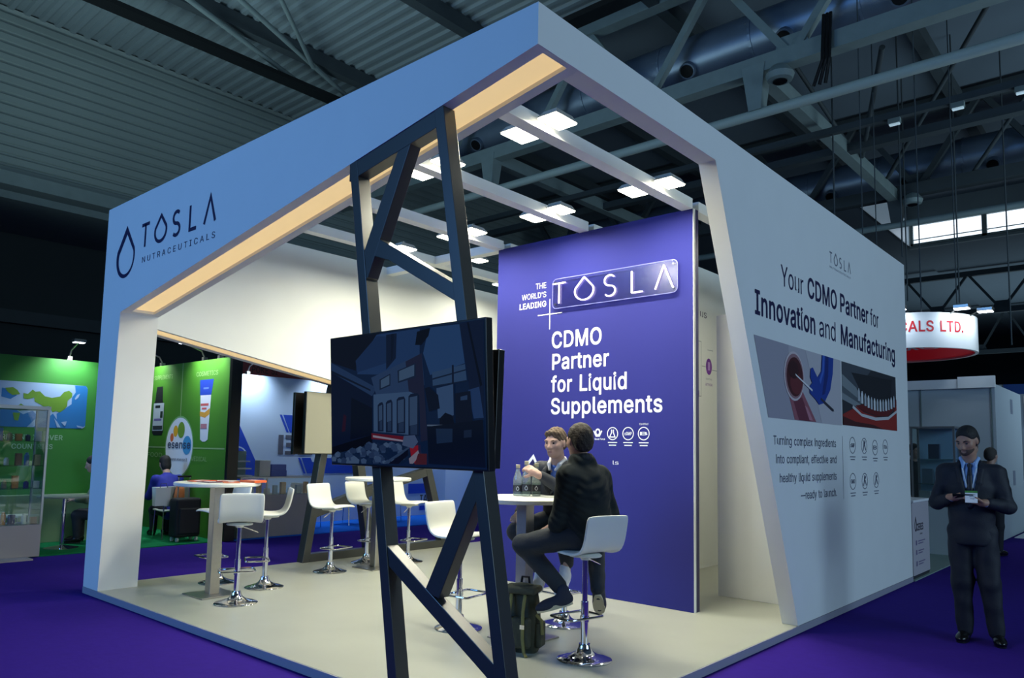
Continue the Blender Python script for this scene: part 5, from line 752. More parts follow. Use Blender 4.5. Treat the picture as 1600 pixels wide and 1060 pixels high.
# ---- backpack
def backpack(x, y, rz):
    t = thing('backpack', 'dark olive backpack with straps standing by the front lattice', 'backpack', (x, y, PH))
    R = Matrix.Rotation(rz, 3, 'Z'); OL = mat('olive_canvas', (56, 58, 44), .85, noise=(40, .2), bump=.4); SN = mat('olive_webbing', (116, 110, 62), .8); TN = mat('brown_leather', (92, 66, 50), .7)
    def pt(a, b_, c): return Vector((x, y, PH))+R @ Vector((a*.86, b_*.86, c+.001))
    b = MB(); secs = [(0, .135, .08), (.03, .15, .095), (.18, .155, .105), (.33, .145, .10), (.43, .125, .085), (.475, .09, .05), (.485, .03, .02)]; seg = 24; vs = []
    for z, rx, ry in secs:
        for k_ in range(seg):
            a = 2*PI*k_/seg; ca, sa = math.cos(a), math.sin(a); e = .6
            vs.append(pt(math.copysign(abs(ca)**e, ca)*rx, math.copysign(abs(sa)**e, sa)*ry, z))
    fs = [(i*seg+k_, i*seg+(k_+1) % seg, (i+1)*seg+(k_+1) % seg, (i+1)*seg+k_) for i in range(len(secs)-1) for k_ in range(seg)]+[tuple(range(seg-1, -1, -1)), tuple(range((len(secs)-1)*seg, len(secs)*seg))]
    b.add(vs, fs); b.build('bag_body', OL, t, smooth=True)
    b = MB(); b.box(pt(0, -.12, .15), (.2, .07, .22), R); b.build('front_pocket', OL, t, bevel=.025, seg=3)
    b = MB(); b.box(pt(.16, 0, .13), (.05, .13, .18), R); b.build('side_pocket', OL, t, bevel=.02, seg=3)
    b = MB(); b.box(pt(0, -.03, .445), (.26, .2, .05), R); b.build('top_flap', OL, t, bevel=.02, seg=3)
    for s in (-.06, .06):
        b = MB(); b.tube([pt(s, -.10, .45), pt(s, -.16, .30), pt(s, -.165, .12), pt(s*1.3, -.17, .02), pt(s*1.9, -.21, .003)], .012, 6); b.build('strap', SN, t)
        b = MB(); b.box(pt(s, -.17, .2), (.035, .012, .03), R); b.build('buckle', CHROME, t)
    b = MB(); b.tube([pt(.14, -.05, .27), pt(.19, -.06, .24), pt(.20, -.06, .14)], .012, 6); b.build('strap', SN, t)
    b = MB(); b.tube([pt(-.16, .0, .22), pt(-.2, -.03, .16), pt(-.19, -.04, .08)], .016, 6); b.build('strap', TN, t, label='brown leather tab')
    b = MB(); b.tube([pt(-.04, .06, .46), pt(-.03, .06, .52), pt(.03, .06, .52), pt(.04, .06, .46)], .010, 8); b.build('carry_handle', BLACK, t, smooth=True)
    return t
backpack(-3.665, 4.33, .35)

# ================================================================== PEOPLE: smooth solids blended into one skin
def nv(v): return np.array(v, dtype=np.float32)
class Solid:
    def __init__(s): s.p = []
    def cone(s, a, b, ra, rb, k=.03, sq=None, op='u'):
        s.p.append(('c', nv(a), nv(b), ra, rb, k, sq, op)); return s
    def ell(s, c, r, M=None, k=.03, op='u'):
        s.p.append(('e', nv(c), nv(r), np.eye(3, dtype=np.float32) if M is None else np.array(M, dtype=np.float32), None, k, None, op)); return s
    def chain(s, pts, rs, k=.02):
        for i in range(len(pts)-1): s.cone(pts[i], pts[i+1], rs[i], rs[i+1], k)
        return s
    def bounds(s):
        lo = np.full(3, 1e9); hi = -lo
        for q in s.p:
            if q[-1] != 'u': continue
            if q[0] == 'c': a = np.minimum(q[1]-q[3], q[2]-q[4]); b = np.maximum(q[1]+q[3], q[2]+q[4])
            else: R = float(max(q[2])); a = q[1]-R; b = q[1]+R
            lo = np.minimum(lo, a); hi = np.maximum(hi, b)
        return lo-.05, hi+.05
    def mesh(s, res, wrinkle=None):
        lo, hi = s.bounds(); n = np.ceil((hi-lo)/res).astype(int)+1
        ax = [lo[i]+res*np.arange(n[i]) for i in range(3)]; F = np.full(tuple(n), 1.0, dtype=np.float32)
        for q in s.p:
            pad = q[5]+.05
            if q[0] == 'c': a = np.minimum(q[1]-q[3], q[2]-q[4])-pad; b = np.maximum(q[1]+q[3], q[2]+q[4])+pad
            else: R = float(max(q[2])); a = q[1]-R-pad; b = q[1]+R+pad
            i0 = np.clip(np.floor((a-lo)/res).astype(int), 0, n-1); i1 = np.clip(np.ceil((b-lo)/res).astype(int)+1, 1, n)
            if np.any(i1 <= i0): continue
            sl = tuple(slice(i0[i], i1[i]) for i in range(3))
            X = ax[0][sl[0]][:, None, None]; Y = ax[1][sl[1]][None, :, None]; Z = ax[2][sl[2]][None, None, :]
            if q[0] == 'c':
                A, B = q[1], q[2]; d = B-A; px, py, pz = X-A[0], Y-A[1], Z-A[2]; L = max(float(d@d), 1e-9)
                t = np.clip((px*d[0]+py*d[1]+pz*d[2])/L, 0, 1); ex, ey, ez = px-t*d[0], py-t*d[1], pz-t*d[2]
                if q[6] is not None:
                    v, f = nv(q[6][0]), q[6][1]; g = (ex*v[0]+ey*v[1]+ez*v[2])*(1/f-1); ex, ey, ez = ex+g*v[0], ey+g*v[1], ez+g*v[2]
                D = np.sqrt(ex*ex+ey*ey+ez*ez)-(q[3]+(q[4]-q[3])*t)
            else:
                M = q[3]; px, py, pz = X-q[1][0], Y-q[1][1], Z-q[1][2]
                e = [(px*M[0, i]+py*M[1, i]+pz*M[2, i])/q[2][i] for i in range(3)]
                k0 = np.sqrt(e[0]**2+e[1]**2+e[2]**2); k1 = np.sqrt(sum((e[i]/q[2][i])**2 for i in range(3)))+1e-9; D = k0*(k0-1)/k1
            G = F[sl]; k = q[5]
            if q[-1] == 'u': h = np.maximum(k-np.abs(G-D), 0)/k; F[sl] = np.minimum(G, D)-h*h*k*.25
            else: D = -D; h = np.maximum(k-np.abs(G-D), 0)/k; F[sl] = np.maximum(G, D)+h*h*k*.25
        if wrinkle:
            X, Y, Z = ax[0][:, None, None], ax[1][None, :, None], ax[2][None, None, :]; F = F+wrinkle(X, Y, Z).astype(np.float32)
        return nets(F, lo, res)
def nets(F, lo, res):
    n = F.shape; c = tuple(i-1 for i in n); S = np.zeros(c+(3,), np.float32); C = np.zeros(c, np.int16); I = F < 0
    for ax in range(3):
        o = [i for i in range(3) if i != ax]; a = [slice(None)]*3; b = [slice(None)]*3; a[ax] = slice(0, -1); b[ax] = slice(1, None); a, b = tuple(a), tuple(b)
        X = I[a] != I[b]; f0 = F[a]; den = f0-F[b]; t = np.where(X, f0/np.where(den == 0, 1, den), 0)
        for d0 in (0, 1):
            for d1 in (0, 1):
                src = [slice(None)]*3; src[o[0]] = slice(d0, n[o[0]]-1+d0); src[o[1]] = slice(d1, n[o[1]]-1+d1); src = tuple(src); m_ = X[src]
                C += m_; S[..., ax] += np.where(m_, t[src], 0); S[..., o[0]] += m_*d0; S[..., o[1]] += m_*d1
    idx = np.full(c, -1, np.int64); M = C > 0; idx[M] = np.arange(int(M.sum())); ijk = np.argwhere(M).astype(np.float32)
    V = lo+res*(ijk+S[M]/C[M][:, None]); fs = []
    for ax in range(3):
        o = [(ax+1) % 3, (ax+2) % 3]; a = [slice(None)]*3; b = [slice(None)]*3; a[ax] = slice(0, -1); b[ax] = slice(1, None)
        for q in o: a[q] = slice(1, -1); b[q] = slice(1, -1)
        A, B = I[tuple(a)], I[tuple(b)]; X = np.argwhere(A != B); sg = A[A != B]
        X[:, o[0]] += 1; X[:, o[1]] += 1
        def at(d0, d1): Y = X.copy(); Y[:, o[0]] -= d0; Y[:, o[1]] -= d1; return idx[Y[:, 0], Y[:, 1], Y[:, 2]]
        q = np.stack([at(1, 1), at(0, 1), at(0, 0), at(1, 0)], 1); q[~sg] = q[~sg][:, ::-1]; fs.append(q)
    return V, np.concatenate(fs)
def solid_obj(name, solid, res, material, parent=None, label=None, wrinkle=None, origin=None):
    V, Fq = solid.mesh(res, wrinkle); me = bpy.data.meshes.new(name)
    org = np.array(W[parent] if parent is not None else origin, dtype=np.float64)
    me.from_pydata([tuple(v) for v in (V-org)], [], [tuple(int(i) for i in f) for f in Fq])
    for p in me.polygons: p.use_smooth = True
    me.materials.append(material); o = bpy.data.objects.new(name, me); finish(o, parent, tuple(org))
    if label: o['label'] = label
    return o
def unit(v): v = np.array(v, dtype=float); return v/np.linalg.norm(v)
def frame(f, u=(0, 0, 1)):
    """columns: right, forward, up"""
    f = unit(f); r = unit(np.cross(f, u)); u = np.cross(r, f); return r, f, u
def head_skin(S, c, f, u=(0, 0, 1), s=1.0):
    r, f, u = frame(f, u); M = np.stack([r, f, u], 1); P = lambda a, b, d: np.array(c)+s*(a*r+b*f+d*u)
    S.ell(P(0, -.012, .028), np.array((.074, .094, .094))*s, M, .02); S.ell(P(0, .028, -.035), np.array((.060, .066, .075))*s, M, .035)
    S.ell(P(0, .055, -.088), np.array((.034, .034, .026))*s, M, .035)
    for q in (-1, 1):
        S.ell(P(q*.040, .058, -.018), np.array((.024, .024, .022))*s, M, .03); S.ell(P(q*.032, .074, .026), np.array((.030, .018, .010))*s, M, .018)
        S.ell(P(q*.031, .098, .004), np.array((.020, .016, .011))*s, M, .014, 's'); S.ell(P(q*.031, .072, .003), np.array((.0135, .0135, .012))*s, M, .004)
        S.ell(P(q*.077, -.008, -.006), np.array((.010, .020, .032))*s, M, .010)
        S.ell(P(q*.012, .098, -.036), np.array((.010, .010, .008))*s, M, .010)
    S.cone(P(0, .084, .012), P(0, .108, -.030), .010*s, .013*s, .018)
    S.ell(P(0, .088, -.062), np.array((.024, .010, .0055))*s, M, .010); S.ell(P(0, .086, -.073), np.array((.020, .010, .006))*s, M, .010)
    S.ell(P(0, .100, -.0675), np.array((.026, .010, .0018))*s, M, .005, 's')
    return P, M
def eyes(parent, P, M, s=1.0):
    mb = MB()
    for q in (-1, 1):
        for (dy, r_) in ((.0, .0128),):
            vs = []; fs = []; N = 12
            c = P(q*.031, .0745, .004)
            for i in range(7):
                th = PI*i/6
                for j in range(N): ph = 2*PI*j/N; vs.append(c+r_*s*(M[:, 0]*math.sin(th)*math.cos(ph)+M[:, 2]*math.sin(th)*math.sin(ph)+M[:, 1]*math.cos(th)))
            for i in range(6):
                for j in range(N): fs.append((i*N+j, i*N+(j+1) % N, (i+1)*N+(j+1) % N, (i+1)*N+j))
            mb.add(vs, fs)
    mb.build('eyes', mat('dark_eyes', (38, 30, 26), .2), parent, smooth=True)
def hand_skin(S, wrist, fwd, palm, side, curl=.5, s=1.0, spread=.0):
    """fwd: along the hand; palm: direction the palm faces; side: +1 when the thumb lies on fwd x palm side"""
    f = unit(fwd); p = unit(np.array(palm)-np.dot(palm, f)*f); t = np.cross(f, p)*side
    w0 = np.array(wrist); P = lambda a, b, c: w0+s*(a*f+b*t+c*p)
    S.cone(w0-f*.03, P(.03, 0, 0), .026*s, .028*s, .02)
    for b in (-.026, -.009, .009, .026): S.cone(P(.02, b*.7, 0), P(.082, b, .002), .0155*s, .0125*s, .012)
    ln = {.027: (.036, .024, .018), .009: (.042, .028, .02), -.009: (.039, .026, .019), -.027: (.030, .020, .016)}
    for b, L in ln.items():
        a = curl*.55; q = P(.084, b*(1+spread), .002); pts = [q]; ang = a*.6
        for l in L: q = q+s*l*(math.cos(ang)*f+math.sin(ang)*p+spread*b*8*t*.2); pts.append(q); ang += a*1.1
        S.chain(pts, [.0098*s, .0090*s, .0082*s, .0072*s], .004)
    q = P(.018, .024, .004); k1 = q+s*.04*unit(.62*f+.66*t+.35*p); k2 = k1+s*.032*unit(.85*f+.30*t+.45*p*(.4+curl)); k3 = k2+s*.024*unit(.9*f-.05*t+.5*p*(.4+curl))
    S.chain([q, k1, k2, k3], [.014*s, .0115*s, .0098*s, .008*s], .008)
SKIN = mat('skin', (186, 148, 130), .55, noise=(14, .06)); SKIN2 = mat('tanned_skin', (172, 128, 104), .55, noise=(14, .06))
def fold(amp, a=1.0):
    return lambda X, Y, Z: amp*(np.sin(31*Z*a+9*X+4*np.sin(13*Y))*.5+np.sin(47*X-23*Z*a+17*Y)*.3+np.sin(61*Z*a+29*Y)*.2)
def clothing_body(J, t_in=.0):
    """torso, arms and legs as one skin; t_in shrinks it so that clothes lie outside"""
    S = Solid(); r, f, u = frame(J['face'], J['spine']); M = np.stack([r, f, u], 1)
    S.cone(J['pelvis'], J['waist'], .135-t_in, .125-t_in, .06, (f, .78)); S.cone(J['waist'], J['chest'], .125-t_in, .145-t_in, .06, (f, .76)); S.cone(J['chest'], J['neck0'], .125-t_in, .05, .08, (f, .74))
    S.cone(J['sl'], J['sr'], .062-t_in, .062-t_in, .06); S.cone(J['neck0'], J['neck1'], .058, .054, .03)
    for q in 'lr':
        S.cone(J['s'+q], J['e'+q], .056-t_in, .046-t_in, .03); S.cone(J['e'+q], J['w'+q], .045-t_in, .028, .02)
        S.cone(J['h'+q], J['k'+q], .092-t_in, .064-t_in, .05); S.cone(J['k'+q], J['a'+q], .062-t_in, .042-t_in, .03)
    return S
def jacket_solid(J, extra=0.0, hem=None, kA=1.0):
    S = Solid(); r, f, u = frame(J['face'], J['spine'])
    S.cone(J['hem'], J['waist'], .168+extra, .148+extra, .06, (f, .80)); S.cone(J['waist'], J['chest'], .150+extra, .168+extra, .07, (f, .78)); S.cone(J['chest'], J['neck0'], .150+extra, .070, .09, (f, .76))
    S.cone(J['sl'], J['sr'], .074+extra*.5, .074+extra*.5, .07)
    for q in 'lr':
        S.cone(J['s'+q], J['e'+q], .071*kA, .060*kA, .04); S.cone(J['e'+q], J['c'+q], .060*kA, .042*kA, .025)
    return S
def trouser_solid(J, wide=0.0):
    S = Solid(); r, f, u = frame(J['face'], J['spine'])
    S.cone(J['pelvis'], np.array(J['pelvis'])+.06*u, .148, .14, .05, (f, .85))
    for q in 'lr':
        S.cone(J['h'+q], J['k'+q], .100, .075+wide, .05); S.cone(J['k'+q], J['t'+q], .073+wide, .056+wide, .03)
    return S
def shoe(name, heel, toe, sole, parent, upper_m, sole_m, w_=.046, lbl=None, up=(0, 0, 1), ankle=None):
    """heel, toe: points on the sole; builds an upper with a sole as its part"""
    h, t_ = np.array(heel, float), np.array(toe, float); f = unit(t_-h); r = unit(np.cross(f, up)); u = np.cross(r, f); L = np.linalg.norm(t_-h); M = np.stack([r, f, u], 1)
    S = Solid(); S.ell(h+f*.055+u*.045, (w_*.80, .065, .050), M, .03); S.ell(h+f*L*.5+u*.040, (w_*.9, L*.34, .042), M, .04); S.ell(t_-f*.065+u*.030, (w_, .072, .034), M, .04)
    S.cone(h+f*.05+u*.06, h+f*.045+u*.11, .040, .042, .03)
    S.ell(h+f*L*.5-u*.09, (.2, .3, .092), M, .006, 's')
    up_ = solid_obj(name, S, .006, upper_m, parent, lbl)
    b = MB(); n = 28; out = []
    for i in range(n):
        a = 2*PI*i/n; ca, sa = math.cos(a), math.sin(a); ww = w_*(1.0 if sa > 0 else .82)
        out.append((ww*math.copysign(abs(ca)**.8, ca), L/2+(L/2)*math.copysign(abs(sa)**.75, sa)))
    b.prism(out, lambda a, c, d: tuple(h+r*a+f*c+u*d), 0, sole); b.build('sole', sole_m, up_, smooth=True)
    return up_
HB = .012

# ---- the man seen from behind
def man_back():
    J = dict(face=(-.97, .24, 0), spine=(-.02, -.01, 1), pelvis=(-3.16, 4.45, .965), waist=(-3.165, 4.445, 1.06), hem=(-3.155, 4.455, .98), chest=(-3.19, 4.43, 1.24), neck0=(-3.205, 4.42, 1.43), neck1=(-3.235, 4.425, 1.53),
             sl=(-3.232, 4.285, 1.345), sr=(-3.170, 4.585, 1.345), el=(-3.305, 4.27, 1.01), er=(-3.12, 4.66, 1.07), wl=(-3.48, 4.42, .965), wr=(-3.36, 4.72, .97), cl=(-3.43, 4.39, .975), cr=(-3.30, 4.70, .99),
             hl=(-3.20, 4.36, .935), hr=(-3.18, 4.54, .935), kl=(-3.59, 4.235, .845), kr=(-3.42, 4.90, .86), al=(-3.36, 4.41, .50), ar=(-3.26, 4.70, .53), tl=(-3.38, 4.395, .56), tr=(-3.258, 4.70, .53))
    S = clothing_body(J, .012); c = (-3.245, 4.43, 1.60); P, M = head_skin(S, c, (-.92, .38, -.06))
    hand_skin(S, J['wl'], (-.8, .35, -.25), (0, -.2, -1), 1, .5); hand_skin(S, J['wr'], (-.9, .1, -.2), (0, .2, -1), -1, .5)
    b = solid_obj('person', S, .0085, SKIN, None, origin=(-3.2, 4.46, .80)); tag(b, 'man in a dark quilted jacket on a bar stool, his back turned', 'person')
    eyes(b, P, M)
    HM = mat('dark_brown_hair', (46, 38, 30), .75, noise=(70, .35), bump=.8)
    H_ = Solid(); H_.ell(P(0, -.022, .042), (.087, .104, .092), M, .02); H_.ell(P(0, -.062, -.015), (.076, .060, .075), M, .03); H_.ell(P(0, .125, -.045), (.15, .105, .105), M, .02, 's'); H_.ell(P(0, -.03, -.16), (.2, .2, .075), M, .02, 's')
    for q in (-1, 1): H_.ell(P(q*.085, .008, -.008), (.02, .028, .036), M, .008, 's')
    solid_obj('hair', H_, .006, HM, b, wrinkle=lambda X, Y, Z: .0022*np.sin(95*X+40*Z)*np.sin(90*Y+60*Z))
    JM = mat('black_quilted_jacket', (30, 37, 40), .9, noise=(25, .18), spec=.25); wavebump(JM, 9, .35, (.6, .5, .7))
    S = jacket_solid(J, .012, kA=1.03); S.ell(P(0, .1, -.2), (.045, .07, .05), M, .02, 's')
    r, f, u = frame(J['face'], J['spine']); S.cone(np.array(J['neck0'])+.05*r-.0*f+.015*u, np.array(J['neck0'])-.05*r+.015*u, .068, .068, .03)
    S.cone((-3.235, 4.425, 1.50), (-3.26, 4.43, 1.72), .066, .10, .015, None, 's')
    S.ell((-3.16, 4.45, .845-.8), (.8, .8, .8), None, .012, 's')
    solid_obj('jacket', S, .0085, JM, b, wrinkle=fold(.006))
    S = Solid(); n0 = np.array((-3.222, 4.424, 1.475)); 
    for i in range(18):
        a0, a1 = 2*PI*i/18, 2*PI*(i+1)/18; S.cone(n0+.070*(r*math.cos(a0)+f*math.sin(a0))+.010*u*math.sin(a0)*-1, n0+.070*(r*math.cos(a1)+f*math.sin(a1))-.010*u*math.sin(a1), .017, .017, .01, (u, 1.7))
    solid_obj('collar', S, .006, mat('black_collar', (22, 26, 32), .7), b)
    solid_obj('trousers', trouser_solid(J), .0085, mat('dark_jeans', (26, 34, 44), .8, noise=(60, .15), bump=.2), b, wrinkle=fold(.0035, 1.3))
    SM = mat('navy_suede', (30, 36, 54), .8); SO = mat('cream_sole', (188, 180, 150), .6)
    shoe('shoe', (-3.275, 4.425, .445), (-3.47, 4.26, .375), .03, b, SM, SO); shoe('shoe', (-3.235, 4.67, .475), (-3.305, 4.80, .315), .03, b, SM, SO)
    return b
man_back()

# ---- the man facing the viewer across the table
def man_front():
    J = dict(face=(.12, -.99, 0), spine=(.06, -.12, 1), pelvis=(-3.965, 5.20, .965), waist=(-3.955, 5.17, 1.06), hem=(-3.965, 5.20, .98), chest=(-3.93, 5.10, 1.235), neck0=(-3.905, 5.05, 1.415), neck1=(-3.885, 5.00, 1.52),
             sr=(-4.075, 5.03, 1.355), sl=(-3.735, 5.07, 1.355), er=(-4.17, 4.93, 1.08), el=(-3.63, 4.88, 1.17), wr=(-4.06, 4.72, 1.0), wl=(-3.865, 4.70, 1.345), cr=(-4.09, 4.77, 1.01), cl=(-3.835, 4.735, 1.32),
             hr=(-4.06, 5.17, .935), hl=(-3.88, 5.18, .935), kr=(-4.13, 4.78, .86), kl=(-3.66, 4.80, .88), ar=(-3.93, 4.87, .50), al=(-3.745, 4.97, .56), tr=(-3.945, 4.865, .57), tl=(-3.74, 4.96, .63))
    S = clothing_body(J, .012); c = (-3.872, 4.96, 1.592); P, M = head_skin(S, c, (.10, -.97, -.10))
    hand_skin(S, J['wl'], (-.80, .02, .38), (-.2, .6, -.7), 1, .9); hand_skin(S, J['wr'], (.4, -.8, -.1), (0, 0, -1), 1, .4)
    b = solid_obj('person', S, .0075, SKIN, None, origin=(-3.96, 5.2, .80)); tag(b, 'seated man with light brown hair in a navy blazer, hand on a bottle', 'person')
    eyes(b, P, M)
    HM = mat('light_brown_hair', (98, 78, 58), .75, noise=(80, .4), bump=.9)
    H_ = Solid(); H_.ell(P(0, -.016, .044), (.080, .101, .090), M, .02); H_.ell(P(0, -.055, -.005), (.076, .060, .066), M, .03); H_.ell(P(0, .135, -.052), (.16, .102, .140), M, .014, 's'); H_.ell(P(0, -.03, -.16), (.2, .2, .08), M, .02, 's')
    for i in range(7): a = -1+2*i/6; H_.ell(P(a*.058, .068-.03*a*a, .092-.012*a*a), (.018, .019, .017), M, .012)
    for q in (-1, 1): H_.ell(P(q*.085, .012, -.010), (.02, .030, .036), M, .008, 's')
    solid_obj('hair', H_, .005, HM, b, wrinkle=lambda X, Y, Z: .004*np.sin(150*X+60*Z)*np.sin(140*Y+80*Z))
    mb = MB()
    for q in (-1, 1): mb.tube([P(q*.018, .098, .024), P(q*.034, .094, .030), P(q*.050, .080, .024)], [.003, .004, .002], 6)
    mb.build('eyebrows', HM, b, smooth=True)
    mb = MB(); mb.tube([P(-.022, .094, -.0675), P(0, .099, -.067), P(.022, .094, -.0675)], .0028, 6); mb.build('lips', mat('lips', (150, 92, 84), .5), b, smooth=True)
    r, f, u = frame(J['face'], J['spine']); ch = np.array(J['chest']); n0 = np.array(J['neck0'])
    S = Solid(); S.cone(J['waist'], J['chest'], .138, .155, .06, (f, .77)); S.cone(J['chest'], J['neck0'], .138, .068, .08, (f, .76)); S.cone(n0, n0+.035*u+.01*f, .068, .064, .03); S.cone(n0+.03*u+.02*f, n0+.2*u+.03*f, .057, .075, .01, None, 's')
    ST = mat('checked_blue_shirt', (74, 108, 190), .7, noise=(40, .3)); solid_obj('shirt', S, .0075, ST, b)
    S = Solid()
    for s_ in (-1, 1): S.chain([n0-.035*f+s_*.035*r+.055*u, n0+s_*.066*r+.015*f+.045*u, n0+s_*.050*r+.075*f+.0*u, n0+s_*.028*r+.098*f-.045*u], [.014, .016, .016, .010], .01)
    solid_obj('shirt_collar', S, .005, mat('white_collar', (226, 218, 214), .7), b)
    BM = mat('navy_blazer', (18, 23, 36), .75, noise=(60, .15), bump=.15)
    S = jacket_solid(J, .008)
    for k_ in range(6): q = k_/5.0; S.ell(n0+f*(.10+.05*q)-u*(.02+.22*q), (.062-.04*q, .09, .05), np.stack([r, f, u], 1), .012, 's')
    S.cone(n0+.02*u, n0+.2*u+.03*f, .072, .10, .015, None, 's')
    S.ell((-3.965, 5.20, .845-.8), (.8, .8, .8), None, .012, 's')
    solid_obj('blazer', S, .0075, BM, b, wrinkle=fold(.004))
    for s_ in (-1, 1):
        L = Solid(); L.chain([n0+s_*.075*r+.02*f+.015*u, n0+s_*.080*r+.085*f-.06*u, n0+s_*.062*r+.128*f-.13*u, ch+s_*.018*r+.160*f-.06*u], [.016, .022, .022, .010], .01); solid_obj('lapel', L, .006, BM, b)
    mb = MB(); mb.box(n0-.088*r*-1+.128*f-.10*u, (.03, .008, .008)); mb.build('lapel_pin', WVINYL, b)
    solid_obj('trousers', trouser_solid(J), .0085, mat('black_trousers', (24, 27, 36), .8, noise=(60, .15)), b, wrinkle=fold(.0035, 1.3))
    SN = mat('white_sneaker', (212, 208, 206), .6); SO = mat('white_sole', (225, 224, 220), .6)
    shoe('shoe', (-3.955, 4.90, .43), (-3.845, 4.67, .40), .03, b, SN, SO, .048); shoe('shoe', (-3.76, 5.01, .50), (-3.70, 4.78, .40), .03, b, SN, SO, .048)
    return b
man_front()

# ---- the man standing in the right aisle
def man_standing():
    gx, gy = -1.345, 7.52; f0 = unit((.14, -.99, 0)); r_ = unit(np.cross(f0, (0, 0, 1))); g = np.array((gx, gy, 0.0))
    A = lambda a, b_, z: tuple(g+r_*a+f0*b_+np.array((0, 0, z)))   # a: his right
    J = dict(face=tuple(f0), spine=(0, 0, 1), pelvis=A(0, 0, .95), waist=A(0, .0, 1.10), hem=A(0, 0, .86), chest=A(0, .0, 1.29), neck0=A(0, -.01, 1.475), neck1=A(0, .02, 1.57),
             sr=A(.175, -.01, 1.405), sl=A(-.18, -.01, 1.405), er=A(.255, .0, 1.14), el=A(-.262, .02, 1.13), wr=A(.125, .21, 1.20), wl=A(-.105, .23, 1.165), cr=A(.15, .18, 1.19), cl=A(-.135, .205, 1.16),
             hr=A(.09, 0, .90), hl=A(-.09, 0, .90), kr=A(.085, .02, .49), kl=A(-.115, .03, .49), ar=A(.075, .0, .09), al=A(-.15, .0, .09), tr=A(.075, .01, .085), tl=A(-.15, .01, .085))
    S = clothing_body(J, .012); c = A(.012, .035, 1.68); P, M = head_skin(S, c, unit(f0+.42*r_+np.array((0, 0, -.42))))
    hand_skin(S, J['wr'], tuple(-r_*.85+f0*.35), tuple(f0*.2+np.array((0, 0, 1.0))-r_*.2), 1, .75); hand_skin(S, J['wl'], tuple(r_*.85+f0*.35), tuple(f0*.1+np.array((0, 0, 1.0))+r_*.2), -1, .75)
    b = solid_obj('person', S, .0085, SKIN2, None, origin=(gx, gy, 0)); tag(b, 'man standing in a dark suit and tie looking down at the phone in his hands', 'person')
    eyes(b, P, M)
    HM = mat('black_hair', (20, 18, 18), .7, noise=(70, .3), bump=.6)
    H_ = Solid(); H_.ell(P(0, -.018, .046), (.079, .1005, .086), M, .02); H_.ell(P(0, -.055, -.01), (.076, .06, .07), M, .03); H_.ell(P(0, .135, -.050), (.16, .106, .152), M, .010, 's'); H_.ell(P(0, -.03, -.15), (.2, .2, .08), M, .02, 's')
    for q in (-1, 1): H_.ell(P(q*.085, .012, -.010), (.02, .030, .036), M, .008, 's')
    solid_obj('hair', H_, .006, HM, b)
    BE = Solid(); BE.ell(P(0, .036, -.060), (.0605, .062, .052), M, .02); BE.ell(P(0, .058, -.088), (.037, .036, .030), M, .03); BE.ell(P(0, .06, .02), (.1, .1, .066), M, .015, 's'); BE.ell(P(0, .102, -.066), (.026, .02, .011), M, .006, 's')
    solid_obj('beard', BE, .006, mat('stubble', (84, 62, 52), .8), b)
    mb = MB()
    for q in (-1, 1): mb.tube([P(q*.016, .098, .024), P(q*.034, .095, .031), P(q*.052, .080, .025)], [.004, .0045, .002], 6)
    mb.build('eyebrows', HM, b, smooth=True)
    r, f, u = frame(J['face'], J['spine']); ch = np.array(J['chest']); n0 = np.array(J['neck0']); MM = np.stack([r, f, u], 1)
    S = Solid(); S.cone(J['waist'], J['chest'], .140, .158, .06, (f, .77)); S.cone(J['chest'], J['neck0'], .138, .068, .08, (f, .76)); S.cone(n0, n0+.045*u+.01*f, .068, .062, .03); S.cone(n0+.05*u+.02*f, n0+.2*u+.03*f, .056, .075, .01, None, 's')
    SH = mat('light_blue_shirt', (150, 182, 226), .7); solid_obj('shirt', S, .0075, SH, b)
    S = Solid()
    for s_ in (-1, 1): S.chain([n0-.035*f+s_*.035*r+.065*u, n0+s_*.064*r+.015*f+.055*u, n0+s_*.045*r+.075*f+.012*u, n0+s_*.05*r+.100*f-.035*u], [.013, .015, .016, .008], .01)
    solid_obj('shirt_collar', S, .006, SH, b)
    S = Solid(); S.ell(n0+.086*f-.004*u, (.019, .014, .020), MM, .01); S.chain([n0+.088*f-.02*u, n0+.118*f-.10*u, n0+.134*f-.20*u, n0+.135*f-.34*u], [.012, .020, .027, .030], .01); solid_obj('necktie', S, .006, mat('black_tie', (18, 20, 34), .5), b)
    BM = mat('navy_suit', (20, 24, 36), .7, noise=(60, .15), bump=.15)
    S = jacket_solid(J, .010, kA=1.0)
    for k_ in range(7): q = k_/6.0; S.ell(n0+f*(.10+.06*q)-u*(.01+.30*q), (.068-.052*q, .10, .06), MM, .012, 's')
    S.cone(n0+.03*u, n0+.2*u+.03*f, .072, .10, .015, None, 's')
    S.ell((gx, gy, .81-1.2), (1.2, 1.2, 1.2), None, .012, 's')
    solid_obj('suit_jacket', S, .0085, BM, b, wrinkle=fold(.0045))
    for s_ in (-1, 1):
        L = Solid(); L.chain([n0+s_*.078*r+.01*f+.03*u, n0+s_*.085*r+.085*f-.05*u, n0+s_*.068*r+.130*f-.15*u, n0+s_*.015*r+.162*f-.33*u], [.014, .022, .024, .010], .01); solid_obj('lapel', L, .006, BM, b)
        L = Solid(); L.cone(np.array(J['c'+('r' if s_ > 0 else 'l')]), np.array(J['w'+('r' if s_ > 0 else 'l')]), .034, .032, .01); solid_obj('shirt_cuff', L, .006, SH, b)
    mb = MB()
    for s_ in (-1, 1): mb.tube([n0+s_*.060*r+.03*f+.052*u, n0+s_*.050*r+.108*f-.04*u, n0+s_*.030*r+.140*f-.14*u, n0+s_*.004*r+.158*f-.27*u], .006, 6)
    mb.build('lanyard', mat('white_ribbon', (200, 214, 228), .6), b, smooth=True)
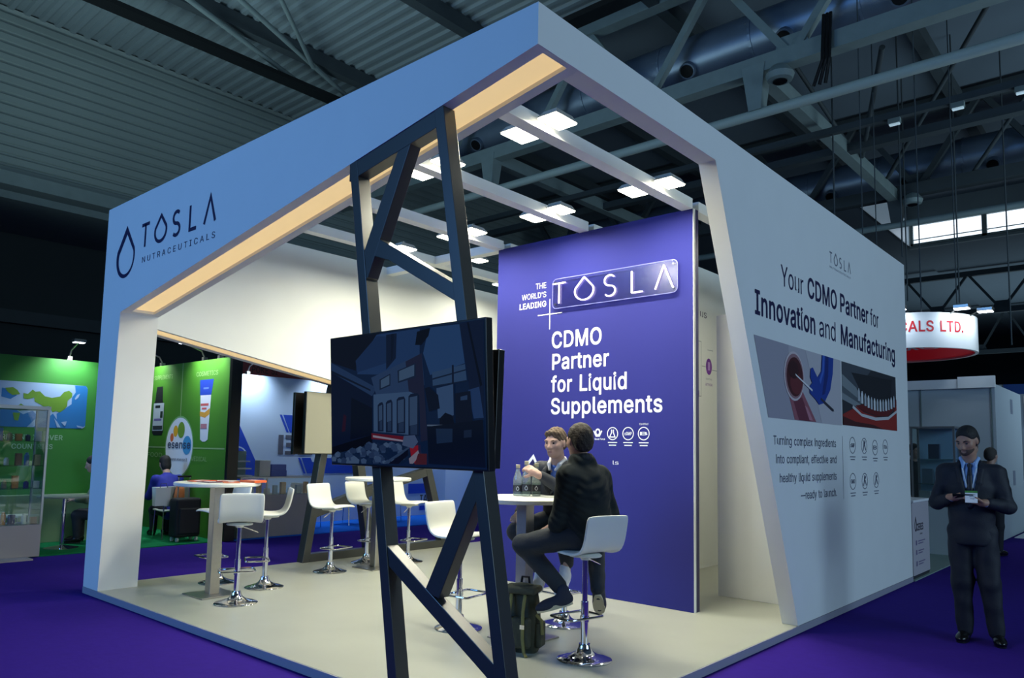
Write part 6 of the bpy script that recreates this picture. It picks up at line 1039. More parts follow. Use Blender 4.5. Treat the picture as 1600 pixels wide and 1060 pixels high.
    solid_obj('trousers', trouser_solid(J, .006), .0085, BM, b, wrinkle=fold(.005, .8))
    SM = mat('black_leather', (14, 13, 14), .25)
    shoe('shoe', A(.070, -.07, .0), A(.105, .20, .0), .014, b, SM, BLACK, .046); shoe('shoe', A(-.15, -.07, .0), A(-.185, .20, .0), .014, b, SM, BLACK, .046)
    def slab(name, label, cat, c_, sx, sy, sz, m_, tilt):
        t = thing(name, label, cat, c_); R = Matrix((Vector(r_), Vector(f0), Vector((0, 0, 1)))).transposed() @ Matrix.Rotation(tilt, 3, 'X')
        return t, R
    c_ = A(.045, .285, 1.215); t, R = slab('mobile_phone', 'dark mobile phone held in the standing man\'s hands', 'phone', c_, 0, 0, 0, BLACK, .5)
    mb = MB(); mb.box(c_, (.15, .075, .009), R); mb.build('phone_body', BLACK, t, bevel=.003)
    mb = MB(); mb.box(Vector(c_)+R @ Vector((0, 0, .0052)), (.138, .066, .001), R); mb.build('phone_screen', BLACKG, t)
    c_ = A(-.015, .315, 1.215); t, R = slab('name_badge', 'white name badge with a green band hanging at the standing man\'s hands', 'badge', c_, 0, 0, 0, BLACK, -1.15)
    mb = MB(); mb.box(c_, (.088, .105, .002), R); mb.build('badge_card', WVINYL, t)
    mb = MB(); mb.box(Vector(c_)+R @ Vector((0, -.043, .0016)), (.088, .018, .001), R); mb.build('badge_band', mat('green_band', (70, 140, 60), .5), t)
    mb = MB()
    for k_ in range(3): mb.box(Vector(c_)+R @ Vector((-.005, -.018+.018*k_, .0016)), (.05-.012*k_, .005, .001), R)
    mb.build('badge_print', mat('badge_ink', (110, 120, 130), .5), t)
    return b
man_standing()

# ================================================================== GREEN STAND ON THE LEFT
GRN = mat('green_print', (72, 132, 36), .55, noise=(.8, .25)); GRN2 = mat('deep_green_print', (52, 128, 48), .55, noise=(.6, .2))
b = MB(); b.span((-12.998, -2, .0), (-11.36, 6.04, .012)); b.span((-14.4, 4.91, .0), (-12.998, 6.04, .012)); tag(b.build('green_carpet', GCARPET), 'green carpet of the neighbouring stand across the left aisle', 'carpet')
gw = thing('green_wall_panel', 'green stand wall with an Asian map and white lettering', 'stand wall', (-13.05, 2.5, .012))
b = MB(); b.span((-13.1, -2, .012), (-13.0, 4.9, 2.8)); b.build('panel', GRN2, gw)
fg = lambda u, v, l=0: (-13.0+.002+l, u, v)
SEA, ICE, LAND = (28, 110, 178), (150, 178, 214), (96, 140, 40)
it = [(ICE, rr(2.4, 1.73, 4.53, 2.41, .06)), (SEA, [(4.53, 2.36), (4.5, 2.41), (4.34, 2.405), (4.36, 2.3), (4.31, 2.21), (4.31, 2.11), (4.23, 2.04), (4.11, 1.95), (4.12, 1.86), (4.06, 1.95), (3.95, 1.84), (3.80, 1.73), (4.47, 1.73), (4.53, 1.78)]),
      (SEA, [(3.36, 2.02), (3.55, 1.99), (3.66, 1.92), (3.78, 1.98), (3.86, 1.9), (3.72, 1.73), (3.36, 1.73)]), (SEA, [(3.36, 2.3), (3.5, 2.28), (3.56, 2.2), (3.48, 2.14), (3.36, 2.17)]), (SEA, [(2.9, 2.25), (3.3, 2.2), (3.3, 1.9), (2.9, 1.85)]),
      (LAND, [(3.64, 2.24), (3.70, 2.23), (3.76, 2.30), (3.80, 2.27), (3.86, 2.28), (3.93, 2.21), (4.03, 2.19), (4.14, 2.22), (4.19, 2.29), (4.26, 2.32), (4.31, 2.28), (4.31, 2.22), (4.25, 2.16), (4.25, 2.08), (4.22, 2.03), (4.15, 1.97), (4.10, 1.99), (4.05, 1.97), (4.0, 2.06), (3.92, 2.05), (3.88, 2.08), (3.80, 2.12), (3.79, 2.18), (3.70, 2.15), (3.65, 2.16)]),
      (LAND, [(3.40, 2.30), (3.50, 2.32), (3.56, 2.28), (3.60, 2.22), (3.50, 2.20), (3.44, 2.24)]), (LAND, [(3.55, 2.02), (3.62, 2.08), (3.68, 2.04), (3.7, 1.99), (3.6, 1.97)]), (LAND, [(3.52, 1.94), (3.62, 1.94), (3.6, 1.82), (3.55, 1.83)]),
      (ICE, [(4.08, 1.88), (4.13, 1.82), (4.18, 1.74), (4.13, 1.74)]), (ICE, [(4.18, 1.82), (4.26, 1.84), (4.24, 1.76)]), (ICE, [(4.36, 2.18), (4.40, 2.22), (4.42, 2.28), (4.38, 2.26), (4.35, 2.2)]), (ICE, [(4.4, 1.78), (4.5, 1.76), (4.48, 1.74), (4.42, 1.75)])]
picture('map_picture', gw, fg, it)
b = MB(); add_text(b, 'PRESENT IN OVER', 3.34, 4.22, 1.545, .072, lambda u, v: fg(u, v, .001), 'b'); add_text(b, 'COUNTRIES', 3.54, 4.09, 1.405, .072, lambda u, v: fg(u, v, .001), 'b'); b.build('wall_lettering', mat('mint_vinyl', (150, 190, 160), .5), gw, flat=True)
gp = thing('green_wall_panel', 'green product wall with a tube, a bottle and an oval logo, black outer edge', 'stand wall', (-12.7, 6.1, .012))
b = MB(); b.span((-14.4, 6.045, .012), (-11.36, 6.12, 2.93)); b.build('panel', GRN, gp)
b = MB(); b.span((-11.358, 6.043, .012), (-11.28, 6.22, 2.93)); b.build('edge_post', BLACK, gp)
fq = lambda u, v, l=0: (u, 6.045-.002-l, v)
b = MB(); strokes(b, [[(-13.0, 2.93), (-12.97, 1.0)], [(-14.4, 1.455), (-11.4, 1.455)]], .022, fq); b.build('divider_lines', mat('pale_green', (150, 180, 120), .5), gp, flat=True)
it = [((214, 216, 222), [(-12.3, 2.36), (-11.93, 2.36), (-11.97, 1.6), (-12.05, 1.565), (-12.15, 1.565), (-12.23, 1.6)]), ((34, 66, 170), [(-12.34, 2.60), (-11.87, 2.60), (-11.93, 2.34), (-12.31, 2.34)]), ((206, 150, 60), [(-12.29, 2.07), (-12.12, 2.05), (-11.95, 2.12), (-11.95, 2.02), (-12.1, 1.96), (-12.28, 1.99)]), ((196, 90, 90), rect(-12.27, 2.16, -12.0, 2.20)), ((196, 90, 90), rect(-12.22, 2.10, -12.06, 2.13)), ((180, 120, 130), rect(-12.23, 1.78, -12.02, 1.86)), ((110, 140, 220), rect(-12.2, 2.44, -12.02, 2.47))]
picture('tube_picture', gp, fq, it)
it = [((30, 36, 34), [(-13.98, 2.55), (-13.74, 2.55), (-13.72, 2.30), (-14.02, 2.30)]), ((24, 30, 30), [(-14.02, 2.30), (-13.72, 2.30), (-13.64, 2.2), (-13.64, 1.72), (-13.7, 1.67), (-14.02, 1.67), (-14.08, 1.72), (-14.08, 2.2)]), ((190, 200, 200), rect(-14.07, 1.75, -13.65, 2.25)), ((34, 44, 44), rect(-14.0, 2.16, -13.8, 2.21)), ((38, 58, 44), rect(-13.78, 1.98, -13.68, 2.1)), ((120, 110, 160), rect(-14.02, 1.93, -13.72, 1.97)), ((50, 60, 60), rect(-14.05, 1.77, -13.67, 1.84))]
picture('bottle_picture', gp, fq, it)
it = [((120, 170, 110), oval(-12.98, 1.47, .53, .535, 36)), ((222, 228, 236), oval(-12.98, 1.47, .50, .505, 36)), ((216, 110, 60), oval(-13.26, 1.63, .065, .075)), ((226, 170, 40), oval(-13.13, 1.74, .085, .10)), ((110, 150, 50), oval(-12.92, 1.76, .13, .14)), ((70, 150, 196), oval(-12.68, 1.50, .16, .16))]
picture('logo_oval', gp, fq, it)
fq2 = lambda u, v: fq(u, v, .006)
text('logo_lettering', 'esense', -13.40, -12.55, 1.445, .13, fq2, mat('slate_ink', (60, 76, 100), .5), gp, 'b'); text('web_lettering', 'www.esense.it', -13.27, -12.64, 1.225, .06, fq2, mat('slate_ink', (60, 76, 100), .5), gp, 'r')
GI = mat('faint_green_ink', (150, 186, 120), .5)
for s_, a, c, z in (('COSMETICS', -12.47, -11.73, 2.665), ('SUPPLEMENTS', -14.10, -13.36, 2.68), ('MEDICAL', -12.5, -11.95, 1.24), ('FOOD', -14.2, -13.6, 1.28)): text('wall_lettering', s_, a, c, z, .075, fq2, GI, gp, 'r')
def arm_spot(x, y, z, d, label, pw, power=14, col=(.85, .95, 1)):
    t = thing('arm_spotlight', label, 'spotlight', (x, y, z), 'arm spotlights on the stand walls'); d = Vector(d)
    b = MB(); b.box((x, y, z+.03), (.07, .07, .06)); b.build('clamp', STEEL, t)
    h_ = Vector((x, y, z+.06))+d*.36+Vector((0, 0, .2)); b = MB(); b.tube([(x, y, z+.05), Vector((x, y, z))+d*.06+Vector((0, 0, .16)), h_], .014, 8); b.build('arm', STEEL, t, smooth=True)
    R = Matrix((d.cross(Vector((0, 0, 1))), d, Vector((0, 0, 1)))).transposed()
    b = MB(); b.box(h_+Vector((0, 0, .02)), (.17, .15, .05), R); b.build('housing', STEEL, t, bevel=.01)
    b = MB(); b.box(h_+Vector((0, 0, -.009)), (.14, .12, .006), R); b.build('lamp_face', LAMPC, t)
    l = bpy.data.lights.new('arm_spot_beam', 'SPOT'); l.energy = power*9; l.color = col; l.spot_size = math.radians(125); l.spot_blend = .9; l.shadow_soft_size = .05
    o = bpy.data.objects.new('arm_spot_beam', l); COL.objects.link(o); o.parent = t; o.location = h_-Vector((x, y, z))+Vector((0, 0, -.02)); o.rotation_euler = (Vector((0, 0, -1))-d*.45).to_track_quat('-Z', 'Y').to_euler()
arm_spot(-13.05, 4.25, 2.8, (1, 0, 0), 'arm spotlight on top of the green map wall', 0, 15)
arm_spot(-13.9, 6.08, 2.93, (0, -1, 0), 'arm spotlight on the green product wall, left one', 0, 10)
arm_spot(-12.3, 6.08, 2.93, (0, -1, 0), 'arm spotlight on the green product wall, middle one', 0, 10)
arm_spot(-11.8, 6.1, 2.93, (.3, -.95, 0), 'bright arm spotlight on the green product wall, near its black edge', 0, 10)
# display cabinet
cb = thing('display_cabinet', 'glass display cabinet with shelves of products at the left edge', 'cabinet', (-11.55, 3.15, .012))
AL = mat('aluminium', (160, 164, 168), .4, .8)
b = MB(); b.span((-11.8, 2.75, .012), (-11.32, 3.5, .43)); b.build('plinth', mat('grey_laminate', (160, 158, 160), .5), cb, bevel=.004)
for x in (-11.79, -11.33):
    for y in (2.76, 3.49): b = MB(); b.span((x-.013, y-.013, .43), (x+.013, y+.013, 1.97)); b.build('corner_post', AL, cb)
b = MB(); b.span((-11.81, 2.74, 1.94), (-11.31, 3.51, 1.985)); b.build('top_frame', AL, cb)
for z in (.90, 1.20, 1.52): b = MB(); b.span((-11.78, 2.77, z-.006), (-11.34, 3.48, z)); b.build('glass_shelf', glass('shelf_glass', (190, 220, 205), .03, .35), cb)
b = MB(); b.span((-11.322, 2.77, .44), (-11.318, 3.48, 1.94)); b.span((-11.78, 3.482, .44), (-11.34, 3.486, 1.94)); b.build('glass_pane', GLASS, cb)
rnd = random.Random(5); pc = [((214, 130, 40), 'orange'), ((70, 66, 110), 'violet'), ((196, 196, 190), 'white'), ((120, 70, 50), 'brown'), ((70, 120, 170), 'blue'), ((170, 150, 110), 'tan')]
names = {.432: 'bottom shelf', .902: 'second shelf from the bottom', 1.202: 'third shelf from the bottom', 1.522: 'top shelf'}
for z in (.432, .902, 1.202, 1.522):
    for k_ in range(6):
        y = 2.86+.115*k_; x = -11.48+rnd.uniform(-.05, .05); c, cn = pc[(k_+int(z*10)) % 6]; h_ = rnd.uniform(.08, .17)
        pos = ['left end', 'second from left', 'third from left', 'third from right', 'second from right', 'right end'][k_]
        b = MB(); rd = k_ % 2 == 0
        if rd: b.lathe([(.028, 0), (.03, .004), (.03, h_*.8), (.018, h_*.86), (.018, h_), (.016, h_)], (x, y, z), 14)
        else: b.box((x, y, z+h_/2), (.05, .075, h_))
        tag(b.build('product_bottle' if rd else 'product_box', mat('pack_'+cn, c, .45), smooth=rd, bevel=0 if rd else .003), '%s %s on the %s of the glass cabinet, %s' % (cn, 'bottle' if rd else 'box', names[z], pos), 'bottle' if rd else 'box', 'products in the glass cabinet')
b = MB(); b.span((-11.35, 2.72, .002), (-11.05, 3.35, .02)); tag(b.build('floor_board', mat('grey_laminate', (160, 158, 160), .5)), 'thin pale board on the carpet before the glass cabinet', 'board')
# tables and chairs of the green stand
def cafe_table(x, y, label):
    t = thing('cafe_table', label, 'table', (x, y, .012), 'low tables of the green stand')
    b = MB(); b.lathe([(.34, .73), (.35, .735), (.35, .75), (.34, .755), (0, .755)], (x, y, .0), 28); b.build('table_top', mat('grey_top', (140, 150, 145), .4), t, smooth=True)
    b = MB(); b.tube([(x, y, .03), (x, y, .74)], .03, 14); b.build('leg', CHROME, t, smooth=True)
    b = MB(); b.lathe([(.22, .012), (.22, .02), (.05, .05), (.03, .06)], (x, y, 0), 24); b.build('base', CHROME, t, smooth=True)
cafe_table(-12.0, 3.98, 'round cafe table on a chrome leg before the green map wall')
CW = mat('pale_seat', (186, 196, 190), .45)
def side_chair(x, y, rz, label, grp='chairs of the neighbouring stands'):
    t = thing('side_chair', label, 'chair', (x, y, .012), grp); R = Matrix.Rotation(rz, 3, 'Z'); o = Vector((x, y, .012)); p = lambda a, c, d: o+R @ Vector((a, c, d))
    b = MB(); b.hexa([p(-.2, -.2, .43), p(.2, -.2, .43), p(.21, .2, .44), p(-.21, .2, .44), p(-.2, -.2, .455), p(.2, -.2, .455), p(.21, .2, .465), p(-.21, .2, .465)]); b.build('seat', CW, t, bevel=.01)
    b = MB(); b.hexa([p(-.19, -.23, .52), p(.19, -.23, .52), p(.19, -.20, .52), p(-.19, -.20, .52), p(-.17, -.29, .84), p(.17, -.29, .84), p(.17, -.265, .84), p(-.17, -.265, .84)]); b.build('backrest', CW, t, bevel=.012)
    for sx in (-1, 1):
        b = MB(); b.tube([p(sx*.19, .19, 0), p(sx*.18, .17, .44)], .010, 8); b.build('leg', CHROME, t)
        b = MB(); b.tube([p(sx*.19, -.22, 0), p(sx*.18, -.19, .44), p(sx*.18, -.275, .80)], .010, 8); b.build('leg', CHROME, t)
side_chair(-12.25, 4.66, 2.6, 'pale chair beside the cafe table, half hidden by the white pillar')
side_chair(-12.45, 3.42, -.6, 'pale chair behind the cafe table near the map wall')
side_chair(-12.23, 5.62, 1.5, 'pale chair under the woman in blue', )
b = MB(); b.span((-12.98, 2.6, .012), (-12.78, 4.6, .72)); tag(b.build('low_cabinet', mat('green_cabinet', (120, 150, 110), .5), bevel=.005), 'low pale green cabinet along the map wall', 'cabinet')
def simple_person(label, J, head, look, hairc, top, bot, hair_long=0.0, seat=False, res=.012):
    S = clothing_body(J, .012); P, M = head_skin(S, head, look)
    for q in 'lr': hand_skin(S, J['w'+q], unit(np.array(J['w'+q])-np.array(J['e'+q])), (0, 0, -1), 1 if q == 'l' else -1, .5)
    b = solid_obj('person', S, res, SKIN, None, origin=tuple(J['org'])); tag(b, label, 'person')
    H_ = Solid(); H_.ell(P(0, -.02, .045), (.086, .106, .092), M, .02); H_.ell(P(0, -.055, -.01-hair_long*.5), (.08, .064, .075+hair_long), M, .03); H_.ell(P(0, .135, -.052), (.16, .102, .140), M, .014, 's'); solid_obj('hair', H_, .009, hairc, b)
    eyes(b, P, M); solid_obj('jacket', jacket_solid(J), res, top, b, wrinkle=fold(.004)); solid_obj('trousers', trouser_solid(J), res, bot, b)
    for q in 'lr':
        a = np.array(J['a'+q]); d = unit(np.array(J['face'])*np.array((1, 1, 0))); shoe('shoe', a-d*.05-np.array((0, 0, .08)), a+d*.2-np.array((0, 0, .08)), .015, b, mat('black_leather', (14, 13, 14), .25), BLACK)
    return b
def seated(x, y, yaw, lean=.12, sh=.46):
    f0 = np.array((math.cos(yaw), math.sin(yaw), 0)); r_ = np.array((f0[1], -f0[0], 0)); g = np.array((x, y, 0.0)); A = lambda a, b_, z: tuple(g+r_*a+f0*b_+np.array((0, 0, z)))
    return dict(org=(x, y, sh), face=tuple(f0), spine=tuple(f0*lean+np.array((0, 0, 1))), pelvis=A(0, 0, sh+.10), waist=A(0, .02, sh+.25), hem=A(0, 0, sh+.10), chest=A(0, lean*.42, sh+.45), neck0=A(0, lean*.62, sh+.63), neck1=A(0, lean*.75, sh+.73),
                sr=A(.18, lean*.55, sh+.57), sl=A(-.18, lean*.55, sh+.57), er=A(.24, .16+lean*.4, sh+.30), el=A(-.24, .16+lean*.4, sh+.30), wr=A(.12, .36+lean*.4, sh+.30), wl=A(-.12, .36+lean*.4, sh+.30), cr=A(.14, .32+lean*.4, sh+.30), cl=A(-.14, .32+lean*.4, sh+.30),
                hr=A(.09, .0, sh+.09), hl=A(-.09, 0, sh+.09), kr=A(.11, .44, sh+.07), kl=A(-.11, .44, sh+.07), ar=A(.11, .42, .10), al=A(-.11, .42, .10), tr=A(.11, .42, .12), tl=A(-.11, .42, .12)), A(0, lean*.9+.02, sh+.83), f0
J, hd, f0 = seated(-12.28, 5.64, 3.05, .40, .36); simple_person('seated woman with black hair in a blue jacket before the green product wall', J, hd, unit(f0+np.array((0, 0, -.35))), mat('black_hair', (20, 18, 18), .7), mat('royal_blue_jacket', (30, 40, 150), .75), mat('black_trousers', (24, 27, 36), .8), .05)
J, hd, f0 = seated(-12.3, 4.74, 4.2, .30, .36); simple_person('seated person in a grey green top half hidden by the white pillar', J, hd, unit(f0+np.array((0, 0, -.25))), mat('black_hair', (20, 18, 18), .7), mat('sage_top', (112, 124, 104), .8), mat('black_trousers', (24, 27, 36), .8), .12)
def suitcase(x, y):
    t = thing('suitcase', 'black wheeled suitcase with raised handle beside the pale chair', 'suitcase', (x, y, .012)); CL = mat('black_nylon', (16, 16, 22), .7)
    b = MB(); b.box((x, y, .38), (.26, .40, .60)); b.build('case', CL, t, bevel=.04, seg=3); b = MB(); b.box((x+.14, y, .33), (.05, .32, .40)); b.build('front_pocket', CL, t, bevel=.02)
    for s_ in (-1, 1):
        b = MB(); b.tube([(x-.09, y+s_*.09, .66), (x-.09, y+s_*.09, 1.0)], .010, 8); b.build('handle_tube', CHROME, t)
        for q in (-1, 1): b = MB(); b.tube([(x+q*.09, y+s_*.15-.015, .045), (x+q*.09, y+s_*.15+.015, .045)], .033, 14); b.build('wheel', mat('pale_wheel', (190, 196, 190), .4), t)
    b = MB(); b.box((x-.09, y, 1.01), (.03, .22, .03)); b.build('grip', BLACK, t, bevel=.008)
suitcase(-11.72, 5.62)
t = thing('shopping_bag', 'white paper bag hanging on the pale chair back', 'bag', (-11.98, 5.38, .50))
b = MB(); b.hexa([(-12.06, 5.25, .55), (-11.96, 5.25, .55), (-11.96, 5.47, .55), (-12.06, 5.47, .55), (-12.08, 5.24, .84), (-11.94, 5.24, .84), (-11.94, 5.48, .84), (-12.08, 5.48, .84)]); b.build('bag_body', WVINYL, t)
b = MB(); b.tube([(-11.94, 5.30, .83), (-11.95, 5.32, .90), (-11.95, 5.40, .90), (-11.94, 5.42, .83)], .005, 6); b.build('handle', BLACK, t)
b = MB(); b.tube([(-11.93, 5.60, .92), (-11.90, 5.60, .80), (-11.88, 5.58, .66), (-11.87, 5.57, .58)], [.02, .07, .085, .05], 10); tag(b.build('scarf', mat('orange_cloth', (206, 120, 66), .8), smooth=True), 'orange cloth hanging over the suitcase handle', 'cloth')

# ================================================================== BLUE STAND BEHIND
b = MB(); b.span((-12.998, 6.25, .0), (-11.32, 12.44, .012)); tag(b.build('blue_carpet', BCARPET), 'bright blue carpet of the stand behind the left opening', 'carpet')
bw = thing('blue_wall_panel', 'pale blue stand wall with dark blue stripes and big grey letters', 'stand wall', (-13.05, 9.5, .012))
b = MB(); b.span((-13.1, 6.25, .012), (-13.0, 12.55, 2.84)); b.build('panel', mat('pale_blue_print', (176, 200, 232), .5), bw)
fb_ = lambda u, v, l=0: (-12.998+l, u, v); BL = (14, 66, 190); GY = (84, 90, 110)
it = [(BL, [(6.3, 2.6), (6.75, 2.6), (7.05, 2.09), (7.68, .94), (7.9, .5), (6.3, .5)]), ((190, 210, 240), oval(7.13, 1.35, .2, .15)), (BL, oval(7.13, 1.35, .175, .125)),
      (BL, [(7.98, 2.12), (8.03, 2.12), (8.20, 1.78), (8.15, 1.78)]), (BL, [(8.06, 2.12), (9.3, 2.12), (9.45, 1.78), (8.22, 1.78)]), (BL, [(8.43, 1.29), (8.48, 1.29), (8.62, .98), (8.57, .98)]), (BL, [(8.51, 1.29), (8.72, 1.29), (8.76, 1.21), (8.86, 1.21), (8.90, 1.29), (9.7, 1.29), (9.85, .98), (8.65, .98)]),
      (GY, rect(7.98, 1.35, 8.09, 1.73)), (GY, [(8.13, 1.73), (8.36, 1.73), (8.36, 1.35), (8.13, 1.35), (8.13, 1.42), (8.26, 1.42), (8.26, 1.50), (8.15, 1.50), (8.15, 1.58), (8.26, 1.58), (8.26, 1.66), (8.13, 1.66)]), (GY, [(8.42, 1.73), (8.75, 1.73), (8.75, 1.35), (8.42, 1.35)]),
      (BL, rect(11.3, .50, 11.85, .72)), (BL, rect(11.65, .12, 12.05, .22))]
picture('stripe_print', bw, fb_, it)
text('wall_lettering', 'M2', 7.03, 7.23, 1.31, .09, lambda u, v: fb_(u, v, .007), WVINYL, bw, 'b'); text('wall_lettering', 'IAN', 11.66, 12.04, .29, .17, lambda u, v: fb_(u, v, .007), mat('dark_grey_ink', (40, 44, 56), .5), bw, 'b')
arm_spot(-13.05, 7.3, 2.84, (1, 0, 0), 'arm spotlight on the pale blue wall, left one', 0, 17, (.8, .92, 1))
arm_spot(-13.05, 9.0, 2.84, (1, 0, 0), 'arm spotlight on the pale blue wall beside the pale screen', 0, 17, (.8, .92, 1))
arm_spot(-13.05, 11.3, 2.84, (1, 0, 0), 'arm spotlight on the pale blue wall behind the large screen', 0, 17, (.8, .92, 1))
rwall = thing('red_wall_panel', 'dark red wall with a bowl logo rising behind the pale blue wall', 'stand wall', (-14.05, 8.4, 0))
b = MB(); b.span((-14.1, 7.5, 0), (-14.0, 9.3, 3.45)); b.build('panel', mat('brick_red_print', (132, 50, 50), .6), rwall)
text('wall_lettering', 'POKE SI', 7.92, 8.5, 2.99, .13, lambda u, v: (-13.996, u, v), mat('brown_ink', (60, 30, 24), .5), rwall, 'b')
picture('bowl_logo', rwall, lambda u, v, l: (-13.998+l, u, v), [((180, 90, 50), oval(8.2, 3.30, .24, .13)), ((200, 150, 60), oval(8.3, 3.31, .1, .09)), ((132, 50, 50), rect(8.17, 3.14, 8.23, 3.44)), ((90, 120, 50), oval(8.08, 3.33, .06, .05))])
ct = thing('display_counter', 'glass-topped display counter of the blue stand', 'counter', (-11.6, 7.2, .012))
GLM = mat('grey_laminate', (160, 158, 160), .5)
b = MB(); b.span((-11.9, 6.35, .012), (-11.40, 7.78, .70)); b.build('plinth', GLM, ct, bevel=.004)
for y in (6.36, 6.83, 7.77): b = MB(); b.span((-11.42, y-.012, .70), (-11.395, y+.012, .99)); b.build('corner_post', AL, ct)
b = MB(); b.span((-11.91, 6.34, .975), (-11.39, 7.79, 1.0)); b.build('top_frame', AL, ct)
b = MB(); b.span((-11.402, 6.37, .70), (-11.398, 7.76, .975)); b.build('glass_pane', GLASS, ct)
for k_ in range(9):
    y = 6.45+.15*k_; h_ = .10+.05*((k_*7) % 3); b = MB(); b.box((-11.52, y, .702+h_/2), (.06, .07+.02*(k_ % 2), h_))
    tag(b.build('product_box', mat('pack_%s' % pc[(k_*2+2) % 6][1], pc[(k_*2+2) % 6][0], .5), bevel=.003), '%s pack inside the blue stand counter, %s' % (pc[(k_*2+2) % 6][1], ['first from the left', 'second from the left', 'third from the left', 'fourth from the left', 'in the middle', 'fourth from the right', 'third from the right', 'second from the right', 'rightmost'][k_]), 'box', 'packs in the counter')
for x, y, sx, sy, sz, c, l in ((-11.62, 6.86, .16, .20, .27, (220, 222, 222), 'tall white carton standing on the blue stand counter'), (-11.65, 7.14, .18, .30, .10, (86, 110, 196), 'blue carton lying on the blue stand counter, lower one'), ):
    b = MB(); b.box((x, y, 1.0005+sz/2), (sx, sy, sz)); tag(b.build('carton', mat('carton_%d' % c[0], c, .5), bevel=.004), l, 'carton', 'cartons on the counter')
b = MB(); b.box((-11.65, 7.14, 1.1515), (.17, .28, .10)); tag(b.build('carton', mat('carton_86', (86, 110, 196), .5), bevel=.004), 'blue carton lying on the blue stand counter, upper one', 'carton', 'cartons on the counter')
t = thing('display_shelf', 'small white stepped shelf at the left end of the blue stand counter', 'shelf', (-11.75, 6.5, 1.0))
for z, w_ in ((1.0005, .34), (1.12, .30), (1.24, .24)): b = MB(); b.span((-11.86, 6.52-w_/2, z), (-11.64, 6.52+w_/2, z+.02)); b.build('shelf_board', WVINYL, t)
b = MB(); b.span((-11.87, 6.36, 1.0005), (-11.85, 6.68, 1.42)); b.build('back_board', mat('teal_board', (120, 150, 156), .5), t)
side_chair(-12.2, 10.1, -1.2, 'pale chair on the blue carpet behind the left lattice', ); side_chair(-12.3, 9.1, 1.9, 'pale chair on the blue carpet behind the blue counter')
side_chair(-12.2, 8.15, .4, 'pale chair on the blue carpet beside the counter end')
b = MB(); b.span((-13.0, 12.45, .012), (-11.75, 12.55, 2.84)); tag(b.build('blue_end_panel', mat('pale_blue_print', (176, 200, 232), .5)), 'pale end panel at the right of the blue stand', 'stand wall')
b = MB(); b.span((-11.75, 12.45, .012), (-11.62, 12.6, 2.84)); tag(b.build('panel_post', BLACK), 'black post between the blue stand and the beige room', 'post')
bg = thing('beige_shelf_wall', 'beige back wall with round shelves beyond the blue stand', 'stand wall', (-12.3, 14.0, 0))
b = MB(); b.span((-13.6, 14.0, 0), (-10.8, 14.1, 2.8)); b.build('panel', mat('beige_paint_glow', (168, 142, 112), .6, emit=.12), bg)  # wall colour also glows faintly by itself, no lamp in it
for z in (.45, .8): b = MB(); b.lathe([(.22, 0), (.23, .01), (.23, .03), (0, .03)], (-12.1, 13.75, z), 20); b.build('round_shelf', mat('wood_shelf', (186, 150, 110), .5), bg)
b = MB(); b.tube([(-12.1, 13.75, 0), (-12.1, 13.75, .82)], .02, 8); b.build('shelf_pole', BLACK, bg)

# ================================================================== STANDS ON THE RIGHT
b = MB(); b.span((-7.5, 10.45, 0), (-2.50, 16.41, .012)); tag(b.build('grey_carpet', mat('grey_carpet', (130, 150, 145), .9, noise=(15, .1))), 'pale grey floor of the stands beyond the right wall', 'carpet')
rc = thing('reception_counter', 'white reception counter with a black drop logo beside the right wall', 'counter', (-2.8, 10.95, .012))
b = MB(); b.span((-3.1, 10.53, .05), (-2.53, 11.36, .96)); b.build('body', mat('pale_counter', (188, 182, 188), .5), rc, bevel=.004); b = MB(); b.span((-3.12, 10.51, .96), (-2.51, 11.38, .99)); b.build('worktop', WVINYL, rc, bevel=.004); b = MB(); b.span((-3.08, 10.55, .012), (-2.535, 11.34, .05)); b.build('plinth', DARK, rc)
fc = lambda u, v: (-2.5285, u, v)
b = MB(); strokes(b, [drop_outline(10.68, .60, .76, .04, 12)], .022, fc); b.build('drop_logo', BLACK, rc, flat=True); text('logo_lettering', 'CERES', 10.72, 11.05, .60, .085, fc, BLACK, rc, 'b'); text('logo_lettering', 'group', 10.88, 11.0, .545, .02, fc, BLACK, rc)
b = MB()
for z, w_ in ((.42, .34), (.30, .28), (.16, .32)): b.poly([fc(*q) for q in rect(10.66, z, 10.72, z+.06)]); strokes(b, [[(10.78, z+.045), (10.78+w_, z+.045)], [(10.78, z+.015), (10.76+w_*.8, z+.015)]], .014, fc)
b.build('counter_print', mat('mauve_ink', (120, 110, 140), .5), rc, flat=True)
b = MB(); b.lathe([(.10, 0), (.14, .03), (.13, .035), (.09, .008)], (-2.8, 10.9, .9905), 18); tag(b.build('bowl', BLACK, smooth=True), 'dark bowl on the white reception counter', 'bowl')
ww = thing('white_booth_wall', 'white stand wall with a band along its top behind the standing man', 'stand wall', (-4, 16.5, .012))
b = MB(); b.span((-7.5, 16.5, .012), (-2.5, 16.6, 3.0)); b.span((-2.6, 16.6, .012), (-2.5, 19.6, 2.93)); b.build('panel', mat('dull_white_panel', (176, 188, 196), .6), ww)
b = MB(); b.span((-7.5, 16.44, 2.86), (-3.1, 16.498, 3.04)); b.span((-3.09, 16.42, 2.86), (-2.48, 16.498, 3.08)); b.build('top_band', WHITE, ww)
for x in (-3.75, -2.56): b = MB(); b.span((x-.01, 16.485, .012), (x+.01, 16.499, 2.86)); b.build('panel_joint', GREYST, ww)
b = MB()
for z in (2.45, 1.0): b.poly([(-2.498, u, v) for u, v in rect(18.2, z, 18.5, z+.3)])
b.build('poster', mat('faint_poster', (120, 130, 150), .5), ww, flat=True)
gc = thing('glass_cabinet', 'tall glass cabinet with shelves left of the standing man', 'cabinet', (-2.9, 13.8, .012))
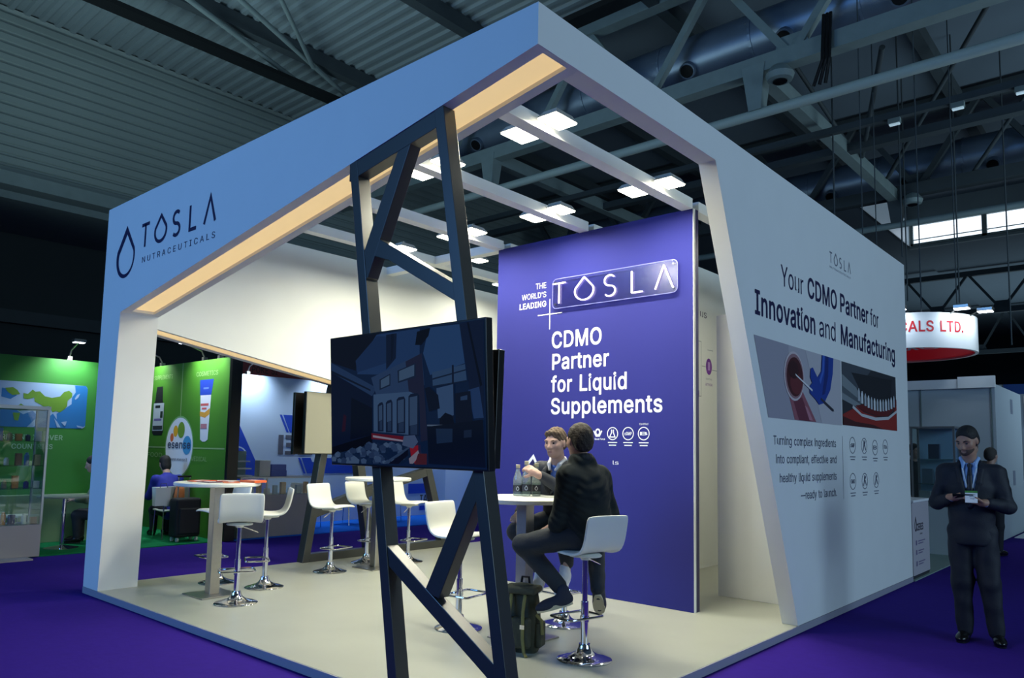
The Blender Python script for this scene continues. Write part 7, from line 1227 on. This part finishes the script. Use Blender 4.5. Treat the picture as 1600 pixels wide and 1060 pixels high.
b = MB(); b.span((-3.25, 13.55, .012), (-2.62, 14.0, .75)); b.build('plinth', mat('dull_white_panel', (176, 188, 196), .6), gc)
for x in (-3.24, -2.63):
    for y in (13.56, 13.99): b = MB(); b.span((x-.014, y-.014, .75), (x+.014, y+.014, 2.02)); b.build('corner_post', AL, gc)
b = MB(); b.span((-3.26, 13.54, 2.0), (-2.61, 14.01, 2.03)); b.build('top_frame', AL, gc); b = MB(); b.span((-3.22, 13.555, .76), (-2.65, 13.56, 2.0)); b.build('glass_pane', GLASS, gc)
b = MB(); b.span((-3.22, 13.985, .76), (-2.65, 13.99, 2.0)); b.build('back_board', mat('blue_white_board', (150, 184, 214), .5), gc)
for z in (1.1, 1.5): b = MB(); b.span((-3.22, 13.58, z), (-2.65, 13.97, z+.008)); b.build('glass_shelf', glass('shelf_glass', (190, 220, 205), .03, .35), gc)
for i, (x, z, c) in enumerate([(-3.1, .752, (190, 190, 190)), (-2.85, .752, (90, 100, 110)), (-3.05, 1.11, (120, 140, 160)), (-2.8, 1.11, (196, 196, 190)), (-2.95, 1.51, (60, 80, 110))]):
    b = MB(); b.box((x, 13.75, z+.12), (.16, .1, .24)); tag(b.build('product_box', mat('rpack_%d' % i, c, .5), bevel=.004), ['pale box at the bottom left of the tall glass cabinet', 'grey box at the bottom right of the tall glass cabinet', 'blue grey box on the middle shelf of the tall glass cabinet', 'white box on the middle shelf of the tall glass cabinet', 'dark box on the top shelf of the tall glass cabinet'][i], 'box', 'boxes in the tall cabinet')
def standing(x, y, yaw, h=1.74):
    k_ = h/1.80; f0 = np.array((math.cos(yaw), math.sin(yaw), 0)); r_ = np.array((f0[1], -f0[0], 0)); g = np.array((x, y, 0.012)); A = lambda a, b_, z: tuple(g+r_*a*k_+f0*b_*k_+np.array((0, 0, z*k_)))
    return dict(org=(x, y, 0.012), face=tuple(f0), spine=(0, 0, 1), pelvis=A(0, 0, .95), waist=A(0, 0, 1.1), hem=A(0, 0, .88), chest=A(0, 0, 1.29), neck0=A(0, -.01, 1.475), neck1=A(0, .02, 1.57), sr=A(.175, 0, 1.405), sl=A(-.175, 0, 1.405), er=A(.25, 0, 1.12), el=A(-.25, 0, 1.12), wr=A(.24, .14, .90), wl=A(-.24, .14, .90), cr=A(.24, .12, .93), cl=A(-.24, .12, .93),
                hr=A(.09, 0, .9), hl=A(-.09, 0, .9), kr=A(.09, .02, .49), kl=A(-.09, .02, .49), ar=A(.09, 0, .085), al=A(-.09, 0, .085), tr=A(.09, 0, .1), tl=A(-.09, 0, .1)), A(0, .035, 1.68), f0
BT = mat('black_trousers', (24, 27, 36), .8); BJ = mat('black_jacket', (22, 24, 30), .8)
for x, y, yaw, h_, l, hc in ((-3.0, 15.1, -1.9, 1.78, 'dark haired visitor behind the glass cabinet, left of two heads', (70, 66, 62)), (-2.72, 15.5, -1.2, 1.80, 'bald visitor behind the glass cabinet, right of two heads', (120, 100, 90)), (-2.25, 14.2, 1.2, 1.68, 'visitor half hidden behind the shoulder of the standing man', (70, 40, 26)), (-3.42, 14.4, -.6, 1.74, 'visitor in black half hidden by the tall glass cabinet', (24, 22, 22))):
    J, hd, f0 = standing(x, y, yaw, h_); simple_person(l, J, hd, f0, mat('hair_%d' % hc[0], hc, .8), BJ, BT, res=.016)
b = MB(); b.span((-2.45, 17.7, .0), (-1.75, 20.6, .012)); tag(b.build('white_flooring', WVINYL), 'strip of pale flooring at the right edge', 'flooring')
fc_ = thing('white_counter', 'white counter at the right picture edge in the far stand', 'counter', (-2.0, 20.6, .012))
b = MB(); b.span((-2.6, 20.4, .012), (-1.2, 21.0, 1.02)); b.build('body', WHITE, fc_, bevel=.01); b = MB(); b.span((-2.62, 20.38, 1.02), (-1.18, 21.02, 1.05)); b.build('worktop', WVINYL, fc_)
fs = thing('far_booth_wall', 'far stand wall with a lit white poster and blue band at the right edge', 'stand wall', (-1.8, 22.5, 0))
b = MB(); b.span((-4.5, 22.4, 0), (-.6, 22.5, 3.4)); b.build('panel', mat('dull_white_panel', (176, 188, 196), .6), fs); b = MB(); b.span((-3.2, 22.37, 3.15), (-.6, 22.399, 3.4)); b.build('top_band', mat('blue_band', (30, 70, 140), .5), fs)
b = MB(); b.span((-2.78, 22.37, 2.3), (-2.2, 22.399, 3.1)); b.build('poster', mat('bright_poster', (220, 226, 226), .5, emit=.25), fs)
J, hd, f0 = standing(-2.3, 21.6, -1.8, 1.74); simple_person('visitor in a black patterned top at the right picture edge', J, hd, f0, mat('black_hair', (20, 18, 18), .7), BJ, BT, res=.016)

# ---- round hanging sign
RC, RR = Vector((-4.15, 17.0)), 1.32
rg = thing('hanging_ring_sign', 'round white and red hanging sign with red lettering and white lamps', 'sign', (RC.x, RC.y, 3.62))
b = MB(); n = 64; vs = []
for r_, z in ((RR, 3.62), (RR, 4.30), (RR-.06, 4.30), (RR-.06, 3.62)):
    for k_ in range(n): a = 2*PI*k_/n; vs.append((RC.x+r_*math.cos(a), RC.y+r_*math.sin(a), z))
b.add(vs, [(i*n+k_, i*n+(k_+1) % n, ((i+1) % 4)*n+(k_+1) % n, ((i+1) % 4)*n+k_) for i in range(4) for k_ in range(n)]); b.build('band', WHITE, rg, smooth=True)
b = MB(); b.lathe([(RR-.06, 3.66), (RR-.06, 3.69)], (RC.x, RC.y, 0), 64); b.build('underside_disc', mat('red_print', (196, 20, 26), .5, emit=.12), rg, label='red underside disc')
a0 = math.atan2(-RC.y, -RC.x)
fr2 = lambda u, v: (RC.x+(RR+.004)*math.cos(a0+u/RR), RC.y+(RR+.004)*math.sin(a0+u/RR), v)
text('ring_lettering', 'PHARMACEUTICALS LTD.', -1.9, 1.16, 3.93, .20, fr2, mat('red_vinyl', (200, 30, 40), .5), rg, 'b')
text('underside_lettering', 'CDMO', -4.85, -3.35, 0, .42, lambda u, v: (u, 16.45-v, 3.658), WVINYL, rg, 'b')
for k_, da in enumerate((-.05, .66, 1.06, -.75)):
    a = a0+da; c_ = Vector((RC.x+(RR+.28)*math.cos(a), RC.y+(RR+.28)*math.sin(a), 4.36)); i_ = Vector((RC.x+RR*math.cos(a), RC.y+RR*math.sin(a), 4.28))
    sp = MB(); sp.tube([i_, c_+Vector((0, 0, .05))], .015, 6); sp.build('lamp_arm', STEEL, rg)
    sp = MB(); sp.box(c_, (.26, .22, .07)); ho = sp.build('lamp_housing', STEEL, rg, bevel=.01)
    sp = MB(); sp.box(c_-Vector((0, 0, .04)), (.24, .2, .008)); sp.build('lamp_face', LAMPC, ho)
    l = bpy.data.lights.new('ring_lamp_beam', 'AREA'); l.size = .2; l.energy = 6; l.color = (.75, .88, 1)
    o = bpy.data.objects.new('ring_lamp_beam', l); COL.objects.link(o); o.parent = rg; o.location = c_-W[rg]-Vector((0, 0, .05)); o.rotation_euler = (Vector((i_.x-c_.x, i_.y-c_.y, -.35))).to_track_quat('-Z', 'Y').to_euler()
for a in (0.9, 2.2, 4.4, 5.2):
    sp = MB(); sp.tube([(RC.x+(RR-.03)*math.cos(a), RC.y+(RR-.03)*math.sin(a), 4.30), (RC.x+(RR-.03)*math.cos(a), RC.y+(RR-.03)*math.sin(a), 13.0)], .012, 6); sp.build('suspension_wire', DARKST, rg)
